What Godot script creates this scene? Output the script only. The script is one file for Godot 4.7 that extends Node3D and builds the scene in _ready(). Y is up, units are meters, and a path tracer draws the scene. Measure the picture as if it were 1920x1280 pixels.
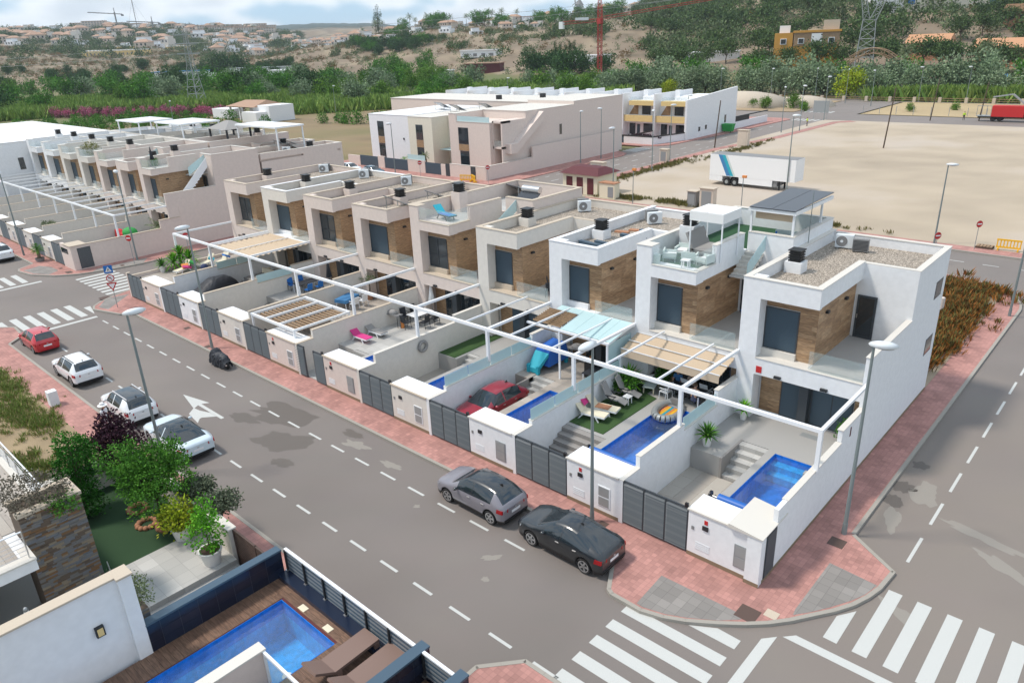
extends Node3D
class MB:
	var v := PackedVector3Array()
	var n := PackedVector3Array()
	var c := PackedColorArray()
	var col := Color(1,1,1)
	var use_c := false
	func tri(a: Vector3,b: Vector3,e: Vector3) -> void:
		var m := (b - a).cross(e - a).normalized()
		v.append(a); v.append(e); v.append(b)
		for i in 3:
			n.append(m); c.append(col)
	func quad(a: Vector3,b: Vector3,e: Vector3,f: Vector3) -> void:
		tri(a,b,e); tri(a,e,f)
	func tri_n(a: Vector3,b: Vector3,e: Vector3,na: Vector3,nb: Vector3,ne: Vector3) -> void:
		v.append(a); v.append(e); v.append(b)
		n.append(na); n.append(ne); n.append(nb)
		for i in 3:
			c.append(col)
	func box(x0: float,y0: float,d0: float,x1: float,y1: float,d1: float) -> MB:
		var a := Vector3(minf(x0,x1),minf(y0,y1),minf(-d0,-d1))
		var b := Vector3(maxf(x0,x1),maxf(y0,y1),maxf(-d0,-d1))
		return hexa(Vector3(a.x,a.y,b.z),Vector3(b.x,a.y,b.z),Vector3(b.x,a.y,a.z),a,Vector3(a.x,b.y,b.z),b,Vector3(b.x,b.y,a.z),Vector3(a.x,b.y,a.z))
	func hexa(p0: Vector3,p1: Vector3,p2: Vector3,p3: Vector3,p4: Vector3,p5: Vector3,p6: Vector3,p7: Vector3) -> MB:
		quad(p0,p1,p5,p4); quad(p1,p2,p6,p5); quad(p2,p3,p7,p6); quad(p3,p0,p4,p7); quad(p4,p5,p6,p7); quad(p3,p2,p1,p0)
		return self
	func obox(at: Vector3,size: Vector3,b: Basis = Basis()) -> MB:
		var h := size / 2
		var p := []
		for s in [[-1,-1,1],[1,-1,1],[1,-1,-1],[-1,-1,-1],[-1,1,1],[1,1,1],[1,1,-1],[-1,1,-1]]:
			p.append(at+b*Vector3(h.x*s[0],h.y*s[1],h.z*s[2]))
		return hexa(p[0],p[1],p[2],p[3],p[4],p[5],p[6],p[7])
	func bar(p0: Vector3,p1: Vector3,w: float,h: float) -> MB:
		var t := (p1 - p0).normalized()
		var s := t.cross(Vector3.UP)
		s = Vector3.RIGHT if s.length() < 0.01 else s.normalized()
		var u := s.cross(t)
		s *= w / 2; u *= h / 2
		return hexa(p0 - s - u,p0+s - u,p1+s - u,p1 - s - u,p0 - s+u,p0+s+u,p1+s+u,p1 - s+u)
	func cyl(p0: Vector3,p1: Vector3,r0: float,r1: float,seg := 10,caps := true) -> MB:
		var t := (p1 - p0).normalized()
		var s := t.cross(Vector3.UP if absf(t.y) < 0.9 else Vector3.RIGHT).normalized()
		var u := t.cross(s)
		for i in seg:
			var a0 := TAU*i / seg
			var a1 := TAU*(i+1) / seg
			var e0 := s*cos(a0)+u*sin(a0)
			var e1 := s*cos(a1)+u*sin(a1)
			if r0 > 0: tri_n(p0+e0*r0,p0+e1*r0,p1+e1*r1,e0,e1,e1)
			if r1 > 0: tri_n(p0+e0*r0,p1+e1*r1,p1+e0*r1,e0,e1,e0)
			if caps and r0 > 0: tri(p0,p0+e1*r0,p0+e0*r0)
			if caps and r1 > 0: tri(p1,p1+e0*r1,p1+e1*r1)
		return self
	func lathe(at: Vector3,prof: Array,seg := 12) -> MB:
		for k in prof.size() - 1:
			var q0: Vector3 = at+Vector3(0,prof[k][1],0)
			var q1: Vector3 = at+Vector3(0,prof[k+1][1],0)
			var r0: float = prof[k][0]
			var r1: float = prof[k+1][0]
			for i in seg:
				var a0 := TAU*i / seg
				var a1 := TAU*(i+1) / seg
				var e0 := Vector3(cos(a0),0,-sin(a0))
				var e1 := Vector3(cos(a1),0,-sin(a1))
				var sl := Vector3(0,r0 - r1,0)
				var hh := absf(prof[k+1][1] - prof[k][1])
				var n0 := (e0*hh+sl).normalized()
				var n1 := (e1*hh+sl).normalized()
				if r0 > 0: tri_n(q0+e0*r0,q0+e1*r0,q1+e1*r1,n0,n1,n1)
				if r1 > 0: tri_n(q0+e0*r0,q1+e1*r1,q1+e0*r1,n0,n1,n0)
		return self
	func prism(pts: Array,y0: float,y1: float) -> MB:
		var poly := PackedVector2Array(pts)
		var k := pts.size()
		var area := 0.0
		for i in k:
			area += poly[i].x*poly[(i+1) % k].y - poly[(i+1) % k].x*poly[i].y
		if area < 0: poly.reverse()
		var ix := Geometry2D.triangulate_polygon(poly)
		for i in range(0,ix.size(),3):
			var p := [poly[ix[i]],poly[ix[i+1]],poly[ix[i+2]]]
			if (p[1] - p[0]).cross(p[2] - p[0]) < 0: p = [p[0],p[2],p[1]]
			tri(Vector3(p[0].x,y1,-p[0].y),Vector3(p[1].x,y1,-p[1].y),Vector3(p[2].x,y1,-p[2].y))
		if y1 - y0 > 0.0005:
			for i in k:
				var a := poly[i]
				var b := poly[(i+1) % k]
				quad(Vector3(a.x,y0,-a.y),Vector3(b.x,y0,-b.y),Vector3(b.x,y1,-b.y),Vector3(a.x,y1,-a.y))
		return self
	func sphere(at: Vector3,r: Vector3,seg := 12,rings := 8) -> MB:
		for j in rings:
			for i in seg:
				var p := []
				for q in [[i,j],[i+1,j],[i+1,j+1],[i,j+1]]:
					var a: float = TAU*q[0] / seg
					var b: float = PI*q[1] / rings - PI / 2
					p.append(Vector3(cos(a)*cos(b),sin(b),-sin(a)*cos(b)))
				if j > 0: tri_n(at+p[0]*r,at+p[1]*r,at+p[2]*r,p[0],p[1],p[2])
				if j < rings - 1: tri_n(at+p[0]*r,at+p[2]*r,at+p[3]*r,p[0],p[2],p[3])
		return self
	func mesh(origin := Vector3.ZERO) -> ArrayMesh:
		var a := []
		a.resize(Mesh.ARRAY_MAX)
		if origin != Vector3.ZERO:
			for i in v.size():
				v[i] -= origin
		a[Mesh.ARRAY_VERTEX] = v
		a[Mesh.ARRAY_NORMAL] = n
		if use_c: a[Mesh.ARRAY_COLOR] = c
		var m := ArrayMesh.new()
		m.add_surface_from_arrays(Mesh.PRIMITIVE_TRIANGLES,a)
		return m
var counts := {}
var rng := RandomNumberGenerator.new()
var M := {}
var KEEP := {}
func W(x: float,y: float,d: float) -> Vector3:
	return Vector3(x,y,-d)
func mb() -> MB:
	return MB.new()
func bx(x0: float,y0: float,d0: float,x1: float,y1: float,d1: float) -> MB:
	return MB.new().box(x0,y0,d0,x1,y1,d1)
func numbered(called: String) -> String:
	var k: int = counts.get(called,0)
	counts[called] = k+1
	return called if k == 0 else "%s_%03d" % [called,k]
func tag(o: Node3D,label: String,category: String,group := "") -> Node3D:
	o.set_meta("label",label); o.set_meta("category",category)
	if group != "": o.set_meta("group",group)
	return o
func thing(called: String,label: String,category: String,at := Vector3.ZERO,group := "") -> Node3D:
	var o := Node3D.new()
	o.name = numbered(called)
	add_child(o)
	o.position = at
	return tag(o,label,category,group)
func origin_of(o: Node3D) -> Vector3:
	var p := Vector3.ZERO
	var q: Node = o
	while q != self and q != null:
		p += q.position
		q = q.get_parent()
	return p
func part(called: String,m: MB,material: Material,parent: Node3D,stuff := false) -> MeshInstance3D:
	var o := MeshInstance3D.new()
	o.name = called
	o.mesh = m.mesh(origin_of(parent))
	o.material_override = material
	parent.add_child(o,true)
	if stuff: o.set_meta("kind","stuff")
	return o
func one(called: String,m: MB,material: Material,label: String,category: String,at := Vector3.ZERO,group := "") -> MeshInstance3D:
	var o := MeshInstance3D.new()
	o.name = numbered(called)
	o.mesh = m.mesh(at)
	o.material_override = material
	add_child(o)
	o.position = at
	tag(o,label,category,group)
	return o
func ground(called: String,m: MB,material: Material,kind := "structure") -> MeshInstance3D:
	var o := MeshInstance3D.new()
	o.name = numbered(called)
	o.mesh = m.mesh()
	o.material_override = material
	add_child(o)
	o.set_meta("kind",kind)
	return o
func ground_node(called: String) -> Node3D:
	var o := Node3D.new()
	o.name = numbered(called)
	add_child(o)
	o.set_meta("kind","structure")
	return o
func copy(o: Node3D,at: Vector3,turn := 0.0,label := "",group := "",size := 1.0) -> Node3D:
	var r: Node3D = o.duplicate()
	var base := String(o.name)
	var k := base.rfind("_")
	if k > 0 and base.substr(k+1).is_valid_int(): base = base.substr(0,k)
	r.name = numbered(base)
	add_child(r)
	r.transform = Transform3D(Basis(Vector3.UP,turn).scaled(Vector3.ONE*size),at)
	if label != "": r.set_meta("label",label)
	if group != "": r.set_meta("group",group)
	return r
func lin(r: float,g: float,b: float,a := 1.0) -> Color:
	var k := Color(r,g,b).linear_to_srgb()
	k.a = a
	return k
func noise(freq: float,sd: int,kind := FastNoiseLite.TYPE_SIMPLEX_SMOOTH,oct := 4) -> FastNoiseLite:
	var f := FastNoiseLite.new()
	f.noise_type = kind
	f.frequency = freq
	f.seed = sd
	f.fractal_octaves = oct
	return f
func grey_tex(f: FastNoiseLite,size: int,lo: float,hi: float) -> ImageTexture:
	var im := f.get_seamless_image(size,size)
	im.convert(Image.FORMAT_L8)
	var d := im.get_data()
	for i in d.size():
		d[i] = int(255.0*(lo+(hi - lo)*d[i] / 255.0))
	return ImageTexture.create_from_image(Image.create_from_data(size,size,false,Image.FORMAT_L8,d))
func mat(called: String,k: Color,rough := 0.8,tex: Texture2D = null,metres := 1.0,metal := 0.0,spec := 0.5) -> StandardMaterial3D:
	var m := StandardMaterial3D.new()
	m.resource_name = called
	m.albedo_color = k
	m.roughness = rough
	m.metallic = metal
	m.metallic_specular = spec
	if tex:
		m.albedo_texture = tex
		m.uv1_triplanar = true
		m.uv1_world_triplanar = true
		m.uv1_triplanar_sharpness = 8.0
		m.uv1_scale = Vector3.ONE / metres
	M[called] = m
	return m
func vmat(called: String,rough := 0.9,tex: Texture2D = null,metres := 1.0) -> StandardMaterial3D:
	var m := mat(called,Color(1,1,1),rough,tex,metres)
	m.vertex_color_use_as_albedo = true
	return m
func tile_tex(size: int,cols: int,rows: int,offset: float,joint: float,vary: float,joint_dark: float,sd: int) -> ImageTexture:
	var r := RandomNumberGenerator.new()
	r.seed = sd
	var tones := []
	var lf := noise(0.12,sd+1)
	for i in cols*rows:
		tones.append(0.94 - vary*r.randf()+0.13*lf.get_noise_2d(i % cols,i / cols))
	var f := noise(0.05,sd)
	var im := Image.create(size,size,false,Image.FORMAT_L8)
	for y in size:
		var ry := float(y) / size*rows
		var iy := int(ry)
		var fy := ry - iy
		for x in size:
			var rx := fposmod(float(x) / size*cols+(offset if iy % 2 else 0.0),cols)
			var ix := int(rx)
			var fx := rx - ix
			var t: float = tones[iy*cols+ix]*(0.97+0.03*f.get_noise_2d(x*3,y*3))
			if fx < joint or fy < joint*rows / cols: t *= joint_dark
			im.set_pixel(x,y,Color(t,t,t))
	return ImageTexture.create_from_image(im)
func make_materials() -> void:
	var t_fine := grey_tex(noise(0.09,3,FastNoiseLite.TYPE_SIMPLEX,5),512,0.80,1.0)
	var t_stucco := grey_tex(noise(0.012,5,FastNoiseLite.TYPE_SIMPLEX,6),512,0.965,1.0)
	var t_asph := grey_tex(noise(0.25,8,FastNoiseLite.TYPE_SIMPLEX,4),512,0.74,1.0)
	var cell := noise(0.11,4,FastNoiseLite.TYPE_CELLULAR,1)
	cell.cellular_return_type = FastNoiseLite.RETURN_CELL_VALUE
	var t_gravel := grey_tex(cell,512,0.42,1.0)
	var t_pave := tile_tex(1024,32,32,0.0,0.05,0.10,0.88,11)
	var t_tile := tile_tex(512,4,4,0.0,0.02,0.06,0.86,12)
	var t_grey_tile := tile_tex(512,4,4,0.0,0.03,0.10,0.82,14)
	var f1 := noise(0.06,21,FastNoiseLite.TYPE_SIMPLEX,4)
	var im := Image.create(512,512,false,Image.FORMAT_RGB8)
	for y in 512:
		var row := y / 32
		for x in 512:
			var s := f1.get_noise_2d(x*0.14+row*977.0,y*1.3+row*31.0)*0.5+0.5
			var s2 := f1.get_noise_2d(x*0.04+row*613.0,y*0.35)*0.5+0.5
			var t := 0.52+0.34*s+0.16*s2+0.06*float((row*37) % 5) / 5.0
			im.set_pixel(x,y,Color(minf(1,t),minf(1,t*0.97),minf(1,t*0.93)))
	var t_wood := ImageTexture.create_from_image(im)
	KEEP.fine = t_fine
	mat("white_render",lin(0.80,0.81,0.82),0.9,t_stucco,3.0)
	mat("cream_render",lin(0.70,0.66,0.60),0.9,t_stucco,3.0)
	mat("pink_render",lin(0.70,0.60,0.54),0.9,t_stucco,3.0)
	mat("beige_render",lin(0.62,0.53,0.44),0.9,t_stucco,3.0)
	mat("lemon_render",lin(0.74,0.70,0.58),0.9,t_stucco,3.0)
	mat("yellow_trim",lin(0.72,0.54,0.24),0.9,t_stucco,3.0)
	mat("coping_stone",lin(0.66,0.56,0.44),0.7,t_fine,1.2)
	mat("pale_coping",lin(0.80,0.76,0.69),0.7,t_fine,1.2)
	mat("plinth_stone",lin(0.30,0.22,0.14),0.8,t_fine,0.8)
	mat("wood_cladding",lin(0.58,0.39,0.235),0.55,t_wood,2.4)
	mat("wood_cladding_dark",lin(0.48,0.31,0.18),0.55,t_wood,2.9)
	mat("wood_cladding_pale",lin(0.66,0.46,0.29),0.55,t_wood,2.1)
	mat("timber",lin(0.50,0.35,0.22),0.7,t_wood,1.6)
	mat("shutter_blue",lin(0.050,0.082,0.110),0.5)
	mat("anthracite",lin(0.045,0.054,0.062),0.5)
	mat("gate_slat",lin(0.090,0.103,0.112),0.5)
	mat("gate_slat_pale",lin(0.11,0.122,0.13),0.5)
	mat("dark_metal",lin(0.02,0.022,0.025),0.5)
	mat("black_plastic",lin(0.012,0.012,0.013),0.45)
	mat("dark_glass",lin(0.018,0.026,0.032),0.05,null,1.0,0.0,0.85)
	mat("room_glass",lin(0.05,0.06,0.065),0.08)
	var g := mat("rail_glass",Color(0.80,0.90,0.90,0.12),0.05)
	g.transparency = BaseMaterial3D.TRANSPARENCY_ALPHA
	var g2 := mat("frosted_glass",Color(0.76,0.87,0.88,0.78),0.4)
	g2.transparency = BaseMaterial3D.TRANSPARENCY_ALPHA
	mat("white_metal",lin(0.80,0.82,0.84),0.45)
	mat("grey_metal",lin(0.30,0.32,0.33),0.45,null,1.0,0.3)
	mat("galvanised",lin(0.34,0.36,0.36),0.5,null,1.0,0.3)
	mat("steel",lin(0.62,0.62,0.62),0.3,null,1.0,0.9)
	mat("lamp_white",lin(0.72,0.76,0.78),0.35)
	mat("pole_grey",lin(0.22,0.26,0.26),0.5,null,1.0,0.2)
	mat("roof_gravel",lin(0.72,0.62,0.51),0.95,t_gravel,2.0)
	var rg: StandardMaterial3D = M.roof_gravel
	rg.heightmap_enabled = true
	rg.heightmap_texture = t_gravel
	rg.heightmap_scale = 4.0
	mat("terrace_tile",lin(0.52,0.46,0.40),0.6,t_tile,2.4)
	mat("terrace_tile_pale",lin(0.60,0.59,0.56),0.6,t_tile,2.4)
	mat("terrace_tile_grey",lin(0.46,0.45,0.43),0.6,t_fine,2.0)
	mat("drive_tile",lin(0.54,0.50,0.44),0.6,t_fine,2.0)
	mat("drive_tile_warm",lin(0.50,0.45,0.39),0.6,t_fine,1.7)
	mat("step_grey",lin(0.36,0.34,0.32),0.7,t_fine,1.0)
	mat("red_paving",lin(0.56,0.285,0.245),0.85,t_pave,6.4)
	mat("grey_paving",lin(0.36,0.335,0.31),0.85,t_grey_tile,1.6)
	mat("kerb_stone",lin(0.42,0.39,0.34),0.85,t_fine,1.3)
	vmat("asphalt",0.85,t_asph,2.2)
	vmat("sand",0.95,t_fine,3.0)
	vmat("terrain",0.95,t_fine,6.0)
	mat("road_paint",lin(0.70,0.71,0.68),0.7,t_asph,1.6)
	mat("wet_stain",lin(0.165,0.140,0.120),0.6,t_asph,2.2)
	mat("pale_stain",lin(0.36,0.33,0.29),0.9,t_asph,1.5)
	mat("repair",lin(0.085,0.08,0.078),0.8,t_asph,1.6)
	mat("manhole",lin(0.12,0.075,0.06),0.7,t_fine,0.4)
	mat("turf",lin(0.055,0.13,0.03),0.95,grey_tex(noise(0.4,41,FastNoiseLite.TYPE_SIMPLEX,2),256,0.6,1.0),0.6)
	mat("turf_dark",lin(0.035,0.095,0.035),0.95,grey_tex(noise(0.4,42,FastNoiseLite.TYPE_SIMPLEX,2),256,0.6,1.0),0.6)
	mat("turf_terrace",lin(0.03,0.12,0.045),0.95,grey_tex(noise(0.4,43,FastNoiseLite.TYPE_SIMPLEX,2),256,0.6,1.0),0.6)
	var t_mosaic := tile_tex(256,16,16,0.0,0.1,0.07,1.06,51)
	mat("pool_mosaic",lin(0.004,0.19,0.74),0.3,t_mosaic,0.8)
	mat("pool_mosaic_light",lin(0.01,0.36,0.84),0.3,t_mosaic,0.8)
	var wt := mat("pool_water",Color(0.80,0.93,1.0,0.06),0.02)
	wt.transparency = BaseMaterial3D.TRANSPARENCY_ALPHA
	wt.normal_enabled = true
	var wn := noise(0.02,61,FastNoiseLite.TYPE_SIMPLEX_SMOOTH,3)
	var wim := wn.get_seamless_image(256,256)
	wim.convert(Image.FORMAT_RGBA8)
	wim.bump_map_to_normal_map(2.0)
	wt.normal_texture = ImageTexture.create_from_image(wim)
	wt.normal_scale = 0.10
	wt.uv1_triplanar = true
	wt.uv1_world_triplanar = true
	wt.uv1_scale = Vector3.ONE / 2.5
	mat("pool_cover",lin(0.012,0.12,0.45),0.45)
	mat("terracotta",lin(0.50,0.24,0.13),0.8,t_fine,1.0)
	mat("white_pot",lin(0.75,0.74,0.71),0.5)
	mat("soil",lin(0.08,0.05,0.035),0.95,t_fine,0.5)
	mat("bark",lin(0.12,0.085,0.06),0.9,t_fine,0.5)
	mat("palm_bark",lin(0.20,0.15,0.10),0.9,t_fine,0.5)
	mat("canvas_beige",lin(0.66,0.52,0.37),0.9,t_fine,0.7)
	mat("canvas_white",lin(0.76,0.77,0.76),0.85)
	mat("canvas_grey",lin(0.30,0.29,0.28),0.9)
	mat("canvas_dark",lin(0.028,0.032,0.042),0.6,t_fine,0.9)
	mat("navy",lin(0.02,0.035,0.10),0.8)
	mat("solar_blue",lin(0.05,0.055,0.065),0.18)
	mat("solar_black",lin(0.055,0.062,0.075),0.35)
	mat("deck_board",lin(0.27,0.165,0.115),0.6,t_wood,2.0)
	mat("deck_board_dark",lin(0.235,0.14,0.098),0.6,t_wood,2.6)
	mat("dark_tile",lin(0.010,0.014,0.030),0.22)
	mat("dark_tile_blue",lin(0.014,0.022,0.045),0.22)
	mat("tile_grout",lin(0.055,0.06,0.085),0.8)
	mat("blue_metal",lin(0.055,0.095,0.135),0.4)
	mat("brown_slat",lin(0.085,0.05,0.038),0.6)
	mat("brown_rattan",lin(0.20,0.13,0.105),0.6)
	for q in [["stone_rust",0.24,0.13,0.06],["stone_grey",0.20,0.19,0.18],["stone_brown",0.15,0.11,0.08],["stone_blue",0.19,0.20,0.22],["stone_tan",0.30,0.24,0.17]]:
		mat(q[0],lin(q[1],q[2],q[3]),0.8,t_fine,0.35)
	for q in [["plain_red",0.52,0.02,0.02],["plain_blue",0.02,0.13,0.50],["plain_teal",0.02,0.36,0.46],["plain_yellow",0.80,0.45,0.02],["plain_green",0.03,0.30,0.06],["plain_pink",0.60,0.04,0.22],["plain_orange",0.70,0.25,0.06],["orange_tile",0.52,0.27,0.14],["plain_white",0.80,0.80,0.80],["plain_black",0.015,0.015,0.016],["plain_cream",0.72,0.66,0.50],["plain_grey",0.22,0.22,0.22],["plain_maroon",0.10,0.018,0.022],["plain_skin",0.52,0.30,0.21],["plain_hair",0.10,0.06,0.035],["plain_lime",0.45,0.75,0.05],["plain_sign_blue",0.01,0.14,0.45],["plain_aqua",0.56,0.64,0.61],["crane_red",0.42,0.035,0.03],["plain_ochre",0.56,0.28,0.05],["roof_tile",0.38,0.235,0.155],["market_blue",0.05,0.20,0.42]]:
		mat(q[0],lin(q[1],q[2],q[3]),0.7)
	for q in [["car_red",0.50,0.006,0.015],["car_crimson",0.28,0.008,0.025],["car_white",0.78,0.80,0.82],["car_ice",0.60,0.70,0.76],["car_grey",0.20,0.19,0.215],["car_black",0.010,0.014,0.018],["car_blue",0.05,0.12,0.18]]:
		var cm := mat(q[0],lin(q[1],q[2],q[3]),0.35)
		cm.clearcoat_enabled = true
		cm.clearcoat = 1.0
		cm.clearcoat_roughness = 0.04
	mat("tyre",lin(0.014,0.014,0.015),0.8)
	mat("alloy",lin(0.55,0.55,0.56),0.3,null,1.0,0.8)
	mat("tail_red",lin(0.35,0.008,0.012),0.15)
	mat("headlight",lin(0.60,0.64,0.66),0.1)
	var lf := mat("leaf",Color(1,1,1),0.75)
	lf.vertex_color_use_as_albedo = true
	lf.backlight_enabled = true
	lf.backlight = Color(0.10,0.14,0.05)
	lf.metallic_specular = 0.25
func make_camera_and_sky() -> void:
	var cam := Camera3D.new()
	cam.name = "camera"
	add_child(cam)
	cam.transform = Transform3D(Basis(Vector3(0.73988,-0.03813,-0.67165),Vector3(-0.22882,0.92460,-0.30456),Vector3(0.63263,0.37903,0.67537)).orthonormalized(),Vector3(8.36,19.0,21.7))
	cam.fov = 49.83
	cam.near = 0.1
	cam.far = 12000.0
	cam.current = true
	var f := noise(0.9,77,FastNoiseLite.TYPE_SIMPLEX_SMOOTH,6)
	var f2 := noise(0.35,78,FastNoiseLite.TYPE_SIMPLEX_SMOOTH,3)
	var im := Image.create(1536,768,false,Image.FORMAT_RGBAF)
	for y in 768:
		var el := PI / 2 - PI*(y+0.5) / 768
		for x in 1536:
			var k := Color(0.42,0.40,0.37)
			if el > -0.02:
				var az := TAU*(x+0.5) / 1536
				var dir := Vector3(cos(az)*cos(el),sin(el),sin(az)*cos(el))
				var q := Vector3(dir.x*9.0,dir.y*30.0,dir.z*9.0)
				var t := f.get_noise_3dv(q)*0.75+f2.get_noise_3dv(q)*0.6
				var cover := smoothstep(-0.26,0.10,t)
				var blue := Color(0.40,0.58,0.72).lerp(Color(0.22,0.38,0.60),clampf(dir.y*1.6,0,1))
				var thick := smoothstep(0.05,0.55,t)
				var cloud := Color(0.84,0.88,0.92).lerp(Color(0.60,0.66,0.73),thick)
				k = blue.lerp(cloud,cover*0.93)
				k = k.lerp(Color(0.70,0.79,0.85),0.5*exp(-maxf(dir.y,0.0)*40.0))
			im.set_pixel(x,y,k)
	var sm := PanoramaSkyMaterial.new()
	sm.panorama = ImageTexture.create_from_image(im)
	var env := Environment.new()
	env.background_mode = Environment.BG_SKY
	env.sky = Sky.new()
	env.sky.sky_material = sm
	env.tonemap_mode = Environment.TONE_MAPPER_LINEAR
	env.tonemap_exposure = EXPOSURE
	env.fog_enabled = true
	env.fog_density = 0.0001
	env.fog_light_color = lin(0.70,0.80,0.90)
	env.sdfgi_enabled = true
	env.ssao_enabled = true
	env.ssil_enabled = true
	var we := WorldEnvironment.new()
	we.name = "world_environment"
	we.environment = env
	add_child(we)
	var sun := DirectionalLight3D.new()
	sun.name = "sun"
	sun.light_energy = SUN
	sun.light_color = Color(1.0,0.965,0.92)
	sun.light_angular_distance = 8.0
	sun.shadow_enabled = true
	add_child(sun)
	sun.position = Vector3(0,60,0)
	sun.look_at_from_position(Vector3(0,60,0),Vector3(0,60,0)+W(0.40,-0.86,0.32),Vector3.UP)
const EXPOSURE := 1.36
const SUN := 0.75
const EYE := Vector2(8.36,-21.7)
const HILLS := [
	[-110,[450,-1,700,8,1000,25,1500,48,1900,78,2700,60,6000,40]],
	[-76,[500,-1,700,9,1000,23,1500,51,1900,72,2700,50,6000,40]],
	[-68,[550,-1,700,5,1000,15,1500,40,1900,72,2700,40,6000,60]],
	[-63,[650,-1,800,5,1100,14,1500,37,1950,70,2700,50,6000,140]],
	[-60,[650,-1,800,7,1150,13,1500,30,2000,72,2700,60,6000,178]],
	[-56,[480,-1,650,9,900,19,1150,16,1700,32,2600,70,6000,184]],
	[-52,[450,-1,620,9,800,20,1000,30,1700,34,2600,70,6000,170]],
	[-48.4,[400,-1,520,6,620,13,900,35,1300,32,2600,60,6000,120]],
	[-40.7,[330,-1,430,5,600,19,860,33,1300,36,2600,60,6000,100]],
	[-35,[310,-1,420,6,600,23,900,42,1300,46,2600,60,6000,100]],
	[-30,[300,-1,400,6,600,27,900,62,1300,74,2600,70,6000,100]],
	[-22.4,[300,-1,390,10,600,42,900,88,1300,110,2600,90,6000,100]],
	[-10.2,[290,-1,380,9,500,25,800,80,1300,120,2600,90,6000,100]],
	[20,[290,-1,380,8,500,22,800,60,1300,90,2600,80,6000,80]],
]
var hill_noise: FastNoiseLite
func profile(p: Array,r: float) -> float:
	if r <= p[0]: return -0.3
	for i in range(0,p.size() - 2,2):
		if r <= p[i+2]:
			var t: float = (r - p[i]) / (p[i+2] - p[i])
			return lerpf(p[i+1],p[i+3],t)
	return p[p.size() - 1]
func height(x: float,d: float) -> float:
	var q := Vector2(x,d) - EYE
	var r := q.length()
	if r < 260: return -0.3
	var a := rad_to_deg(atan2(q.x,q.y))
	var h := -0.3
	if a <= HILLS[0][0]: h = profile(HILLS[0][1],r)
	elif a >= HILLS[-1][0]: h = profile(HILLS[-1][1],r)
	else:
		for i in HILLS.size() - 1:
			if a <= HILLS[i+1][0]:
				var t: float = (a - HILLS[i][0]) / (HILLS[i+1][0] - HILLS[i][0])
				t = t*t*(3 - 2*t)
				h = lerpf(profile(HILLS[i][1],r),profile(HILLS[i+1][1],r),t)
				break
	var rough := clampf((r - 330) / 250.0,0,1)
	return h+hill_noise.get_noise_2d(x,d)*rough*(4.0+r*0.002)*clampf(h / 12.0,0.0,1.0)
func soil_colour(x: float,d: float,h: float) -> Color:
	var r := (Vector2(x,d) - EYE).length()
	var n1 := hill_noise.get_noise_2d(x*3.1+900,d*3.1)
	var n2 := hill_noise.get_noise_2d(x*9.0,d*9.0 - 700)
	var k: Color
	if h < 3.0:
		k = Color(0.15,0.17,0.055).lerp(Color(0.26,0.21,0.11),smoothstep(-0.15,0.5,n1))
	else:
		k = Color(0.27,0.20,0.135).lerp(Color(0.37,0.29,0.19),smoothstep(-0.2,0.4,n1)).lerp(Color(0.15,0.12,0.07),smoothstep(0.0,0.5,n2))
	if r > 2700: k = k.lerp(Color(0.035,0.055,0.035),smoothstep(2700,3500,r))
	return k
func make_terrain() -> void:
	hill_noise = noise(0.006,31,FastNoiseLite.TYPE_SIMPLEX_SMOOTH,4)
	var m := mb()
	m.use_c = true
	var na := 420
	var rs := [0.0]
	var r := 30.0
	while r < 7500:
		rs.append(r)
		r *= 1.032 if r > 240 else 1.2
	for j in rs.size():
		for i in na+1:
			var a := deg_to_rad(-118.0+150.0*i / na)
			var x: float = EYE.x+sin(a)*rs[j]
			var d: float = EYE.y+cos(a)*rs[j]
			m.v.append(W(x,height(x,d),d))
			m.c.append(soil_colour(x,d,m.v[-1].y))
	m.n.resize(m.v.size())
	var ix := PackedInt32Array()
	for j in rs.size() - 1:
		for i in na:
			var p := j*(na+1)+i
			for t in [[p,p+na+1,p+1],[p+1,p+na+1,p+na+2]]:
				ix.append(t[0]); ix.append(t[1]); ix.append(t[2])
				var fn := (m.v[t[2]] - m.v[t[0]]).cross(m.v[t[1]] - m.v[t[0]])
				fn = fn.normalized() if fn.y >= 0 else -fn.normalized()
				for q in t: m.n[q] += fn
	for i in m.n.size(): m.n[i] = m.n[i].normalized()
	var arr := []
	arr.resize(Mesh.ARRAY_MAX)
	arr[Mesh.ARRAY_VERTEX] = m.v
	arr[Mesh.ARRAY_NORMAL] = m.n
	arr[Mesh.ARRAY_COLOR] = m.c
	arr[Mesh.ARRAY_INDEX] = ix
	var tm := ArrayMesh.new()
	tm.add_surface_from_arrays(Mesh.PRIMITIVE_TRIANGLES,arr)
	var to := MeshInstance3D.new()
	to.name = "terrain"
	to.mesh = tm
	to.material_override = M.terrain
	to.set_meta("kind","structure")
	add_child(to)
	var rest := mb()
	rest.use_c = true
	rest.col = Color(0.2,0.17,0.1)
	rest.prism([Vector2(-3000,-3000),Vector2(3000,-3000),Vector2(3000,-22),Vector2(8.4,-21.7),Vector2(-3000,-1600)],-0.36,-0.32)
	rest.prism([Vector2(8.4,-21.7),Vector2(3000,-22),Vector2(3000,4765)],-0.36,-0.32)
	ground("ground",rest,M.terrain)
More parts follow.
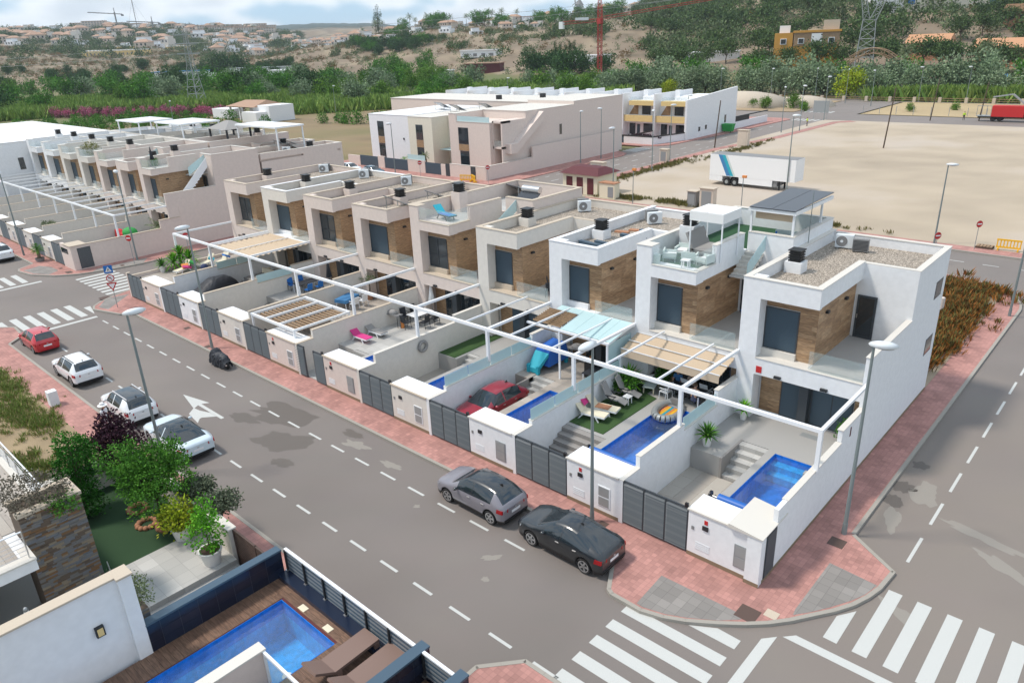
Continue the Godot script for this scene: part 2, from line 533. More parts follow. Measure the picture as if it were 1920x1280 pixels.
func grid_sheet(m: MB,x0: float,d0: float,x1: float,d1: float,y: float,step: float,base: Color,vary: float,f: FastNoiseLite,warm := Color(0,0,0,0)) -> void:
	var nx := int(ceil((x1 - x0) / step))
	var nd := int(ceil((d1 - d0) / step))
	m.use_c = true
	var pt := func(i: int,j: int) -> Vector3:
		return W(minf(x0+i*step,x1),y,minf(d0+j*step,d1))
	var kc := func(p: Vector3) -> Color:
		var t := f.get_noise_2d(p.x,p.z)
		var t2 := f.get_noise_2d(p.x*0.2+500,p.z*0.2)
		var q := base*(1.0+vary*(t*0.7+t2))
		if warm.a > 0: q = q.lerp(warm,clampf(t2*1.6+t*0.4,0,1)*warm.a)
		q.a = 1
		return q
	for j in nd:
		for i in nx:
			var p := [pt.call(i,j),pt.call(i+1,j),pt.call(i+1,j+1),pt.call(i,j+1)]
			var k := []
			for q in p: k.append(kc.call(q))
			for ix in [[0,1,2],[0,2,3]]:
				for s in [0,2,1]:
					m.v.append(p[ix[s]]); m.n.append(Vector3.UP); m.c.append(k[ix[s]])
func arc(c: Vector2,r: float,a0: float,a1: float,k: int) -> Array:
	var o := []
	for i in k+1:
		var a := deg_to_rad(lerpf(a0,a1,float(i) / k))
		o.append(c+Vector2(cos(a),sin(a))*r)
	return o
func kerb_along(m: MB,pts: Array,w: float,y0: float,y1: float) -> void:
	for i in pts.size() - 1:
		var a: Vector2 = pts[i]
		var b: Vector2 = pts[i+1]
		var t := (b - a).normalized()
		var s := Vector2(-t.y,t.x)*w
		var k := maxi(1,int(round(a.distance_to(b) / 1.0)))
		for j in k:
			var off := s.normalized()*-0.015
			var p := a.lerp(b,float(j) / k)+t*(0.006 if j > 0 else 0.0)+off
			var q := a.lerp(b,float(j+1) / k)+off
			m.hexa(W(p.x,y0,p.y),W(q.x,y0,q.y),W(q.x+s.x,y0,q.y+s.y),W(p.x+s.x,y0,p.y+s.y),W(p.x,y1,p.y),W(q.x,y1,q.y),W(q.x+s.x,y1,q.y+s.y),W(p.x+s.x,y1,p.y+s.y))
func quad_at(m: MB,p: Array,y: float) -> void:
	m.prism(p,y - 0.002,y)
func dashes(node: Node3D,x0: float,d0: float,dx: float,dd: float,len: float,period: float,k: int,w := 0.12) -> void:
	var t := Vector2(dx,dd).normalized()
	var s := Vector2(-t.y,t.x)*w / 2
	for i in k:
		var a := Vector2(x0,d0)+t*period*i
		var b := a+t*len
		var m := mb()
		quad_at(m,[a - s,b - s,b+s,a+s],-0.114)
		part("dash",m,M.road_paint,node)
func blob(c: Vector2,rx: float,rd: float,sd: int,turn := 0.0,k := 26) -> Array:
	var f := noise(0.8,sd)
	var o := []
	for i in k:
		var a := TAU*i / k
		var e := 1.0+0.55*f.get_noise_2d(cos(a)*1.2,sin(a)*1.2)+0.25*f.get_noise_2d(cos(a)*4+9,sin(a)*4)
		o.append(c+Vector2(cos(a)*rx*e,sin(a)*rd*e).rotated(turn))
	return o
func make_streets() -> void:
	var fa := noise(0.16,17,FastNoiseLite.TYPE_SIMPLEX_SMOOTH,4)
	var asp := Color(0.265,0.232,0.212)
	var m := mb()
	grid_sheet(m,-112,-12,22,54,-0.12,1.0,asp,0.16,fa,Color(0.30,0.255,0.21,0.5))
	grid_sheet(m,-6,-45,22,-12,-0.12,1.0,asp,0.16,fa)
	ground("road",m,M.asphalt)
	var m2 := mb()
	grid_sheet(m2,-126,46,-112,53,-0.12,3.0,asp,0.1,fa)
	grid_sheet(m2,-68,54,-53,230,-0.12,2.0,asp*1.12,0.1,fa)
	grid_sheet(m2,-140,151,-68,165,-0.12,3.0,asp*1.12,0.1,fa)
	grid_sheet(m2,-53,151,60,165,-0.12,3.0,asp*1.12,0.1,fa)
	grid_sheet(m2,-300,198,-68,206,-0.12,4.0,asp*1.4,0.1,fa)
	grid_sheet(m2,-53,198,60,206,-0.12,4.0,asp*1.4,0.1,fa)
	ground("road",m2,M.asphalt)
	var line := [Vector2(-5.1,-1.75),Vector2(-4.86,-2.5),Vector2(-4.2,-3.68),Vector2(-3.94,-3.82),Vector2(-2.65,-3.85),Vector2(-1.85,-3.62),Vector2(-1.15,-3.28),Vector2(-0.18,-2.62),Vector2(0.48,-2.12),Vector2(1.09,-1.55),Vector2(1.62,-0.92),Vector2(2.1,-0.22),Vector2(2.6,0.5),Vector2(3.0,1.22),Vector2(3.27,1.95),Vector2(3.45,2.7),Vector2(3.55,3.95),Vector2(1.62,5.3),Vector2(1.65,38.0)]
	line += arc(Vector2(-4.8,38.0),6.45,4,88,9)
	var west := [Vector2(-55.0,44.4),Vector2(-57.4,42.0),Vector2(-58.5,39.0),Vector2(-58.6,1.6),Vector2(-58.35,0.3),Vector2(-57.9,-0.9),Vector2(-57.2,-2.2),Vector2(-56.4,-3.05),Vector2(-55.5,-3.4),Vector2(-52.4,-2.5),Vector2(-51.9,-1.75)]
	var sp := ground_node("pavement")
	part("red_paving",mb().prism(line+west,-0.14,0.0),M.red_paving,sp)
	var k := mb()
	kerb_along(k,line,0.16,-0.14,0.012)
	kerb_along(k,west,0.16,-0.14,0.012)
	kerb_along(k,[west[-1],line[0]],0.16,-0.14,0.012)
	part("kerb",k,M.kerb_stone,sp)
	var gp := mb()
	gp.prism([Vector2(-3.05,-1.75),Vector2(-0.02,-1.72),Vector2(0.28,-1.95),Vector2(-0.3,-2.5),Vector2(-1.2,-3.08),Vector2(-1.9,-3.42),Vector2(-2.7,-3.63),Vector2(-2.95,-3.6)],0.001,0.005)
	gp.prism([Vector2(1.5,2.95),Vector2(3.28,2.78),Vector2(3.1,2.0),Vector2(2.82,1.35),Vector2(2.4,0.6),Vector2(1.95,-0.1),Vector2(1.55,-0.6),Vector2(1.5,-0.3)],0.001,0.005)
	gp.prism([Vector2(-57.6,-1.6),Vector2(-55.6,-2.9),Vector2(-54.4,-2.6),Vector2(-55.8,-1.2),Vector2(-57.2,0.2)],0.001,0.005)
	part("grey_paving",gp,M.grey_paving,sp)
	var mh := mb()
	for q in [[0.32,-1.55,0.36],[1.26,4.34,0.3],[-6.63,-0.58,0.2],[-57.93,-1.56,0.4],[-44.69,-0.6,0.22],[-39.83,-1.45,0.24]]:
		part("manhole_cover",bx(q[0] - q[2],0.0,q[1] - q[2],q[0]+q[2],0.008,q[1]+q[2]),M.manhole,sp)
	part("utility_cover",bx(0.75,0.0,-1.25,1.2,0.007,-0.85),M.coping_stone,sp)
	var wp := mb()
	grid_sheet(wp,-58,21.2,0.0,42.3,0.02,1.0,Color(0.40,0.32,0.23),0.25,fa)
	ground("dirt_ground",wp,M.sand)
	var op := ground_node("pavement")
	part("red_paving",mb().prism([Vector2(-52.4,-10.2),Vector2(-4.6,-10.2),Vector2(-4.6,-12.0),Vector2(-52.4,-12.0)],-0.14,0.0),M.red_paving,op)
	part("red_paving",mb().prism([Vector2(-52.4,-10.2),Vector2(-53.6,-9.0),Vector2(-56.2,-8.8),Vector2(-57.6,-10.0),Vector2(-58.3,-12.0),Vector2(-58.5,-30.0),Vector2(-52.4,-30.0)],-0.14,0.0),M.red_paving,op)
	part("red_paving",mb().prism([Vector2(-5.4,-9.4),Vector2(-4.3,-8.15),Vector2(-2.6,-8.15),Vector2(-1.2,-8.6),Vector2(0.2,-9.8),Vector2(1.0,-11.5),Vector2(1.0,-30.0),Vector2(-3.1,-30.0),Vector2(-3.1,-12.0),Vector2(-4.6,-12.0),Vector2(-4.6,-10.2),Vector2(-5.4,-10.2)],-0.14,0.001),M.red_paving,op)
	var k2 := mb()
	kerb_along(k2,[Vector2(-5.4,-10.2),Vector2(-52.4,-10.2),Vector2(-53.6,-9.0),Vector2(-56.2,-8.8),Vector2(-57.6,-10.0),Vector2(-58.3,-12.0),Vector2(-58.5,-30.0)],0.16,-0.14,0.012)
	kerb_along(k2,[Vector2(1.0,-30.0),Vector2(1.0,-11.5),Vector2(0.2,-9.8),Vector2(-1.2,-8.6),Vector2(-2.6,-8.15),Vector2(-4.3,-8.15),Vector2(-5.4,-9.4),Vector2(-5.4,-10.2)],0.16,-0.14,0.012)
	part("kerb",k2,M.kerb_stone,op)
	var vac := mb()
	grid_sheet(vac,-52.4,-34,-25.2,-12.0,0.0,0.6,Color(0.40,0.30,0.18),0.3,noise(0.35,19),Color(0.17,0.19,0.06,0.9))
	ground("vacant_ground",vac,M.sand)
	var b2 := [Vector2(-80.0,-1.8),Vector2(-76.2,-1.8),Vector2(-75.2,-3.3),Vector2(-74.2,-3.6),Vector2(-71.7,-3.2),Vector2(-69.3,-1.9),Vector2(-67.9,-0.3),Vector2(-67.0,2.2),Vector2(-66.5,5.0),Vector2(-66.5,40.0),Vector2(-67.5,42.6),Vector2(-69.8,44.4)]
	var p2 := ground_node("pavement")
	part("red_paving",mb().prism(b2+[Vector2(-126,44.4),Vector2(-126,-1.8)],-0.14,0.0),M.red_paving,p2)
	part("grey_paving",mb().prism([Vector2(-74.6,-1.6),Vector2(-74.0,-3.2),Vector2(-71.8,-2.9),Vector2(-70.2,-2.1),Vector2(-71.0,-1.0),Vector2(-73.0,-1.0)],0.001,0.005),M.grey_paving,p2)
	part("grey_paving",mb().prism([Vector2(-67.6,0.9),Vector2(-66.75,3.4),Vector2(-66.7,5.4),Vector2(-68.2,6.4),Vector2(-68.3,1.6)],0.001,0.005),M.grey_paving,p2)
	var kk := mb()
	kerb_along(kk,[Vector2(-126,-1.8)]+b2+[Vector2(-126,44.4)],0.16,-0.14,0.012)
	part("kerb",kk,M.kerb_stone,p2)
	for q in [[-69.4,-0.6,0.45],[-67.4,3.6,0.3],[-71.6,-0.6,0.25]]:
		part("manhole_cover",bx(q[0] - q[2],0.0,q[1] - q[2]*0.6,q[0]+q[2],0.008,q[1]+q[2]*0.6),M.manhole,p2)
	var bp := ground_node("pavement")
	var far := [Vector2(60,52.4),Vector2(-50.0,52.4),Vector2(-53.5,53.6),Vector2(-55.2,56.5),Vector2(-55.4,100.0),Vector2(-52.6,118.0),Vector2(-52.0,147.0),Vector2(-49.5,150.6),Vector2(60,150.8)]
	part("red_paving",mb().prism([far[0],far[1],far[2],far[3],far[4],far[5],far[6],far[7],Vector2(-47.5,148.8),Vector2(-50.2,146),Vector2(-50.8,118),Vector2(-53.6,100),Vector2(-53.4,57.4),Vector2(-51.8,55.2),Vector2(-49.6,54.3),Vector2(60,54.3)],-0.14,0.0),M.red_paving,bp)
	var kb := mb()
	kerb_along(kb,[far[7],far[6],far[5],far[4],far[3],far[2],far[1],far[0]],0.18,-0.14,0.015)
	part("kerb",kb,M.kerb_stone,bp)
	var sand := mb()
	var fs := noise(0.11,23,FastNoiseLite.TYPE_SIMPLEX_SMOOTH,5)
	grid_sheet(sand,-55.0,53.0,62,150.7,-0.03,1.25,Color(0.55,0.455,0.34),0.24,fs,Color(0.57,0.50,0.435,0.9))
	ground("sand_ground",sand,M.sand)
	var b3 := [Vector2(-106,52.6),Vector2(-68.5,52.6),Vector2(-66.0,54.0),Vector2(-64.6,57.0),Vector2(-64.6,86.0),Vector2(-65.6,88.5),Vector2(-68.5,90.2),Vector2(-106,90.2)]
	var p3 := ground_node("pavement")
	part("red_paving",mb().prism(b3,-0.14,0.0),M.red_paving,p3)
	part("red_paving",mb().prism([Vector2(-134,97.5),Vector2(-68.5,97.5),Vector2(-65.6,98.8),Vector2(-64.2,101.0),Vector2(-63.0,118.0),Vector2(-62.0,149.0),Vector2(-64.0,151.0),Vector2(-134,151.0)],-0.14,0.0),M.red_paving,p3)
	var lot := mb()
	grid_sheet(lot,-140,165,-68,198,-0.02,2.5,Color(0.46,0.34,0.21),0.25,fs,Color(0.22,0.20,0.08,0.5))
	grid_sheet(lot,-52,165,62,198,-0.02,2.5,Color(0.55,0.42,0.24),0.2,fs,Color(0.24,0.22,0.09,0.4))
	grid_sheet(lot,-230,53,-106,151,-0.05,3.0,Color(0.30,0.22,0.12),0.3,fs,Color(0.15,0.15,0.05,0.8))
	grid_sheet(lot,-260,-10,-126,46,-0.05,3.0,Color(0.33,0.25,0.14),0.3,fs,Color(0.16,0.15,0.05,0.7))
	ground("vacant_ground",lot,M.sand)
	var mk := ground_node("parking_lane_marking")
	dashes(mk,-52.3,-3.84,1,0,1.1,2.05,22)
	var mk2 := ground_node("parking_lane_marking")
	dashes(mk2,-52.6,-8.0,1,0,1.05,2.02,25)
	var mk3 := ground_node("parking_lane_marking")
	dashes(mk3,3.69,5.0,0,1,1.9,3.05,12)
	dashes(mk3,-8.2,49.2,1,0,1.2,2.6,8)
	var mk4 := ground_node("lane_marking")
	dashes(mk4,-60.2,56.0,0,1,1.8,5.2,16,0.15)
	dashes(mk4,-63.0,58.0,0,1,1.0,2.6,14,0.12)
	dashes(mk4,-57.2,57.0,0,1,1.0,2.6,20,0.12)
	dashes(mk4,-46.0,48.4,1,0,1.6,4.0,9,0.12)
	var zebra := func(kind: String,bars: Array) -> void:
		var z := ground_node(kind)
		for b in bars:
			var q := mb()
			if b.size() == 4: quad_at(q,[Vector2(b[0],b[1]),Vector2(b[2],b[1]),Vector2(b[2],b[3]),Vector2(b[0],b[3])],-0.114)
			else: quad_at(q,b[0],-0.114)
			part("stripe",q,M.road_paint,z)
	var s1 := [[[Vector2(-1.15,-3.24),Vector2(0.67,-3.24),Vector2(0.67,-2.75),Vector2(0.0,-2.73),Vector2(-0.3,-2.72)]]]
	s1[0][0] = [Vector2(-1.05,-3.24),Vector2(0.67,-3.24),Vector2(0.67,-2.76),Vector2(-0.2,-2.73)]
	for i in 5: s1.append([-3.22,-4.2 - 0.96*i,0.65,-3.73 - 0.96*i])
	zebra.call("crosswalk_marking",s1)
	zebra.call("stop_line_marking",[[[Vector2(1.15,-8.2),Vector2(1.52,-8.2),Vector2(1.52,-1.8),Vector2(1.15,-2.22)]]])
	var s2 := [[[Vector2(2.69,-0.83),Vector2(3.15,-0.84),Vector2(3.13,1.12),Vector2(2.69,0.45)]]]
	for i in 6: s2.append([3.64+0.965*i,-0.85,4.11+0.965*i,2.97])
	zebra.call("crosswalk_marking",s2)
	zebra.call("stop_line_marking",[[[Vector2(1.66,-1.68),Vector2(9.0,-1.68),Vector2(9.0,-1.33),Vector2(1.98,-1.33)]]])
	var s3 := []
	for i in 7:
		var e := -58.72
		s3.append([e+(0.9 if i == 0 else 0.0),-3.62 - 1.0*i,-54.6,-3.1 - 1.0*i])
	s3[0] = [[Vector2(-57.0,-3.62),Vector2(-54.6,-3.62),Vector2(-55.4,-3.42),Vector2(-57.0,-3.1)]]
	zebra.call("crosswalk_marking",s3)
	zebra.call("stop_line_marking",[[-53.9,-8.6,-53.5,-3.75]])
	var s4 := []
	for i in 8: s4.append([-67.2+1.02*i+0.55,-1.0,-66.68+1.02*i+0.55,2.5])
	zebra.call("crosswalk_marking",s4)
	var s5 := []
	for i in 6: s5.append([-73.4,-4.55 - 1.0*i,-69.6,-4.05 - 1.0*i])
	zebra.call("crosswalk_marking",s5)
	zebra.call("stop_line_marking",[[-69.0,-8.6,-68.55,-3.2]])
	zebra.call("crosswalk_marking",[[-68.4,91.2,-65.2,91.7],[-68.4,92.2,-65.2,92.7],[-68.4,93.2,-65.2,93.7],[-68.4,94.2,-65.2,94.7],[-68.4,95.2,-65.2,95.7]])
	zebra.call("crosswalk_marking",[[-61.4,148.0,-60.8,151.5],[-60.2,148.0,-59.6,151.5],[-59.0,148.0,-58.4,151.5],[-57.8,148.0,-57.2,151.5],[-56.6,148.0,-56.0,151.5],[-55.4,148.0,-54.8,151.5],[-54.2,148.0,-53.6,151.5]])
	zebra.call("crosswalk_marking",[[-66.0,166.0,-65.4,169.5],[-64.8,166.0,-64.2,169.5],[-63.6,166.0,-63.0,169.5],[-62.4,166.0,-61.8,169.5],[-61.2,166.0,-60.6,169.5],[-60.0,166.0,-59.4,169.5]])
	var ar := ground_node("arrow_marking")
	var a1 := mb()
	quad_at(a1,[Vector2(-33.9,-5.98),Vector2(-31.5,-5.5),Vector2(-31.75,-5.88),Vector2(-29.0,-5.88),Vector2(-29.0,-6.08),Vector2(-31.75,-6.08),Vector2(-31.5,-6.46)],-0.114)
	part("straight_arrow",a1,M.road_paint,ar)
	var a2 := mb()
	quad_at(a2,[Vector2(-29.5,-6.09),Vector2(-30.2,-6.09),Vector2(-31.0,-6.35),Vector2(-31.6,-6.42),Vector2(-31.1,-6.95),Vector2(-29.6,-7.15),Vector2(-30.0,-6.85),Vector2(-30.05,-6.7)],-0.1135)
	part("turn_arrow",a2,M.road_paint,ar)
	var st := ground_node("road_stain_marking")
	var dark := [[-26.6,-3.6,2.3,1.1,101,0.15],[-23.9,-5.2,1.7,0.9,102,0.5],[-28.0,-5.2,1.1,0.45,103,0.2],[-22.0,-6.4,0.7,0.35,104,0.3],[-21.6,-2.4,0.75,0.3,105,0.1],[2.1,12.6,0.35,0.35,106,0],[2.0,10.2,0.45,0.5,107,0],[1.9,8.9,0.5,0.45,108,0]]
	for q in dark:
		var sm := mb()
		quad_at(sm,blob(Vector2(q[0],q[1]),q[2],q[3],q[4],q[5]),-0.1165 - 0.0004*(int(q[4]) % 5))
		part("stain",sm,M.wet_stain,st)
	for q in [[2.4,7.4,0.3,0.9,111,0.3],[2.9,10.2,0.55,1.0,112,0.1],[5.6,8.4,1.5,0.28,113,-0.2],[6.6,6.9,1.1,0.3,114,-0.5],[-13.9,-4.6,0.16,0.12,115,0],[-8.2,-6.1,0.17,0.14,116,0],[-8.9,-5.0,0.45,0.16,117,0.8],[-20.6,-3.0,0.8,0.3,118,0.2],[-17.6,-3.1,0.7,0.22,119,0.1],[4.4,1.9,0.9,0.25,120,-0.5]]:
		var sm := mb()
		quad_at(sm,blob(Vector2(q[0],q[1]),q[2],q[3],q[4],q[5]),-0.1165 - 0.0004*(int(q[4]) % 5))
		part("stain",sm,M.pale_stain,st)
func planks(parent: Node3D,kinds: Array,x0: float,y0: float,x1: float,y1: float,d: float,along_d := false,rows := 0.2,gap := 0.006,sd := 1) -> void:
	var r := RandomNumberGenerator.new()
	r.seed = sd
	var n := maxi(1,int(round((y1 - y0) / rows)))
	var hh := (y1 - y0) / n
	for i in n:
		var x := x0
		var first := true
		while x < x1 - 0.05:
			var l := (0.5+0.7*r.randf()) if first else 1.25
			first = false
			var e := minf(x+l,x1)
			if x1 - e < 0.25: e = x1
			var pr := 0.012+0.004*r.randf()
			var m := mb()
			if along_d: m.box(d,y0+i*hh,x,d+pr,y0+(i+1)*hh - gap,e - gap)
			else: m.box(x,y0+i*hh,d,e - gap,y0+(i+1)*hh - gap,d - pr)
			part("plank",m,M[kinds[r.randi() % kinds.size()]],parent)
			x = e
func planks_joined(m: MB,x0: float,y0: float,x1: float,y1: float,d: float,along_d := false) -> void:
	var n := maxi(1,int(round((y1 - y0) / 0.2)))
	var hh := (y1 - y0) / n
	for i in n:
		var pr := 0.012+0.004*float((i*7) % 3)
		if along_d: m.box(d,y0+i*hh,x0,d+pr,y0+(i+1)*hh - 0.008,x1)
		else: m.box(x0,y0+i*hh,d,x1,y0+(i+1)*hh - 0.008,d - pr)
func lamp_box(m: MB,x: float,y: float,d: float) -> void:
	m.box(x - 0.16,y - 0.05,d - 0.12,x+0.16,y+0.07,d - 0.002)
func row_house(xr: float,w: float,wall: String,o: Dictionary) -> Node3D:
	var xl := xr - w
	var terrace: bool = o.get("terrace",false)
	var fine: bool = o.get("fine",false)
	var last: bool = o.get("last",false)
	var d0 := 10.0
	var wm: Material = M[wall]
	var cap: Material = M[o.get("cap","coping_stone")]
	var h := thing("row_house",o.label,"house",W(xr - w / 2,0,10),o.group)
	var b := mb()
	b.box(xl,0,11,xr,4.34,21)
	b.box(xl,4.34,10.75,xr - 2.76,7.4,15.5)
	b.box(xl,4.34,15.5,xr,7.45,21)
	b.box(xl,0,d0,xl+0.9,8.3 if not terrace else 8.95,10.75)
	b.box(xl+0.9,3.5,d0,xr - (0.0 if not last else 0.22),4.34,11.0)
	if terrace:
		b.box(xl+0.9,7.35,d0,xr - 2.5,8.0,10.75)
		b.box(xr - 2.76,7.4,10.75,xr - 2.5,8.0,15.5)
		b.box(xl,7.4,10.75,xr - 2.76,7.92,15.5)
		b.box(xl,7.92,10.75,xl+0.25,8.95,21)
		b.box(xr - 2.76,8.0,12.0,xr - 2.5,8.95,15.1)
		b.box(xr - 2.5,7.45,15.5,xr,8.95,15.75)
		b.box(xr - 0.25,7.45,15.75,xr,8.95,20.75)
		b.box(xl+0.25,7.45,20.75,xr,8.95,21)
		b.box(xl+0.25,7.45,15.6,xr - 0.25,7.92,20.75)
	else:
		b.box(xl+0.9,7.35,d0,xr - 2.5,8.3,d0+0.25)
		b.box(xr - 2.76,7.4,d0+0.25,xr - 2.5,8.3,15.5)
		b.box(xl,7.4,10.25,xr - 2.76,7.66,15.5)
		b.box(xl,7.66,10.75,xl+0.25,8.3,21)
		b.box(xr - 2.5,7.45,15.5,xr,8.2,15.75)
		b.box(xr - 0.25,7.45,15.75,xr,8.2,20.75)
		b.box(xl+0.25,7.45,20.75,xr,8.2,21)
		b.box(xl+0.25,7.45,15.6,xr - 0.25,7.66,20.75)
	if last:
		b.box(xr - 0.22,0,9.85,xr+0.004,5.72,15.496)
	part("wall",b,wm,h)
	var c := mb()
	var top := 8.95 if terrace else 8.3
	c.box(xl - 0.02,top,d0 - 0.03,xl+0.30 if not terrace else xl+0.92,top+0.035,10.75 if terrace else 21.0)
	if terrace:
		c.box(xl - 0.02,top,10.75,xl+0.28,top+0.035,21.0)
		c.box(xl+0.92,8.0,d0 - 0.03,xr - 2.47,8.035,10.22)
		c.box(xr - 2.79,8.0,10.22,xr - 2.47,8.035,12.0)
		c.box(xr - 2.79,8.95,11.97,xr - 2.47,8.985,15.12)
		c.box(xr - 2.5,8.95,15.47,xr+0.03,8.985,15.78)
		c.box(xr - 0.28,8.95,15.78,xr+0.03,8.985,21.03)
		c.box(xl+0.28,8.95,20.72,xr - 0.28,8.985,21.03)
	else:
		c.box(xl+0.30,8.3,d0 - 0.03,xr - 2.47,8.335,d0+0.28)
		c.box(xr - 2.79,8.3,d0+0.28,xr - 2.47,8.335,15.5)
		c.box(xr - 2.79,8.2,15.5,xr+0.03,8.235,15.78)
		c.box(xr - 0.28,8.2,15.78,xr+0.03,8.235,21.03)
		c.box(xl+0.30,8.2,20.72,xr - 0.28,8.235,21.03)
	c.box(xl+0.9,4.34,d0 - 0.03,xr - (0.22 if last else 0.0),4.375,d0+0.24)
	c.box(xl+0.9,4.34,10.24,xr - 2.8,4.375,10.75)
	if last: c.box(xr - 0.25,5.72,9.82,xr+0.03,5.755,15.5)
	part("coping",c,cap,h)
	if terrace:
		var tf := mb()
		tf.prism([Vector2(xl+0.25,10.2),Vector2(xr - 2.77,10.2),Vector2(xr - 2.77,15.5),Vector2(xr - 0.25,15.75),Vector2(xr - 0.25,20.75),Vector2(xl+0.25,20.75)],7.925,7.94)
		part("roof_terrace",tf,M[o.get("floor","terrace_tile_pale")],h)
		var gl := mb()
		gl.box(xl+0.95,8.04,10.06,xr - 2.62,8.9,10.075)
		gl.box(xr - 2.635,8.04,10.08,xr - 2.62,8.9,12.0)
		part("glass_railing",gl,M.rail_glass,h)
		var st := part("roof_stairs",bx(xr - 2.5,6.9,13.6,xr - 1.5,7.0,15.5),M.terrace_tile_pale,h)
		for i in 6:
			part("step",bx(xr - 2.5+0.0,7.9 - 0.17*(i+1),15.2 - 0.28*i,xr - 1.5,7.9 - 0.17*i,15.48 - 0.28*i),M.pale_coping,st)
		part("stair_railing",mb().hexa(W(xr - 1.49,7.0,13.5),W(xr - 1.47,7.0,13.5),W(xr - 1.47,8.1,15.5),W(xr - 1.49,8.1,15.5),W(xr - 1.49,7.8,13.5),W(xr - 1.47,7.8,13.5),W(xr - 1.47,8.9,15.5),W(xr - 1.49,8.9,15.5)),M.frosted_glass,h)
	else:
		part("roof_gravel",mb().prism([Vector2(xl+0.25,10.25),Vector2(xr - 2.77,10.25),Vector2(xr - 2.77,15.75),Vector2(xr - 0.25,15.75),Vector2(xr - 0.25,20.75),Vector2(xl+0.25,20.75)],7.66,7.70),M.roof_gravel,h)
	var cx := xl+0.42
	var cy := 7.7 if not terrace else 7.94
	var ch := 0.55 if not terrace else 1.35
	var cm := part("chimney",bx(cx,cy,13.55,cx+0.85,cy+ch,14.35),wm,h)
	var cl := mb()
	for i in 4: cl.box(cx+0.12,cy+ch+0.02+i*0.13,13.65,cx+0.74,cy+ch+0.08+i*0.13,14.27)
	cl.box(cx+0.18,cy+ch,13.7,cx+0.68,cy+ch+0.56,14.2)
	cl.box(cx+0.1,cy+ch+0.54,13.62,cx+0.76,cy+ch+0.6,14.3)
	part("chimney_cap",cl,M.black_plastic,cm)
	var kinds := ["wood_cladding","wood_cladding","wood_cladding_dark","wood_cladding_pale"]
	var sx := xr - 2.76
	if fine:
		var cf := part("cladding",bx(sx - 0.85,4.376,10.745,sx,7.39,10.75),M.wood_cladding_dark,h)
		planks(cf,kinds,sx - 0.84,4.38,sx+0.012,6.84,10.745,false,0.2,0.006,3)
		planks(cf,kinds,xl+0.92,6.84,sx+0.012,7.36,10.745,false,0.2,0.006,4)
		var cs := part("cladding",bx(sx,4.376,10.75,sx+0.004,7.39,15.49),M.wood_cladding_dark,h)
		planks(cs,kinds,10.735,4.38,15.49,7.36,sx+0.004,true,0.2,0.006,5)
		var cg := part("cladding",bx(xl+0.9,1.2,10.993,xl+1.95,3.5,10.997),M.wood_cladding_dark,h)
		planks(cg,kinds,xl+0.91,1.2,xl+1.93,3.46,10.992,false,0.2,0.006,6)
		planks(cg,kinds,xr - 0.72,1.2,xr - 0.24,3.46,10.992,false,0.2,0.006,7)
	else:
		var pj := mb()
		planks_joined(pj,sx - 0.84,4.38,sx+0.01,6.84,10.748)
		planks_joined(pj,xl+0.92,6.84,sx+0.01,7.36,10.748)
		planks_joined(pj,10.735,4.38,15.49,7.36,sx,true)
		planks_joined(pj,xl+0.91,1.2,xl+1.93,3.46,10.996)
		planks_joined(pj,xr - 0.72,1.2,xr - 0.24,3.46,10.996)
		part("cladding",pj,M.wood_cladding,h)
	var wx0 := xl+0.93
	var wx1 := sx - 0.86
	var wf := mb()
	wf.box(wx0 - 0.02,4.72,10.70,wx0+0.05,6.80,10.75); wf.box(wx1 - 0.05,4.72,10.70,wx1+0.02,6.80,10.75)
	wf.box(wx0,6.74,10.702,wx1,6.81,10.75); wf.box(wx0,4.70,10.702,wx1,4.76,10.75)
	var win := part("window",wf,M.anthracite,h)
	if o.get("open",false):
		part("pane",bx(wx0+0.05,4.76,10.73,wx1 - 0.05,6.74,10.742),M.room_glass,win)
		var fr := mb()
		fr.box((wx0+wx1) / 2 - 0.03,4.76,10.70,(wx0+wx1) / 2+0.03,6.74,10.73)
		fr.box(wx0+0.05,5.55,10.70,wx1 - 0.05,5.62,10.728)
		part("sash",fr,M.anthracite,win)
	else:
		var sh := mb()
		for i in 36: sh.box(wx0+0.05,4.76+i*0.055,10.715+0.003,wx1 - 0.05,4.76+i*0.055+0.05,10.745)
		part("shutter",sh,M.shutter_blue,win)
	part("sill",bx(wx0 - 0.05,4.376,10.55,wx1+0.05,4.70,10.745),M[o.get("cap","coping_stone")],win)
	part("balcony_floor",bx(sx+0.02,4.345,10.25,xr - 0.02,4.36,15.49),M.terrace_tile_grey,h)
	var rail := mb()
	rail.box(sx+0.03,4.38,10.08,xr - 0.24,5.30,10.095)
	part("glass_railing",rail,M.rail_glass,h)
	var dr := part("balcony_door",bx(sx+0.18,4.37,15.40,sx+1.10,6.60,15.46),M.anthracite,h)
	part("pane",bx(sx+0.28,4.50,15.385,sx+1.0,6.50,15.40),M.dark_glass,dr)
	part("handle",bx(sx+0.24,5.4,15.36,sx+0.27,5.6,15.40),M.steel,dr)
	var gd := part("patio_door",bx(xl+1.97,1.18,10.94,xr - 0.74,3.47,10.99),M.anthracite,h)
	var gx0 := xl+2.02
	var gw := (xr - 0.79 - gx0)
	var gm: String = "shutter_blue" if o.get("shut",false) else "dark_glass"
	part("pane",bx(gx0,1.25,10.925,gx0+gw*0.27,3.42,10.94),M[gm],gd)
	part("pane",bx(gx0+gw*0.45,1.25,10.925,gx0+gw*0.72,3.42,10.94),M[gm],gd)
	part("pane",bx(gx0+gw*0.735,1.25,10.925,gx0+gw,3.42,10.94),M[gm],gd)
	part("post",bx(gx0+gw*0.29,1.18,10.55,gx0+gw*0.42,3.49,10.93),M.anthracite,gd)
	var la := mb()
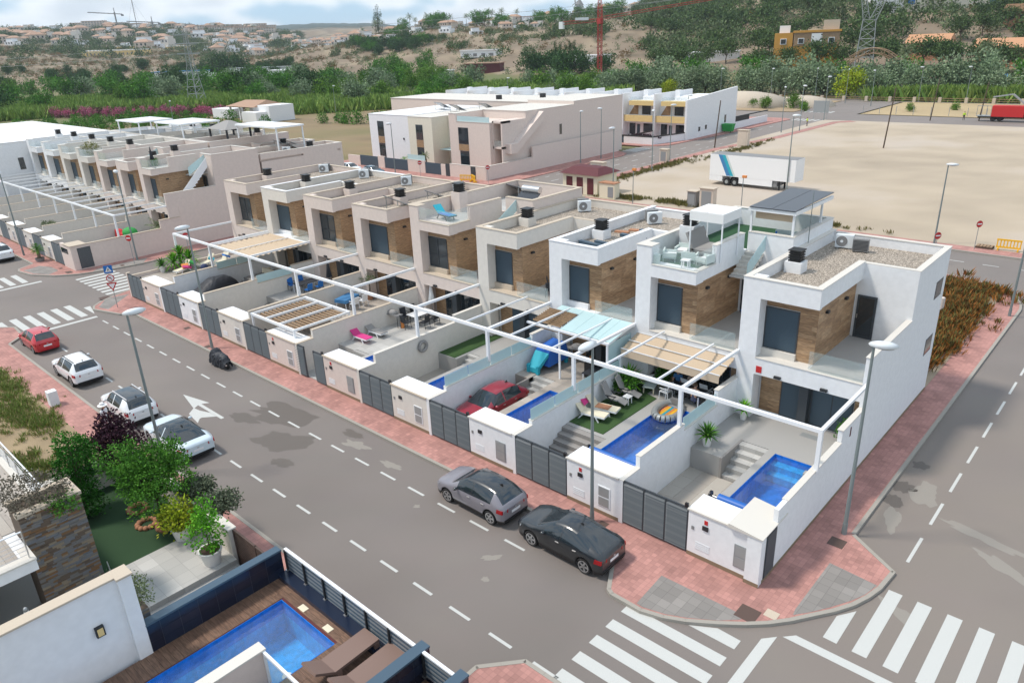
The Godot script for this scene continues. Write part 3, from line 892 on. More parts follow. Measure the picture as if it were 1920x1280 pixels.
	lamp_box(la,xl+2.1,3.62,10.0)
	lamp_box(la,xl+4.3,3.62,10.0)
	part("wall_lamp",la,M.dark_metal,h)
	var ll := mb()
	ll.box(sx+0.02,6.72,11.5,sx+0.16,6.84,11.75); ll.box(sx+0.02,6.72,13.9,sx+0.16,6.84,14.15)
	part("wall_lamp",ll,M.dark_metal,h)
	if o.get("alarm",false):
		part("alarm_sign",bx(xl+1.0,3.62,9.975,xl+1.28,3.95,9.998),M.plain_red,h)
	return h
func slat_gate(x0: float,x1: float,y1: float,d: float,fine: bool,label: String,open_mid := false) -> Node3D:
	var g := thing("driveway_gate",label,"gate",W((x0+x1) / 2,0,d),"slatted driveway gates of the row houses")
	var n := 3
	var pw := (x1 - x0) / n
	var f := mb()
	for i in n+1: f.box(x0+pw*i - 0.035,0.06,d - 0.035,x0+pw*i+0.035,y1,d+0.035)
	if not open_mid:
		f.box(x0+0.035,y1 - 0.05,d - 0.033,x1 - 0.035,y1 - 0.002,d+0.033); f.box(x0+0.035,0.062,d - 0.033,x1 - 0.035,0.12,d+0.033)
	else:
		for i in [0,2]:
			f.box(x0+pw*i+0.035,y1 - 0.05,d - 0.033,x0+pw*(i+1) - 0.035,y1 - 0.002,d+0.033); f.box(x0+pw*i+0.035,0.062,d - 0.033,x0+pw*(i+1) - 0.035,0.12,d+0.033)
	part("frame",f,M.anthracite,g)
	var joined := mb()
	for i in n:
		if open_mid and i == 1: continue
		for j in 16:
			var y := 0.14+j*(y1 - 0.22) / 16.0
			var hh := (y1 - 0.22) / 16.0 - 0.022
			var a := x0+pw*i+0.04
			var e := x0+pw*(i+1) - 0.04
			var m: MB = joined if not fine else mb()
			m.hexa(W(a,y,d - 0.07),W(e,y,d - 0.07),W(e,y,d - 0.055),W(a,y,d - 0.055),W(a,y+hh,d+0.015),W(e,y+hh,d+0.015),W(e,y+hh,d+0.03),W(a,y+hh,d+0.03))
			if fine: part("slat",m,M.gate_slat if (i+j) % 3 else M.gate_slat_pale,g)
	if not fine: part("slats",joined,M.gate_slat,g,true)
	var hd := mb()
	hd.box(x1 - 0.16,y1,d - 0.05,x1 - 0.02,y1+0.16,d+0.05)
	part("motor_head",hd,M.black_plastic,g)
	return g
func front_wall(xr: float,xg: float,wall: String,o: Dictionary) -> Node3D:
	var f := thing("garden_wall",o.label,"wall",W((xr+xg) / 2,0,0),"street walls of the row houses")
	var b := mb()
	b.box(xg,0,0,xr,2.08,1.15)
	part("wall",b,M[wall],f)
	var c := mb()
	c.box(xg - 0.03,2.08,-0.04,xr+0.0,2.12,1.2)
	part("wall_top",c,M[o.get("top","white_render")],f)
	var e := mb()
	e.box(xg - 0.04,2.06,-0.05,xr,2.125,0.06)
	part("coping",e,M[o.get("cap","coping_stone")],f)
	part("plinth",bx(xg,0.0,-0.014,xr,0.17,0.0),M.plinth_stone,f)
	var md := part("meter_door",bx(xr - 1.05,0.42,-0.03,xr - 0.42,1.42,-0.002),M.grey_metal if o.get("grey",false) else M.white_metal,f)
	part("vent_plate",bx(xr - 1.0,0.46,-0.04,xr - 0.47,0.88,-0.031),M.galvanised,md)
	part("vent_plate",bx(xr - 1.0,0.94,-0.04,xr - 0.47,1.38,-0.031),M.galvanised,md)
	var vents := mb()
	for i in 4: vents.box(xg+0.35,0.42+i*0.09,-0.016,xg+0.95,0.48+i*0.09,-0.002)
	part("vent",vents,M.lamp_white,f)
	part("letter_box",bx(xg+0.62,1.42,-0.05,xg+0.86,1.60,-0.002),M.dark_metal,f)
	part("bell",bx(xg+0.16,1.25,-0.03,xg+0.26,1.40,-0.002),M.plain_grey,f)
	if o.get("red",false): part("alarm_sign",bx(xg+0.68,1.68,-0.02,xg+0.82,1.86,-0.002),M.plain_red,f)
	return f
func party_wall(x: float,wall: String,segs: Array,label: String,cap := "coping_stone") -> Node3D:
	var t := thing("party_wall",label,"wall",W(x,0,5.5),"walls between the front yards")
	var b := mb()
	var c := mb()
	for s in segs:
		b.box(x - 0.10,0,s[0],x+0.10,s[2],s[1])
		c.box(x - 0.13,s[2],s[0] - (0.02 if s[0] > 1.3 else 0.0),x+0.13,s[2]+0.035,s[1])
	part("wall",b,M[wall],t)
	part("coping",c,M[cap],t)
	for s in segs:
		if s.size() > 3:
			var g := mb()
			var k := maxi(1,int((s[1] - s[0]) / 1.6))
			var l: float = (s[1] - s[0]) / k
			for i in k: g.box(x - 0.006,s[2]+0.035,s[0]+i*l+0.02,x+0.006,s[2]+s[3],s[0]+(i+1)*l - 0.02)
			part("glass_panel",g,M.frosted_glass,t)
	return t
func stairs(parent: Node3D,x0: float,x1: float,d0: float,d1: float,y0: float,y1: float,n: int,m: Material) -> void:
	for i in n:
		part("step",bx(x0,y0,d0+(d1 - d0)*i / n,x1,y0+(y1 - y0)*(i+1) / n,d1 - 0.001*i),m,parent)
func pool(x0: float,d0: float,x1: float,d1: float,y: float,label: String,deep := 1.25) -> Node3D:
	var p := thing("swimming_pool",label,"pool",W((x0+x1) / 2,y,(d0+d1) / 2),"swimming pools of the front yards")
	var b := mb()
	b.box(x0,y - deep - 0.1,d0,x1,y - deep,d1)
	b.box(x0 - 0.01,y - deep,d0,x0+0.02,y - 0.01,d1); b.box(x1 - 0.02,y - deep,d0,x1+0.01,y - 0.01,d1)
	b.box(x0+0.02,y - deep,d0 - 0.01,x1 - 0.02,y - 0.01,d0+0.02); b.box(x0+0.02,y - deep,d1 - 0.02,x1 - 0.02,y - 0.01,d1+0.01)
	part("basin",b,M.pool_mosaic,p)
	var wt := mb()
	wt.quad(W(x0+0.02,y - 0.14,d0+0.02),W(x1 - 0.02,y - 0.14,d0+0.02),W(x1 - 0.02,y - 0.14,d1 - 0.02),W(x0+0.02,y - 0.14,d1 - 0.02))
	part("water",wt,M.pool_water,p)
	return p
func floor_with_hole(m: MB,x0: float,d0: float,x1: float,d1: float,hx0: float,hd0: float,hx1: float,hd1: float,y0: float,y1: float) -> void:
	if hd0 > d0: m.box(x0,y0,d0,x1,y1,hd0)
	if d1 > hd1: m.box(x0,y0,hd1,x1,y1,d1)
	if hx0 > x0: m.box(x0,y0,hd0,hx0,y1,hd1)
	if x1 > hx1: m.box(hx1,y0,hd0,x1,y1,hd1)
var protos := {}
func MAKERS() -> Dictionary:
	return {"air_conditioner": make_air_conditioner,"apartment": make_apartment,"barbecue": make_barbecue,"blue_chair": make_blue_chair,"blue_table": make_blue_table,"bush_pot": make_bush_pot,"condenser": make_condenser,"cycad_pot": make_cycad_pot,"dark_chair": make_dark_chair,"dark_parasol": make_dark_parasol,"dark_table": make_dark_table,"gas_grill": make_gas_grill,"green_pot": make_green_pot,"grey_lounger": make_grey_lounger,"lounge_chair": make_lounge_chair,"pale_parasol": make_pale_parasol,"palm_pot": make_palm_pot,"pink_lounger": make_pink_lounger,"recliner": make_recliner,"red_agave": make_red_agave,"side_table": make_side_table,"small_table": make_small_table,"sofa": make_sofa,"solar_panel": make_solar_panel,"tall_pot": make_tall_pot,"teal_lounger": make_teal_lounger,"terrace_row": make_terrace_row,"topiary_pot": make_topiary_pot,"villa_a": make_villa_a,"villa_b": make_villa_b,"villa_c": make_villa_c,"white_chair": make_white_chair,"white_lounger": make_white_lounger,"white_table": make_white_table,"yucca_pot": make_yucca_pot}
func place(key: String,at: Vector3,turn: float,label: String,group := "",size := 1.0) -> Node3D:
	if not protos.has(key):
		var o: Node3D = MAKERS()[key].call()
		protos[key] = o
		o.transform = Transform3D(Basis(Vector3.UP,turn).scaled(Vector3.ONE*size),at)
		o.set_meta("label",label)
		if group != "": o.set_meta("group",group)
		return o
	return copy(protos[key],at,turn,label,group,size)
func start(called: String,category: String) -> Node3D:
	return thing(called,called.replace("_"," "),category)
func make_air_conditioner() -> Node3D:
	var o := start("air_conditioner","air conditioner")
	part("body",bx(-0.45,0.08,-0.17,0.45,0.78,0.17),M.lamp_white,o)
	var f := mb()
	f.cyl(W(-0.12,0.43,-0.171),W(-0.12,0.43,-0.185),0.29,0.29,20)
	part("fan_grille",f,M.plain_grey,o)
	var hub := mb()
	hub.cyl(W(-0.12,0.43,-0.185),W(-0.12,0.43,-0.195),0.08,0.08,12)
	part("fan_hub",hub,M.lamp_white,o)
	var g := mb()
	for i in 6: g.box(0.452,0.2+i*0.09,-0.14,0.458,0.24+i*0.09,0.14)
	part("side_vent",g,M.plain_grey,o)
	for x in [-0.3,0.3]: part("foot",bx(x - 0.05,0,-0.2,x+0.05,0.08,0.2),M.plain_grey,o)
	return o
func make_condenser() -> Node3D:
	var o := start("heat_pump","heat pump")
	part("body",bx(-0.4,0.06,-0.16,0.4,0.72,0.16),M.plain_grey,o)
	var g := mb()
	for i in 8: g.box(-0.37,0.12+i*0.07,-0.168,0.37,0.15+i*0.07,-0.16)
	part("grille",g,M.black_plastic,o)
	for x in [-0.3,0.3]: part("foot",bx(x - 0.05,0,-0.18,x+0.05,0.06,0.18),M.dark_metal,o)
	return o
func make_solar_panel() -> Node3D:
	var o := start("solar_collector","solar panel")
	var a := deg_to_rad(-28)
	var b := Basis(Vector3.RIGHT,-a)
	part("panel",mb().obox(Vector3(0,0.55,0),Vector3(2.0,0.04,1.7),b),M.solar_blue,o)
	var f := mb()
	f.obox(Vector3(0,0.572,0),Vector3(0.03,0.012,1.7),b)
	for s in [-0.425,0.0,0.425]: f.obox(Vector3(0,0.572,0)+b*Vector3(0,0,s),Vector3(2.0,0.008,0.02),b)
	for s in [-1.0,1.0]: f.obox(Vector3(s,0.56,0),Vector3(0.03,0.06,1.72),b)
	part("frame",f,M.galvanised,o)
	for s in [-0.85,0.85]:
		part("leg",mb().bar(Vector3(s,0,-0.65),Vector3(s,0.88,-0.65),0.04,0.04),M.galvanised,o)
		part("leg",mb().bar(Vector3(s,0,0.7),Vector3(s,0.2,0.7),0.04,0.04),M.galvanised,o)
		part("brace",mb().bar(Vector3(s,0.02,-0.65),Vector3(s,0.02,0.72),0.04,0.04),M.galvanised,o)
	return o
func lounger_at(called: String,cloth: String,frame: String,back := 38.0) -> Node3D:
	var o := start(called,"sun lounger")
	var f := mb()
	for s in [-0.30,0.30]:
		f.bar(Vector3(s,0.30,-0.35),Vector3(s,0.30,0.95),0.05,0.07)
	f.bar(Vector3(-0.3,0.30,0.93),Vector3(0.3,0.30,0.93),0.05,0.06); f.bar(Vector3(-0.3,0.30,-0.33),Vector3(0.3,0.30,-0.33),0.05,0.06)
	part("frame",f,M[frame],o)
	for s in [-0.30,0.30]:
		part("leg",mb().bar(Vector3(s,0.28,0.45),Vector3(s,0,0.62),0.05,0.06),M[frame],o)
		part("leg",mb().bar(Vector3(s,0.28,-0.25),Vector3(s,0,-0.5),0.05,0.06),M[frame],o)
	part("seat",bx(-0.29,0.335,-0.95,0.29,0.375,0.34),M[cloth],o)
	var a := deg_to_rad(back)
	var m := mb()
	m.obox(Vector3(0,0.35+0.36*sin(a),-0.34 - 0.36*cos(a)),Vector3(0.58,0.04,0.74),Basis(Vector3.RIGHT,a))
	part("backrest",m,M[cloth],o)
	return o
func make_pink_lounger() -> Node3D: return lounger_at("sun_lounger","plain_pink","white_metal")
func make_grey_lounger() -> Node3D: return lounger_at("sun_lounger","canvas_grey","white_metal",30.0)
func make_white_lounger() -> Node3D: return lounger_at("sun_lounger","plain_cream","white_metal",52.0)
func make_teal_lounger() -> Node3D:
	var o := lounger_at("sun_lounger","plain_teal","dark_metal",40.0)
	part("pad_stripe",bx(-0.30,0.376,-0.93,-0.05,0.39,0.33),M.plain_blue,o)
	part("pad_stripe",bx(0.1,0.376,-0.93,0.2,0.39,0.33),M.plain_blue,o)
	return o
func make_recliner() -> Node3D:
	var o := start("recliner_chair","chair")
	var a := deg_to_rad(62)
	part("backrest",mb().obox(Vector3(0,0.80,-0.42),Vector3(0.52,0.05,0.85),Basis(Vector3.RIGHT,a)),M.canvas_grey,o)
	part("seat",mb().obox(Vector3(0,0.42,0.02),Vector3(0.52,0.05,0.52),Basis(Vector3.RIGHT,deg_to_rad(8))),M.canvas_grey,o)
	part("leg_rest",mb().obox(Vector3(0,0.34,0.5),Vector3(0.5,0.05,0.5),Basis(Vector3.RIGHT,deg_to_rad(20))),M.canvas_grey,o)
	for s in [-0.3,0.3]:
		part("armrest",bx(s - 0.03,0.60,-0.25,s+0.03,0.64,0.35),M.dark_metal,o)
		part("leg",mb().bar(Vector3(s,0.62,0.2),Vector3(s,0,-0.35),0.03,0.03),M.dark_metal,o)
		part("leg",mb().bar(Vector3(s,0.62,-0.3),Vector3(s,0,0.4),0.03,0.03),M.dark_metal,o)
	return o
func chair_of(cloth: String,frame: String) -> Node3D:
	var o := start("garden_chair","chair")
	part("seat",bx(-0.24,0.42,-0.24,0.24,0.46,0.24),M[cloth],o)
	part("backrest",mb().obox(Vector3(0,0.72,-0.27),Vector3(0.46,0.5,0.035),Basis(Vector3.RIGHT,deg_to_rad(-12))),M[cloth],o)
	for s in [[-0.23,-0.25],[0.23,-0.25],[-0.23,0.22],[0.23,0.22]]:
		part("leg",mb().bar(Vector3(s[0],0.44,s[1]),Vector3(s[0]*1.05,0,s[1]*1.15),0.03,0.03),M[frame],o)
	for s in [-0.26,0.26]: part("armrest",bx(s - 0.025,0.64,-0.22,s+0.025,0.67,0.24),M[frame],o)
	return o
func make_dark_chair() -> Node3D: return chair_of("canvas_dark","dark_metal")
func make_blue_chair() -> Node3D: return chair_of("plain_sign_blue","dark_metal")
func make_white_chair() -> Node3D: return chair_of("white_metal","white_metal")
func table_of(called: String,top: String,legs: String,w: float,l: float,h: float) -> Node3D:
	var o := start(called,"table")
	part("tabletop",bx(-w / 2,h - 0.04,-l / 2,w / 2,h,l / 2),M[top],o)
	for s in [[-1,-1],[1,-1],[-1,1],[1,1]]:
		part("leg",mb().bar(Vector3(s[0]*(w / 2 - 0.06),h - 0.04,s[1]*(l / 2 - 0.06)),Vector3(s[0]*(w / 2 - 0.05),0,s[1]*(l / 2 - 0.05)),0.05,0.05),M[legs],o)
	return o
func make_white_table() -> Node3D: return table_of("garden_table","plain_white","dark_metal",0.95,1.7,0.74)
func make_dark_table() -> Node3D: return table_of("garden_table","canvas_dark","white_metal",1.0,2.0,0.74)
func make_side_table() -> Node3D: return table_of("side_table","plain_aqua","plain_cream",0.65,1.1,0.38)
func make_small_table() -> Node3D: return table_of("side_table","plain_white","plain_white",0.4,0.4,0.42)
func make_blue_table() -> Node3D:
	var o := table_of("garden_table","white_metal","white_metal",0.95,1.6,0.74)
	var c := mb()
	c.box(-0.50,0.742,-0.83,0.50,0.75,0.83)
	for s in [-1.0,1.0]:
		c.box(s*0.50,0.48,-0.83,s*0.506,0.742,0.83); c.box(-0.50,0.5,s*0.83,0.50,0.742,s*0.836)
	part("tablecloth",c,M.market_blue,o)
	return o
func parasol_of(cloth: String,hgt: float) -> Node3D:
	var o := start("folded_parasol","parasol")
	part("pole",mb().cyl(Vector3(0,0.05,0),Vector3(0,hgt,0),0.025,0.025,8),M.grey_metal,o)
	part("foot",mb().cyl(Vector3(0,0,0),Vector3(0,0.08,0),0.25,0.22,14),M.plain_grey,o)
	var c := mb()
	var y0 := hgt*0.42
	var k := 20
	for j in 6:
		for i in k:
			var pt := func(ii: int,jj: int) -> Vector3:
				var t := jj / 6.0
				var r := (0.05+0.15*(1 - t))*(1.0+0.28*(1.0 if ii % 2 else -1.0)*(1 - t))
				var a := TAU*ii / k
				return Vector3(cos(a)*r,lerpf(y0,hgt - 0.05,t),sin(a)*r)
			c.quad(pt.call(i+1,j),pt.call(i,j),pt.call(i,j+1),pt.call(i+1,j+1))
	part("canopy",c,M[cloth],o)
	part("finial",mb().sphere(Vector3(0,hgt,0),Vector3(0.05,0.06,0.05),8,6),M.grey_metal,o)
	return o
func make_pale_parasol() -> Node3D: return parasol_of("canvas_white",2.5)
func make_dark_parasol() -> Node3D: return parasol_of("canvas_dark",2.4)
func make_barbecue() -> Node3D:
	var o := start("barbecue","barbecue")
	part("bowl",mb().sphere(Vector3(0,0.82,0),Vector3(0.29,0.24,0.29),14,10),M.black_plastic,o)
	for i in 3:
		var a := TAU*i / 3
		part("leg",mb().bar(Vector3(cos(a)*0.15,0.7,sin(a)*0.15),Vector3(cos(a)*0.32,0,sin(a)*0.32),0.025,0.025),M.dark_metal,o)
	return o
func make_gas_grill() -> Node3D:
	var o := start("gas_grill","barbecue")
	part("lid",mb().sphere(Vector3(0,0.95,0),Vector3(0.42,0.22,0.27),14,8),M.canvas_grey,o)
	part("shelf",bx(-0.75,0.84,-0.26,0.75,0.88,0.26),M.plain_grey,o)
	for s in [[-0.6,-0.2],[0.6,-0.2],[-0.6,0.2],[0.6,0.2]]: part("leg",mb().bar(Vector3(s[0],0.84,s[1]),Vector3(s[0],0,s[1]),0.03,0.03),M.dark_metal,o)
	part("gas_bottle",mb().cyl(Vector3(0.85,0,0),Vector3(0.85,0.45,0),0.13,0.13,12),M.plain_orange,o)
	return o
func make_sofa() -> Node3D:
	var o := start("garden_sofa","sofa")
	part("seat",bx(-0.35,0.32,-0.9,0.35,0.42,0.9),M.plain_cream,o)
	part("backrest",bx(-0.42,0.42,-0.9,-0.30,0.80,0.9),M.plain_cream,o)
	for s in [-0.92,0.92]: part("armrest",bx(-0.4,0.32,s - 0.05,0.35,0.6,s+0.05),M.plain_cream,o)
	for s in [[-0.3,-0.85],[0.3,-0.85],[-0.3,0.85],[0.3,0.85]]: part("leg",bx(s[0] - 0.02,0,s[1] - 0.02,s[0]+0.02,0.32,s[1]+0.02),M.white_metal,o)
	return o
func make_lounge_chair() -> Node3D:
	var o := start("armchair","armchair")
	var g := "plain_aqua"
	part("frame",bx(-0.42,0.22,-0.40,0.42,0.32,0.40),M[g],o)
	part("backrest",bx(-0.42,0.32,0.32,0.42,0.72,0.40),M[g],o)
	for s in [-0.42,0.42]: part("armrest",bx(s - 0.05,0.32,-0.40,s+0.05,0.58,0.32),M[g],o)
	part("cushion",bx(-0.36,0.32,-0.38,0.36,0.44,0.31),M.plain_white,o)
	for s in [[-0.38,-0.36],[0.38,-0.36],[-0.38,0.36],[0.38,0.36]]: part("leg",bx(s[0] - 0.02,0,s[1] - 0.02,s[0]+0.02,0.22,s[1]+0.02),M[g],o)
	return o
func leaf_quad(m: MB,at: Vector3,dir: Vector3,l: float,w: float,roll: float) -> void:
	var s := dir.cross(Vector3(0.31,0.91,0.27)).normalized()
	var u := dir.cross(s).normalized()
	var side := (s*cos(roll)+u*sin(roll))*w*0.5
	var tip := at+dir*l
	var mid := at+dir*l*0.45
	m.tri(at,mid+side,tip)
	m.tri(at,tip,mid - side)
func crown(m: MB,r: RandomNumberGenerator,lobes: Array,count: int,size: float,tones: Array,fill := 0.55) -> void:
	m.use_c = true
	var tot := 0.0
	for q in lobes: tot += q[1].x*q[1].y*q[1].z
	for q in lobes:
		var k := int(count*q[1].x*q[1].y*q[1].z / tot)
		var tone: Color = tones[r.randi() % tones.size()]
		var clumps := maxi(3,k / 14)
		for i in clumps:
			var dir := Vector3(r.randfn(),r.randfn(),r.randfn()).normalized()
			var rad := pow(r.randf(),0.33)*(1.0 - fill)+fill
			if r.randf() < 0.16: rad *= 1.12
			var c: Vector3 = q[0]+dir*q[1]*rad
			var ct := tone.lerp(tones[r.randi() % tones.size()],0.6)*(0.8+0.45*r.randf())
			for j in 14:
				var ld := (dir+Vector3(r.randfn(),r.randfn()+0.25,r.randfn())*0.8).normalized()
				m.col = Color(ct.r,ct.g,ct.b)*(0.85+0.3*r.randf())
				m.col.a = 1
				leaf_quad(m,c+Vector3(r.randfn(),r.randfn(),r.randfn())*size*1.1,ld,size*(0.8+0.6*r.randf()),size*(0.55+0.3*r.randf()),r.randf()*TAU)
func limb(m: MB,a: Vector3,b: Vector3,r0: float,r1: float,bend: Vector3,k := 4,seg := 7) -> void:
	var p := a
	for i in k:
		var t := float(i+1) / k
		var q := a.lerp(b,t)+bend*sin(t*PI)
		m.cyl(p,q,lerpf(r0,r1,float(i) / k),lerpf(r0,r1,t),seg,false)
		p = q
func tree_of(called: String,sd: int,tall: float,wide: float,stem: float,tones: Array,leaves: int,leaf: float,shape := "round",category := "tree") -> Node3D:
	var r := RandomNumberGenerator.new()
	r.seed = sd
	var o := start(called,category)
	var t := mb()
	var base := Vector3.ZERO
	var fork := Vector3(r.randfn()*0.04*tall,tall*stem,r.randfn()*0.04*tall)
	limb(t,base,fork,tall*0.028+0.03,tall*0.02,Vector3(r.randfn(),0,r.randfn())*0.02*tall)
	var lobes := []
	var n := 9
	for i in n:
		var a := TAU*i / n+r.randf()
		var yy := lerpf(stem+0.12,0.86,r.randf())
		var rr := wide*0.5*(0.25+0.5*r.randf())
		if shape == "column":
			yy = lerpf(stem+0.05,0.92,(i+0.5) / n)
			rr = wide*0.12
		elif shape == "umbrella":
			yy = lerpf(0.72,0.88,r.randf())
			rr = wide*0.5*(0.2+0.65*r.randf())
		elif shape == "willow":
			yy = lerpf(0.3,0.84,r.randf())
			rr = wide*0.5*(0.3+0.4*r.randf())*(1.15 - 0.5*yy)
		var c := Vector3(cos(a)*rr,tall*yy,sin(a)*rr)
		var sz := wide*(0.17+0.10*r.randf())
		var rad := Vector3(sz*1.25,sz*(0.8 if shape == "umbrella" else 1.05),sz*1.25)
		if shape == "column":
			var pr := wide*0.42*sqrt(maxf(0.05,1.0 - pow(absf(yy - 0.42)*1.75,2)))
			rad = Vector3(pr,tall*0.085,pr)
		lobes.append([c,rad])
		limb(t,fork,c,tall*0.013,tall*0.004,Vector3(0,tall*0.02,0),3,5)
	if shape == "round" or shape == "willow": lobes.append([Vector3(0,tall*(0.62 if shape == "round" else 0.5),0),Vector3(wide*0.3,tall*0.27,wide*0.3)])
	part("trunk",t,M.bark,o)
	var c2 := mb()
	crown(c2,r,lobes,leaves,leaf,tones)
	part("crown",c2,M.leaf,o)
	return o
func palm_of(called: String,sd: int,tall: float,fronds: int,len: float,tones: Array,droop := 1.0) -> Node3D:
	var r := RandomNumberGenerator.new()
	r.seed = sd
	var o := start(called,"palm tree")
	var t := mb()
	limb(t,Vector3.ZERO,Vector3(0,tall,0),0.17+tall*0.008,0.13,Vector3(r.randfn()*0.05*tall,0,0),6,8)
	part("trunk",t,M.palm_bark,o)
	var c := mb()
	c.use_c = true
	for i in fronds:
		var a := TAU*i*0.381966+r.randf()*0.3
		var el := lerpf(1.25,-0.5*droop,float(i) / fronds)
		var dir := Vector3(cos(a)*cos(el),sin(el),sin(a)*cos(el))
		var p := Vector3(0,tall,0)
		var l := len*(0.85+0.3*r.randf())
		for k in 9:
			var q := p+dir*l / 9
			dir = (dir+Vector3(0,-0.13*droop,0)).normalized()
			m_frond(c,p,q,dir,l*0.30*sin(PI*(k+0.8) / 10.0),tones[r.randi() % tones.size()],r)
			p = q
	part("crown",c,M.leaf,o)
	return o
func m_frond(c: MB,p: Vector3,q: Vector3,dir: Vector3,w: float,tone: Color,r: RandomNumberGenerator) -> void:
	var s := dir.cross(Vector3.UP)
	s = Vector3.RIGHT if s.length() < 0.05 else s.normalized()
	c.col = tone*(0.75+0.5*r.randf())
	c.col.a = 1
	for e in [-1.0,1.0]:
		for f in 2:
			var a := p.lerp(q,f*0.5)
			var tip: Vector3 = a+s*e*w+dir*w*0.6+Vector3(0,-w*0.35,0)
			c.tri(a,a+(q - p)*0.35,tip)
func pot_plant(called: String,sd: int,pot: String,pr: float,ph: float,kind: String,tones: Array,hgt: float,wide: float) -> Node3D:
	var r := RandomNumberGenerator.new()
	r.seed = sd
	var o := start(called,"potted plant")
	var p := mb()
	p.lathe(Vector3.ZERO,[[pr*0.72,0.0],[pr,ph*0.93],[pr*1.06,ph*0.93],[pr*1.06,ph],[pr*0.9,ph],[pr*0.88,ph - 0.05]],16)
	part("pot",p,M[pot],o)
	part("soil",mb().cyl(Vector3(0,ph - 0.08,0),Vector3(0,ph - 0.04,0),pr*0.9,pr*0.9,14),M.soil,o)
	var c := mb()
	c.use_c = true
	if kind == "spiky":
		for i in 46:
			var a := TAU*i*0.381966
			var el := lerpf(1.45,0.05,i / 46.0)
			var dir := Vector3(cos(a)*cos(el),sin(el),sin(a)*cos(el))
			c.col = tones[r.randi() % tones.size()]*(0.8+0.4*r.randf()); c.col.a = 1
			var b := Vector3(0,ph,0)
			var mid := b+dir*wide*0.5
			var tip := mid+(dir+Vector3(0,-0.45,0)).normalized()*wide*0.5
			var s := dir.cross(Vector3.UP).normalized()*wide*0.07
			c.quad(b - s*0.4,b+s*0.4,mid+s,mid - s); c.tri(mid - s,mid+s,tip)
	elif kind == "topiary":
		part("stem",mb().cyl(Vector3(0,ph - 0.05,0),Vector3(0,hgt - wide*0.4,0),0.035,0.03,8),M.bark,o)
		crown(c,r,[[Vector3(0,hgt,0),Vector3(wide,wide*0.95,wide)*0.5]],900,0.09,tones)
	else:
		part("stem",mb().cyl(Vector3(0,ph - 0.05,0),Vector3(0,ph+hgt*0.5,0),0.03,0.015,7),M.bark,o)
		crown(c,r,[[Vector3(0,ph+hgt*0.35,0),Vector3(wide*0.5,hgt*0.35,wide*0.5)],[Vector3(wide*0.1,ph+hgt*0.72,0),Vector3(wide*0.36,hgt*0.28,wide*0.36)]],1300,0.11,tones)
	part("leaves",c,M.leaf,o)
	return o
const GREEN := [Color(0.068,0.189,0.027),Color(0.108,0.270,0.034),Color(0.047,0.135,0.020)]
const BRIGHT := [Color(0.125,0.362,0.025),Color(0.188,0.450,0.037),Color(0.075,0.250,0.019)]
const OLIVE := [Color(0.149,0.189,0.095),Color(0.203,0.243,0.135),Color(0.108,0.149,0.068)]
const WILLOW := [Color(0.182,0.247,0.143),Color(0.234,0.299,0.182),Color(0.130,0.195,0.098)]
const PINE := [Color(0.068,0.112,0.038),Color(0.090,0.143,0.045),Color(0.045,0.083,0.030)]
const REED := [Color(0.208,0.312,0.065),Color(0.260,0.351,0.091),Color(0.143,0.247,0.052)]
const LIME := [Color(0.30,0.36,0.02),Color(0.22,0.32,0.02),Color(0.36,0.38,0.04)]
const PURPLE := [Color(0.045,0.018,0.03),Color(0.065,0.028,0.04),Color(0.03,0.012,0.02)]
const DRY := [Color(0.16,0.11,0.05),Color(0.20,0.13,0.05),Color(0.11,0.085,0.04)]
func make_cycad_pot() -> Node3D: return pot_plant("potted_cycad",1,"white_pot",0.24,0.5,"spiky",GREEN,0.8,0.75)
func make_yucca_pot() -> Node3D: return pot_plant("potted_yucca",2,"white_pot",0.2,0.5,"spiky",BRIGHT,0.8,0.62)
func make_topiary_pot() -> Node3D: return pot_plant("potted_ficus",3,"white_pot",0.32,0.6,"topiary",GREEN,2.0,1.25)
func make_bush_pot() -> Node3D: return pot_plant("potted_bush",4,"white_pot",0.34,0.5,"bush",LIME,1.1,1.1)
func make_tall_pot() -> Node3D: return pot_plant("potted_climber",5,"white_pot",0.42,0.62,"bush",BRIGHT,2.3,1.0)
func make_palm_pot() -> Node3D: return pot_plant("potted_palm",6,"terracotta",0.2,0.35,"spiky",BRIGHT,1.0,0.95)
func make_green_pot() -> Node3D: return pot_plant("potted_shrub",7,"plain_lime",0.18,0.32,"bush",GREEN,0.6,0.6)
func make_red_agave() -> Node3D: return pot_plant("potted_agave",8,"terracotta",0.22,0.4,"spiky",PURPLE,1.0,1.0)
const PX := [0.0,-6.15,-12.15,-18.1,-24.05,-30.4,-37.0,-43.4,-49.8,-56.2]
const GATES := [[-6.05,-3.04],[-12.05,-9.02],[-18.0,-15.11],[-23.95,-21.12],[-30.65,-27.5],[-36.9,-33.9],[-43.3,-40.4],[-49.7,-46.6],[-56.0,-53.3]]
const ROW := "white and cream two-storey row houses behind the street gates"
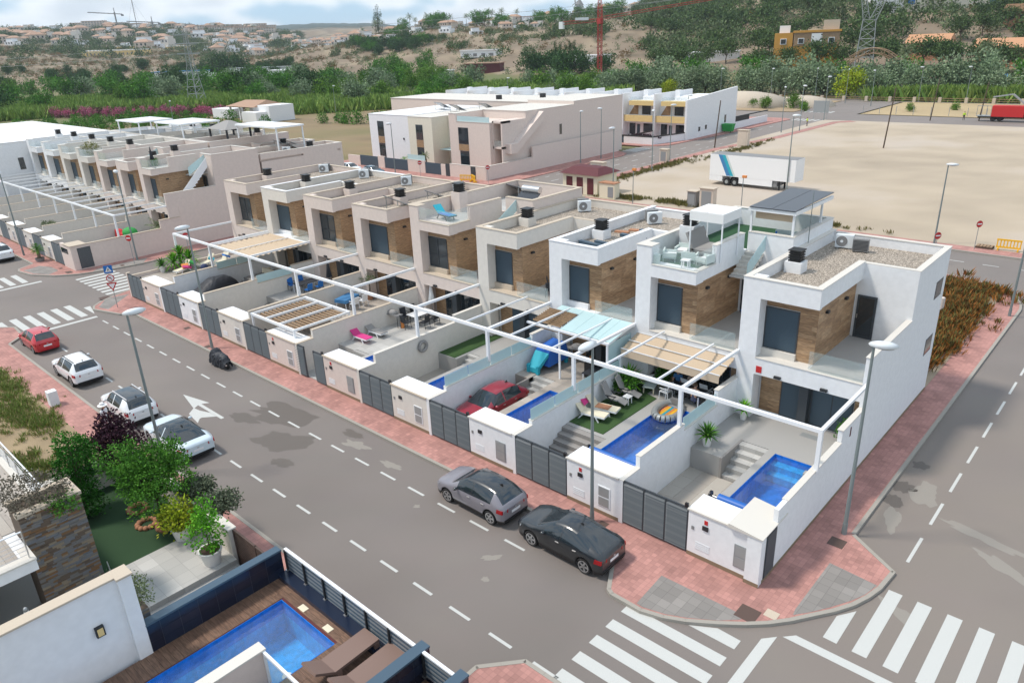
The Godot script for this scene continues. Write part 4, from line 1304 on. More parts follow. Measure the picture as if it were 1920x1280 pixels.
func make_row() -> void:
	var spec := [
		["white_render",{"label": "white corner row house with full gravel roof and long blank side wall","fine": true,"last": true,"shut": true,"alarm": true,"cap": "pale_coping"}],
		["white_render",{"label": "white row house whose green-floored roof terrace holds armchairs and a solar pergola","fine": true,"terrace": true,"floor": "turf_terrace","cap": "pale_coping"}],
		["white_render",{"label": "white row house with dark metal rails lying on its gravel roof","fine": true,"cap": "white_render"}],
		["cream_render",{"label": "cream row house with bare gravel roof and balcony chairs, next to the white houses","shut": true,"cap": "coping_stone"}],
		["pink_render",{"label": "cream row house whose pale roof terrace holds one teal sun lounger","terrace": true,"open": true}],
		["pink_render",{"label": "cream row house with two tilted solar panels on its gravel roof","shut": false}],
		["pink_render",{"label": "cream row house with glazed bedroom window, between solar roof and white-capped house","open": true}],
		["cream_render",{"label": "row house with a bright white roof edge and a beige awning below","cap": "white_render"}],
		["pink_render",{"label": "cream end row house by the cross street and its zebra crossing","open": true,"cap": "coping_stone"}],
	]
	for i in 9:
		var o: Dictionary = spec[i][1]
		o.group = ROW
		row_house(PX[i],PX[i] - PX[i+1],spec[i][0],o)
	var sw := get_node("row_house")
	for y in [[5.78,6.72],[2.62,3.56]]:
		var f := part("side_window",bx(-0.001,y[0],19.15,0.012,y[1],20.4),M.anthracite,sw)
		part("pane",bx(0.012,y[0]+0.06,19.22,0.016,y[1] - 0.06,20.32),M.dark_glass,f)
	part("wall_sign",bx(0.002,2.6,8.3,0.02,3.05,8.42),M.plain_maroon,sw)
	part("plinth",bx(0.001,0.0,0.2,0.02,0.14,20.9),M.plinth_stone,sw)
	var gl := ["dark slatted gate of the corner house, next to the corner wall","dark slatted gate in front of the lawn with white sun loungers","dark slatted gate in front of the parked crimson car","dark slatted gate in front of the raised lawn yard","dark slatted gate standing open at its middle leaf","dark slatted gate in front of the white timber pergola","dark slatted gate behind the tall grey street lamp","dark slatted gate in front of the covered car","dark slatted gate beside the blue crossing sign"]
	var wl := ["white corner wall box with large grey meter door","white wall box behind the street lamp, beside the lawn yard's pool","white wall box in front of the crimson car's pool","cream wall box in front of the raised lawn's pool","cream wall box next to the half-open gate","pinkish wall box in front of the white pergola","cream wall box next to the barbecue yard","white wall box in front of the covered car","pinkish wall box nearest the blue crossing sign"]
	var wm := ["white_render","white_render","white_render","cream_render","pink_render","pink_render","cream_render","white_render","pink_render"]
	for i in 9:
		slat_gate(GATES[i][0],GATES[i][1],2.1,0.06,i < 4,gl[i],i == 4)
		front_wall(PX[i] - (0.1 if i > 0 else 0.0),GATES[i][1]+0.04,wm[i],{"label": wl[i],"grey": i in [0,2,4],"red": i in [0,1,4,5],"top": "white_render","cap": "pale_coping" if i < 3 else "coping_stone"})
	var cb := thing("corner_wall","white wall along the side pavement with slatted meter cupboard at the corner","wall",W(0,0,4))
	var m := mb()
	m.box(-1.25,0,1.15,-0.18,2.12,2.0)
	m.box(-0.18,0,1.15,0.005,2.72,7.3)
	m.box(-0.18,0,7.3,0.005,3.3,9.85)
	m.box(-0.55,0.0,-0.12,0.006,2.10,0.0)
	part("wall",m,M.white_render,cb)
	var c := mb()
	c.box(-0.22,2.72,1.9,0.04,2.76,7.28); c.box(-0.22,3.3,7.27,0.04,3.34,9.84)
	c.hexa(W(-1.3,2.12,-0.16),W(0.045,2.12,-0.16),W(0.045,2.12,2.0),W(-1.3,2.12,2.0),W(-1.3,2.30,-0.16),W(0.045,2.16,-0.16),W(0.045,2.16,2.0),W(-1.3,2.30,2.0))
	part("coping",c,M.pale_coping,cb)
	part("plinth",bx(-0.56,0.0,-0.135,0.02,0.16,-0.121),M.plinth_stone,cb)
	var cup := part("cupboard_door",bx(0.006,0.16,0.28,0.03,2.05,1.12),M.anthracite,cb)
	for j in 20: part("slat",bx(0.03,0.22+j*0.09,0.32,0.05,0.285+j*0.09,1.08),M.gate_slat,cup)
	var g := 0.62
	party_wall(PX[1],"white_render",[[0.0,1.25,2.08],[1.25,4.9,2.62],[4.9,8.0,2.3,g],[8.0,11.0,3.08]],"white wall between the corner yard and the loungers' lawn","pale_coping")
	party_wall(PX[2],"white_render",[[0.0,1.25,2.08],[1.25,8.6,2.3,g],[8.6,11.0,3.05]],"white glass-topped wall between the loungers' lawn and the crimson car","pale_coping")
	party_wall(PX[3],"white_render",[[0.0,1.25,2.08],[1.25,8.2,2.3,g],[8.2,11.0,3.05]],"white glass-topped wall between the crimson car and the raised lawn","pale_coping")
	party_wall(PX[4],"cream_render",[[0.0,1.25,2.08],[1.25,7.6,2.62],[7.6,11.0,3.1]],"cream wall with a round wreath, beside the raised lawn","pale_coping")
	party_wall(PX[5],"cream_render",[[0.0,1.25,2.08],[1.25,7.6,2.62],[7.6,11.0,3.1]],"cream wall behind the pink sun lounger")
	party_wall(PX[6],"cream_render",[[0.0,0.6,2.08],[0.6,7.6,2.62],[7.6,11.0,3.1]],"cream wall between white pergola and kettle barbecue")
	party_wall(PX[7],"cream_render",[[0.0,0.6,2.08],[0.6,4.9,2.62],[4.9,8.0,2.3,g],[8.0,11.0,3.0]],"cream wall between kettle barbecue and covered car")
	party_wall(PX[8],"white_render",[[0.0,1.25,2.08],[1.25,4.9,2.62],[4.9,8.5,2.3,g],[8.5,11.0,3.0]],"white wall between the covered car and the colourful towels")
	party_wall(PX[9],"pink_render",[[0.0,0.3,2.08],[0.3,11.0,1.8],[11.0,11.2,4.3]],"pinkish outer yard wall along the cross street")
	var pg := thing("pergola_frame","long white steel pergola rail running across all the front yards","pergola",W(-28,2.6,4.6))
	part("rail",bx(PX[9] - 0.08,4.42,4.52,0.08,4.58,4.68),M.white_metal,pg)
	for i in 10:
		part("post",bx(PX[i] - 0.08,2.62 if i < 9 else 1.8,4.52,PX[i]+0.08,4.42,4.68),M.white_metal,pg)
		part("crossbeam",bx(PX[i] - 0.07,4.43,4.68,PX[i]+0.07,4.57,10.0 if i > 0 else 9.86),M.white_metal,pg)
	for x in [-7.45,-10.3,-13.6,-16.5,-19.9]:
		part("crossbeam",bx(x - 0.035,4.45,4.68,x+0.035,4.55,10.0),M.white_metal,pg)
	make_yards()
	make_roof_things()
func yard(parts: Array) -> Node3D:
	var g := ground_node("terrace_floor")
	for p in parts: part(p[0],p[1],M[p[2]],g)
	return g
func make_yards() -> void:
	var a := 1.12
	var y9 := yard([])
	var r := RandomNumberGenerator.new()
	r.seed = 5
	for i in 4:
		for j in 6:
			part("tile",bx(-6.04+i*0.72,0.0,0.14+j*0.91,-6.04+i*0.72+0.713,0.06+0.003*r.randf(),0.14+j*0.91+0.903),M.drive_tile if r.randf() < 0.6 else M.drive_tile_warm,y9)
	var f := mb()
	f.box(-6.04,0,5.6,-4.46,a,11.0); f.box(-4.46,0,7.62,-3.15,a,11.0)
	floor_with_hole(f,-3.15,1.15,-0.18,11.0,-2.78,2.2,-0.3,7.45,0.0,a)
	part("paving",f,M.terrace_tile_grey,y9)
	part("drain_grille",bx(-2.6,a,9.7,-1.7,a+0.006,10.1),M.galvanised,y9)
	stairs(y9,-4.45,-3.16,5.65,7.6,0.0,a - 0.02,5,M.terrace_tile_pale)
	part("step_wall",bx(-4.56,0.0,5.56,-4.45,a+0.01,7.7),M.step_grey,y9)
	var p9 := pool(-2.78,2.2,-0.3,7.45,a,"blue swimming pool of the corner house with steps and a stone spout ledge",0.98)
	for i in 2: part("pool_step",bx(-2.76+0.0,a - 0.95,7.0 - 0.42*i,-1.3,a - 0.35 - 0.28*i,7.43 - 0.0),M.pool_mosaic_light,p9)
	part("pool_bench",bx(-1.3,a - 0.95,5.7,-0.32,a - 0.45,6.4),M.pool_mosaic_light,p9)
	part("spout_ledge",bx(-1.15,a - 0.2,6.55,-0.31,a+0.05,6.85),M.terrace_tile_grey,p9)
	var roll := thing("pool_cover_reel","blue rolled pool cover on its reel beside the corner wall box","pool cover",W(-1.9,a,2.1))
	part("roll",mb().cyl(W(-2.75,a+0.52,1.95),W(-1.25,a+0.52,1.95),0.20,0.20,16),M.pool_cover,roll)
	part("axle",mb().cyl(W(-3.1,a+0.52,1.95),W(-1.0,a+0.52,1.95),0.03,0.03,8),M.steel,roll)
	part("crank_wheel",mb().cyl(W(-3.14,a+0.52,1.95),W(-3.08,a+0.52,1.95),0.2,0.2,14),M.black_plastic,roll)
	for x in [-2.95,-1.05]: part("stand",bx(x - 0.03,a,1.95,x+0.03,a+0.5,2.1),M.black_plastic,roll)
	place("cycad_pot",W(-5.55,a,6.2),0.0,"low cycad in white pot on the corner terrace edge")
	place("yucca_pot",W(-5.4,a,9.6),0.4,"small yucca in white pot beside the corner house's wood panel")
	place("green_pot",W(-0.7,a,10.4),0.0,"small green shrub in a pot behind the corner side wall")
	var x8 := PX[2]
	var y8 := yard([])
	part("paving",bx(x8+0.1,0.0,0.14,-9.0,0.06,2.1),M.terrace_tile_grey,y8)
	var f8 := mb()
	f8.box(x8+0.1,0,3.8,-9.55,a - 0.03,11.0)
	floor_with_hole(f8,-9.55,1.15,PX[1] - 0.1,11.0,-9.2,1.7,-6.5,8.6,0.0,a)
	part("paving",f8,M.terrace_tile_grey,y8)
	stairs(y8,x8+0.1,-9.6,2.1,3.8,0.0,a - 0.06,5,M.step_grey)
	part("artificial_lawn",mb().prism([Vector2(x8+0.12,4.05),Vector2(-9.95,4.05),Vector2(-9.95,8.9),Vector2(-10.7,9.1),Vector2(-10.7,9.9),Vector2(x8+0.12,9.9)],a - 0.03,a+0.005),M.turf,y8)
	pool(-9.2,1.7,-6.5,8.6,a,"long blue swimming pool with a striped inflatable boat, beside the lawn",0.98)
	var roll8 := thing("pool_cover_reel","blue rolled cover floating at the street end of the long pool","pool cover",W(-8,a,1.9))
	part("roll",mb().cyl(W(-9.25,a+0.34,2.1),W(-6.6,a+0.34,2.1),0.15,0.15,14),M.pool_cover,roll8)
	part("crank_wheel",mb().cyl(W(-9.4,a+0.34,2.1),W(-9.34,a+0.34,2.1),0.18,0.18,12),M.black_plastic,roll8)
	place("white_lounger",W(-11.45,a,5.0),1.75,"cream sun lounger nearest the stone steps, with a pink towel")
	place("white_lounger",W(-11.35,a,5.85),1.75,"cream sun lounger between its twin and the grey recliners")
	var tw := one("towel",mb().obox(Vector3.ZERO,Vector3(0.5,0.02,0.5)),M.plain_pink,"pink patterned towel hanging on the cream lounger's backrest","towel")
	tw.transform = Transform3D(Basis(Vector3.UP,1.75)*Basis(Vector3.RIGHT,deg_to_rad(52)),W(-12.02,a+0.74,5.27))
	var tw2 := one("towel",mb().obox(Vector3.ZERO,Vector3(0.5,0.02,0.75)),M.terracotta,"brown patterned towel spread on the second cream lounger's seat","towel")
	tw2.transform = Transform3D(Basis(Vector3.UP,1.75),W(-11.2,a+0.40,5.80))
	place("recliner",W(-11.3,a,6.9),1.75,"grey folding recliner beside the cream loungers")
	place("recliner",W(-11.2,a,8.0),1.75,"grey folding recliner nearest the spiky palm pot")
	place("small_table",W(-10.85,a,7.5),0.0,"small white side table between the grey recliners")
	place("palm_pot",W(-11.75,a,8.8),0.0,"spiky palm in terracotta pot beside the grey recliner","",1.25)
	place("green_pot",W(-11.4,a,8.5),0.7,"bushy plant in a lime pot on the artificial lawn")
	place("green_pot",W(-11.9,a,8.3),1.7,"small green plant against the wall behind the recliners")
	place("sofa",W(-11.65,a,9.9),0.0,"cream garden sofa along the wall near the ficus tree")
	var cu := one("cushion",mb().sphere(W(-11.75,a+0.62,10.6),Vector3(0.14,0.2,0.42)),M.plain_pink,"bright pink cushion on the cream garden sofa","cushion")
	cu.set_meta("label","bright pink cushion on the cream garden sofa")
	place("side_table",W(-10.75,a,9.6),0.3,"pale aqua low table in front of the cream sofa")
	place("topiary_pot",W(-11.3,a,10.4),0.0,"round ficus tree in square white pot under the beige awning")
	place("green_pot",W(-10.6,a,10.6),0.4,"small white-potted shrub beside the ficus tree")
	place("dark_table",W(-8.6,a,9.55),PI / 2,"dark dining table under the beige awning by the pool")
	for q in [[-9.6,9.2,-1.6,"dining chair at the west end of the dark table"],[-9.0,10.4,3.0,"dining chair behind the dark table, toward the glass doors"],[-7.9,10.4,3.1,"dining chair behind the dark table, nearest the party wall"]]:
		place("white_chair",W(q[0],a,q[1]),q[2],"white "+q[3],"dining chairs under the beige awning")
	var aw := thing("awning","beige striped sliding awning between two houses, above the dark dining table","awning",W(-9.2,3.2,10))
	var am := mb()
	for i in 7:
		var t := i / 7.0
		var t1 := (i+1) / 7.0
		var s := 0.10
		am.quad(W(-12.0,4.05 - t*0.45,10.0 - t*1.5),W(-12.0,4.05 - t1*0.45 - s,10.0 - t1*1.5),W(-6.3,4.05 - t1*0.45 - s,10.0 - t1*1.5),W(-6.3,4.05 - t*0.45,10.0 - t*1.5))
		am.quad(W(-12.0,4.05 - t1*0.45 - s,10.0 - t1*1.5),W(-12.0,4.05 - t1*0.45,10.0 - t1*1.5),W(-6.3,4.05 - t1*0.45,10.0 - t1*1.5),W(-6.3,4.05 - t1*0.45 - s,10.0 - t1*1.5))
	am.quad(W(-12.0,3.6,8.5),W(-12.0,3.2,8.47),W(-6.3,3.2,8.47),W(-6.3,3.6,8.5))
	part("canvas",am,M.canvas_beige,aw)
	for s in [10.0,9.25,8.5]: part("rod",bx(-12.02,4.07 - (10.0 - s)*0.3,s - 0.02,-6.28,4.11 - (10.0 - s)*0.3,s+0.02),M.white_metal,aw)
	var ib := thing("inflatable_boat","grey inflatable boat with orange and yellow striped floor in the long pool","inflatable boat",W(-8.9,a - 0.1,8.2))
	var tube := mb()
	var kk := 22
	for i in kk:
		var q := []
		for z in 2:
			var an := TAU*(i+z) / kk
			q.append(W(-8.7+cos(an)*0.62 - sin(an)*0.1,a+0.02+0.06*absf(sin(an)),8.0+sin(an)*1.0))
		tube.cyl(q[0],q[1],0.19,0.19,10,false)
	part("tube",tube,M.galvanised,ib)
	for i in 6: part("floor_stripe",bx(-9.1+i*0.14,a - 0.06,7.25,-8.97+i*0.14,a - 0.02,8.7),M[["plain_orange","plain_yellow","plain_teal","plain_orange","plain_yellow","plain_orange"][i]],ib)
	part("backrest",bx(-9.05,a+0.06,8.75,-8.35,a+0.36,8.95),M.plain_grey,ib)
	var x7 := PX[3]
	var y7 := yard([])
	part("paving",bx(x7+0.1,0.0,0.14,-15.1,0.06,6.6),M.terrace_tile,y7)
	var f7 := mb()
	f7.box(x7+0.1,0,6.6,-16.95,a,11.0); f7.box(-16.95,0,7.3,-15.55,a,11.0)
	floor_with_hole(f7,-15.55,1.15,PX[2] - 0.1,11.0,-15.05,1.7,-12.6,6.2,0.0,a)
	part("paving",f7,M.terrace_tile,y7)
	stairs(y7,-16.94,-15.56,5.6,7.28,0.0,a - 0.02,5,M.terrace_tile_pale)
	part("step_wall",bx(-17.05,0.0,5.5,-16.95,a+0.01,7.3),M.step_grey,y7)
	pool(-15.05,1.7,-12.6,6.2,a,"blue swimming pool beside the parked crimson car",0.98)
	var sl := thing("playhouse_slide","blue covered plastic playhouse with turquoise slide legs on the terrace","playhouse",W(-16.9,a,8.9))
	part("cover",mb().hexa(W(-17.9,a+0.3,8.0),W(-16.6,a+0.3,8.0),W(-16.6,a+0.3,9.9),W(-17.9,a+0.3,9.9),W(-17.7,a+1.2,8.2),W(-16.75,a+1.15,8.2),W(-16.7,a+1.3,9.7),W(-17.7,a+1.35,9.7)),M.plain_blue,sl)
	part("slide",mb().hexa(W(-17.6,a+0.05,7.3),W(-16.9,a+0.05,7.3),W(-16.7,a+0.9,8.1),W(-17.7,a+0.9,8.1),W(-17.6,a+0.35,7.3),W(-16.9,a+0.35,7.3),W(-16.7,a+1.1,8.1),W(-17.7,a+1.1,8.1)),M.plain_teal,sl)
	for q in [[-17.6,7.35],[-16.9,7.35],[-17.7,9.7],[-16.7,9.7]]: part("leg",bx(q[0] - 0.09,a,q[1] - 0.09,q[0]+0.09,a+0.5,q[1]+0.09),M.plain_teal,sl)
	var cp := thing("glass_canopy","white canopy with frosted glass roof and timber slats over the brown terrace","canopy",W(-15,2.7,9))
	for i in 4: part("roof_pane",mb().hexa(W(-15.55+i*0.845,4.12,7.75),W(-15.55+i*0.845+0.83,4.12,7.75),W(-15.55+i*0.845+0.83,4.52,10.0),W(-15.55+i*0.845,4.52,10.0),W(-15.55+i*0.845,4.14,7.75),W(-15.55+i*0.845+0.83,4.14,7.75),W(-15.55+i*0.845+0.83,4.54,10.0),W(-15.55+i*0.845,4.54,10.0)),M.frosted_glass,cp)
	part("roof_pane",mb().hexa(W(-17.2,4.44,9.5),W(-15.56,4.44,9.5),W(-15.56,4.53,10.0),W(-17.2,4.53,10.0),W(-17.2,4.46,9.5),W(-15.56,4.46,9.5),W(-15.56,4.55,10.0),W(-17.2,4.55,10.0)),M.frosted_glass,cp)
	part("front_beam",bx(-17.9,4.0,7.62,-12.2,4.11,7.74),M.white_metal,cp)
	part("side_beam",mb().bar(W(-12.3,4.03,7.7),W(-12.3,4.44,10.0),0.1,0.16),M.white_metal,cp)
	part("post",bx(-15.6,a,7.64,-15.5,4.0,7.73),M.white_metal,cp)
	part("post",bx(-12.36,a,7.64,-12.26,4.0,7.73),M.white_metal,cp)
	for i in 9: part("slat",bx(-17.6,4.16+0.03*i,7.85+0.18*i,-15.6,4.26+0.03*i,7.9+0.18*i),M.timber,cp)
	part("timber_lining",bx(-17.6,3.86,7.76,-12.4,3.99,7.9),M.timber,cp)
	part("side_screen",bx(-12.33,2.9,7.8,-12.3,4.0,9.9),M.frosted_glass,cp)
	place("dark_table",W(-13.6,a,8.8),0.0,"dark table at the far end of the glass canopy terrace")
	one("cabinet",bx(-14.6,a,8.7,-13.9,a+0.9,9.2),M.black_plastic,"dark outdoor kitchen cabinet under the glass canopy","cabinet")
	place("gas_grill",W(-16.2,a,10.2),0.3,"black covered grill under the timber slats")
	var x6 := PX[4]
	var y6 := yard([])
	part("paving",bx(x6+0.1,0.0,0.14,-21.1,0.06,6.0),M.drive_tile_warm,y6)
	var f6 := mb()
	f6.box(x6+0.1,0,6.0,-22.3,a,11.0); f6.box(-22.3,0,7.2,-21.4,a,11.0)
	floor_with_hole(f6,-21.4,1.15,PX[3] - 0.1,11.0,-21.1,1.7,-18.6,6.2,0.0,a)
	part("paving",f6,M.terrace_tile_grey,y6)
	part("artificial_lawn",bx(x6+0.12,a,6.05,-22.5,a+0.02,10.6),M.turf,y6)
	stairs(y6,-22.29,-21.41,5.8,7.18,0.0,a - 0.02,5,M.terrace_tile_pale)
	pool(-21.1,1.7,-18.6,6.2,a,"blue pool corner beside the cream yard with raised lawn",0.98)
	var wm := mb()
	for i in 18:
		var a0 := TAU*i / 18
		var a1 := TAU*(i+1) / 18
		wm.cyl(W(x6+0.2,2.0+sin(a0)*0.3,4.75+cos(a0)*0.3),W(x6+0.2,2.0+sin(a1)*0.3,4.75+cos(a1)*0.3),0.10,0.10,8,false)
	one("wreath",wm,M.canvas_grey,"round grey wicker wreath hanging on the cream wall","wreath",W(x6+0.2,2.0,4.75))
	var x5 := PX[5]
	var y5 := yard([])
	part("paving",bx(x5+0.1,0.0,0.14,-27.4,0.06,1.9),M.terrace_tile_pale,y5)
	var f5 := mb()
	f5.box(x5+0.1,0,3.0,-28.6,a,11.0)
	floor_with_hole(f5,-27.3,1.15,PX[4] - 0.1,11.0,-27.0,1.7,-24.7,6.0,0.0,a)
	f5.box(-28.6,0,3.2,-27.3,a,11.0)
	part("paving",f5,M.terrace_tile_pale,y5)
	stairs(y5,-28.6,-27.31,1.9,3.18,0.0,a - 0.02,5,M.terrace_tile_grey)
	pool(-27.0,1.7,-24.7,6.0,a,"blue pool corner behind the cream wall box with half-open gate",0.98)
	place("pink_lounger",W(-29.6,a,4.3),1.6,"white sun lounger with a magenta cushion on the pale terrace")
	place("grey_lounger",W(-29.6,a,5.5),1.6,"white sun lounger with a grey cushion behind the magenta one")
	place("gas_grill",W(-30.0,a,7.4),0.1,"grey covered gas grill against the cream wall")
	place("white_table",W(-28.9,a,8.9),0.0,"white garden table beside the folded pale parasol")
	for q in [[-29.9,8.4,1.5,"west side, street end"],[-29.9,9.3,1.6,"west side, house end"],[-27.9,8.4,-1.5,"east side, street end"],[-27.9,9.3,-1.6,"east side, house end"],[-28.9,7.6,3.1,"street end"]]:
		place("dark_chair",W(q[0],a,q[1]),q[2],"dark mesh chair at the white garden table, "+q[3],"dark chairs round the white table")
	place("pale_parasol",W(-29.2,a,10.3),0.0,"folded pale blue parasol above the white garden table")
	one("storage_box",bx(-25.3,a,8.6,-24.4,a+0.75,9.3),M.canvas_dark,"dark storage box beside the party wall on the pale terrace","storage box")
	var x4 := PX[6]
	var y4 := yard([])
	part("paving",bx(x4+0.1,0.0,0.14,-30.5,0.06,4.4),M.terrace_tile,y4)
	part("paving",bx(x4+0.1,0.0,5.6,PX[5] - 0.1,a,11.0),M.terrace_tile,y4)
	stairs(y4,-34.6,-30.5,4.4,5.58,0.0,a - 0.02,4,M.terrace_tile_pale)
	part("paving",bx(x4+0.1,0.0,4.4,-34.62,a,5.58),M.terrace_tile,y4)
	var pr := thing("timber_pergola","white framed pergola with timber slat roof over a sunken yard","pergola",W(-33.6,0,2.6))
	for q in [[-36.3,0.5],[-31.2,0.5],[-36.3,4.7],[-31.2,4.7]]: part("post",bx(q[0] - 0.06,0.0,q[1] - 0.06,q[0]+0.06,2.55,q[1]+0.06),M.white_metal,pr)
	for q in [0.5,4.7]: part("beam",bx(-36.4,2.55,q - 0.07,-31.1,2.71,q+0.07),M.white_metal,pr)
	for q in [-36.33,-34.7,-33.0,-31.17]: part("beam",bx(q - 0.05,2.56,0.57,q+0.05,2.70,4.63),M.white_metal,pr)
	for i in 13: part("slat",bx(-36.25,2.46,0.75+i*0.30,-31.25,2.55,0.87+i*0.30),M.timber,pr)
	place("blue_table",W(-36.0,a,7.9),0.3,"white garden table with bright blue patterned cloth")
	for q in [[-35.0,7.8,-1.5,"east"],[-35.1,8.7,-1.6,"north-east"],[-36.6,9.3,2.8,"house"]]:
		place("white_chair",W(q[0],a,q[1]),q[2],"white garden chair on the %s side of the blue-clothed table" % q[3])
	tree_at_pot(W(-35.9,a,9.9))
	one("pet_bed",mb().sphere(W(-32.9,a+0.1,6.6),Vector3(0.5,0.14,0.35),14,6),M.plain_maroon,"dark red round pet bed beside the steps","pet bed")
	one("towel",mb().obox(W(-32.4,a+0.16,7.0),Vector3(0.5,0.10,0.4)),M.plain_teal,"turquoise towel lying next to the dark red pet bed","towel")
	var x3 := PX[7]
	var y3 := yard([])
	part("paving",bx(x3+0.1,0.0,0.14,PX[6] - 0.1,0.06,5.4),M.terrace_tile,y3)
	part("paving",bx(x3+0.1,0.0,5.4,PX[6] - 0.1,a,11.0),M.terrace_tile_grey,y3)
	place("barbecue",W(-41.7,0.06,4.6),0.0,"black kettle barbecue in front of the raised terrace")
	place("dark_table",W(-41.9,a,8.3),0.0,"dark table with blue-covered chairs under the white rail")
	for q in [[-43.0,7.6,1.5,"party wall side, street end"],[-43.0,8.6,1.6,"party wall side, house end"],[-40.8,7.7,-1.5,"open side, street end"],[-40.8,8.7,-1.6,"open side, house end"]]:
		place("blue_chair",W(q[0],a,q[1]),q[2],"blue and white garden chair at the dark table, "+q[3],"blue chairs round the dark table")
	place("dark_parasol",W(-40.6,a,9.6),0.0,"folded dark parasol beside the blue chairs")
	var x2 := PX[8]
	var y2 := yard([])
	part("paving",bx(x2+0.1,0.0,0.14,PX[7] - 0.1,0.06,7.0),M.terrace_tile,y2)
	part("paving",bx(x2+0.1,0.0,7.0,PX[7] - 0.1,a,11.0),M.terrace_tile_grey,y2)
	part("planter_wall",bx(-46.2,0.06,5.6,-43.5,a+0.45,5.8),M.terracotta,y2)
	place("red_agave",W(-46.6,0.06,5.4),0.0,"reddish agave beside the covered car","",1.3)
	var a2 := thing("awning","pale beige pleated awning roof stretched on a white frame","awning",W(-47.4,3.5,8))
	var m2 := mb()
	for i in 11:
		var d := 4.7+i*0.48
		m2.quad(W(-49.6,4.36,d),W(-43.6,4.36,d),W(-43.6,4.27,d+0.24),W(-49.6,4.27,d+0.24))
		m2.quad(W(-49.6,4.27,d+0.24),W(-43.6,4.27,d+0.24),W(-43.6,4.36,d+0.48),W(-49.6,4.36,d+0.48))
	part("canvas",m2,M.canvas_beige,a2)
	for x in [-49.62,-46.6,-43.58]: part("beam",bx(x - 0.04,4.37,4.68,x+0.04,4.43,10.0),M.white_metal,a2)
	place("sofa",W(-47.6,a,8.6),1.57,"brown-shaded garden sofa under the beige awning")
	place("dark_chair",W(-44.6,a,9.2),-1.2,"dark chair at the end of the awning terrace")
	var x1 := PX[9]
	var y1 := yard([])
	part("paving",bx(x1+0.1,0.0,0.3,PX[8] - 0.1,1.55,11.0),M.terrace_tile,y1)
	var yp := thing("yucca_plant","large bushy yucca beside the colourful towels","plant",W(-55.6,1.55,4.2))
	for q in [[-55.9,4.6,1.1,81],[-55.1,5.0,0.8,82],[-55.5,3.8,0.7,83]]:
		var yr := RandomNumberGenerator.new()
		yr.seed = q[3]
		var ym := mb()
		ym.use_c = true
		for i in 70:
			var an := TAU*i*0.381966
			var el := lerpf(1.5,-0.5,i / 70.0)
			var dir := Vector3(cos(an)*cos(el),sin(el),sin(an)*cos(el))
			ym.col = BRIGHT[yr.randi() % 3]*(0.6+0.4*yr.randf()); ym.col.a = 1
			var b := W(q[0],1.55+q[2],q[1])
			var s := dir.cross(Vector3.UP).normalized()*0.06
			ym.quad(b - s*0.5,b+s*0.5,b+dir*0.7+s,b+dir*0.7 - s); ym.tri(b+dir*0.7 - s,b+dir*0.7+s,b+dir*1.25+Vector3(0,-0.3,0))
		part("leaves",ym,M.leaf,yp)
		part("stem",mb().cyl(W(q[0],1.55,q[1]),W(q[0],1.55+q[2],q[1]),0.09,0.07,8),M.palm_bark,yp)
	place("cycad_pot",W(-55.9,1.55,2.9),0.3,"small palm in a pot at the street end of the towel yard","",1.1)
	place("white_lounger",W(-54.2,1.55,4.0),0.4,"cream lounger buried under orange, pink and green towels")
	place("white_lounger",W(-54.4,1.55,6.2),0.4,"cream lounger with turquoise towel beside the big yucca")
	place("white_lounger",W(-53.6,1.55,7.2),0.4,"cream lounger with dark blue towel near the pergola post")
	for q in [["plain_orange",-54.0,4.1,0.0,"orange towel"],["plain_green",-53.6,4.6,0.25,"green towel"],["plain_pink",-53.2,3.9,0.1,"pink towel"],["plain_teal",-53.6,6.3,0.2,"turquoise towel"],["plain_sign_blue",-53.4,7.6,0.2,"dark blue towel"]]:
		one("towel",mb().obox(W(q[1],2.1+q[3],q[2]),Vector3(0.55,0.16,0.5),Basis(Vector3.UP,q[1]*3.0)*Basis(Vector3.RIGHT,0.5)),M[q[0]],q[4]+" heaped on a cream lounger in the yucca yard","towel",W(q[1],2.1+q[3],q[2]))
	one("beach_ball",mb().sphere(W(-52.8,1.9,5.2),Vector3.ONE*0.33,14,10),M.navy,"dark blue beach ball among the colourful towels","ball",W(-52.8,1.55,5.2))
func tree_at_pot(at: Vector3) -> void:
	var o := start("potted_bonsai","potted plant")
	var t := mb()
	limb(t,Vector3(0,0.4,0),Vector3(0.1,1.5,0),0.06,0.03,Vector3(0.15,0,0.05))
	part("stem",t,M.bark,o)
	part("pot",mb().lathe(Vector3.ZERO,[[0.2,0],[0.3,0.42],[0.26,0.42],[0.24,0.36]],14),M.terracotta,o)
	var c := mb()
	var r := RandomNumberGenerator.new()
	r.seed = 9
	crown(c,r,[[Vector3(-0.4,1.45,0.1),Vector3(0.4,0.14,0.3)],[Vector3(0.4,1.75,0),Vector3(0.45,0.15,0.35)],[Vector3(0.1,1.9,-0.2),Vector3(0.3,0.12,0.3)]],500,0.07,OLIVE)
	part("leaves",c,M.leaf,o)
	o.position = at
	o.set_meta("label","flat-topped bonsai tree in terracotta pot behind the blue-clothed table")
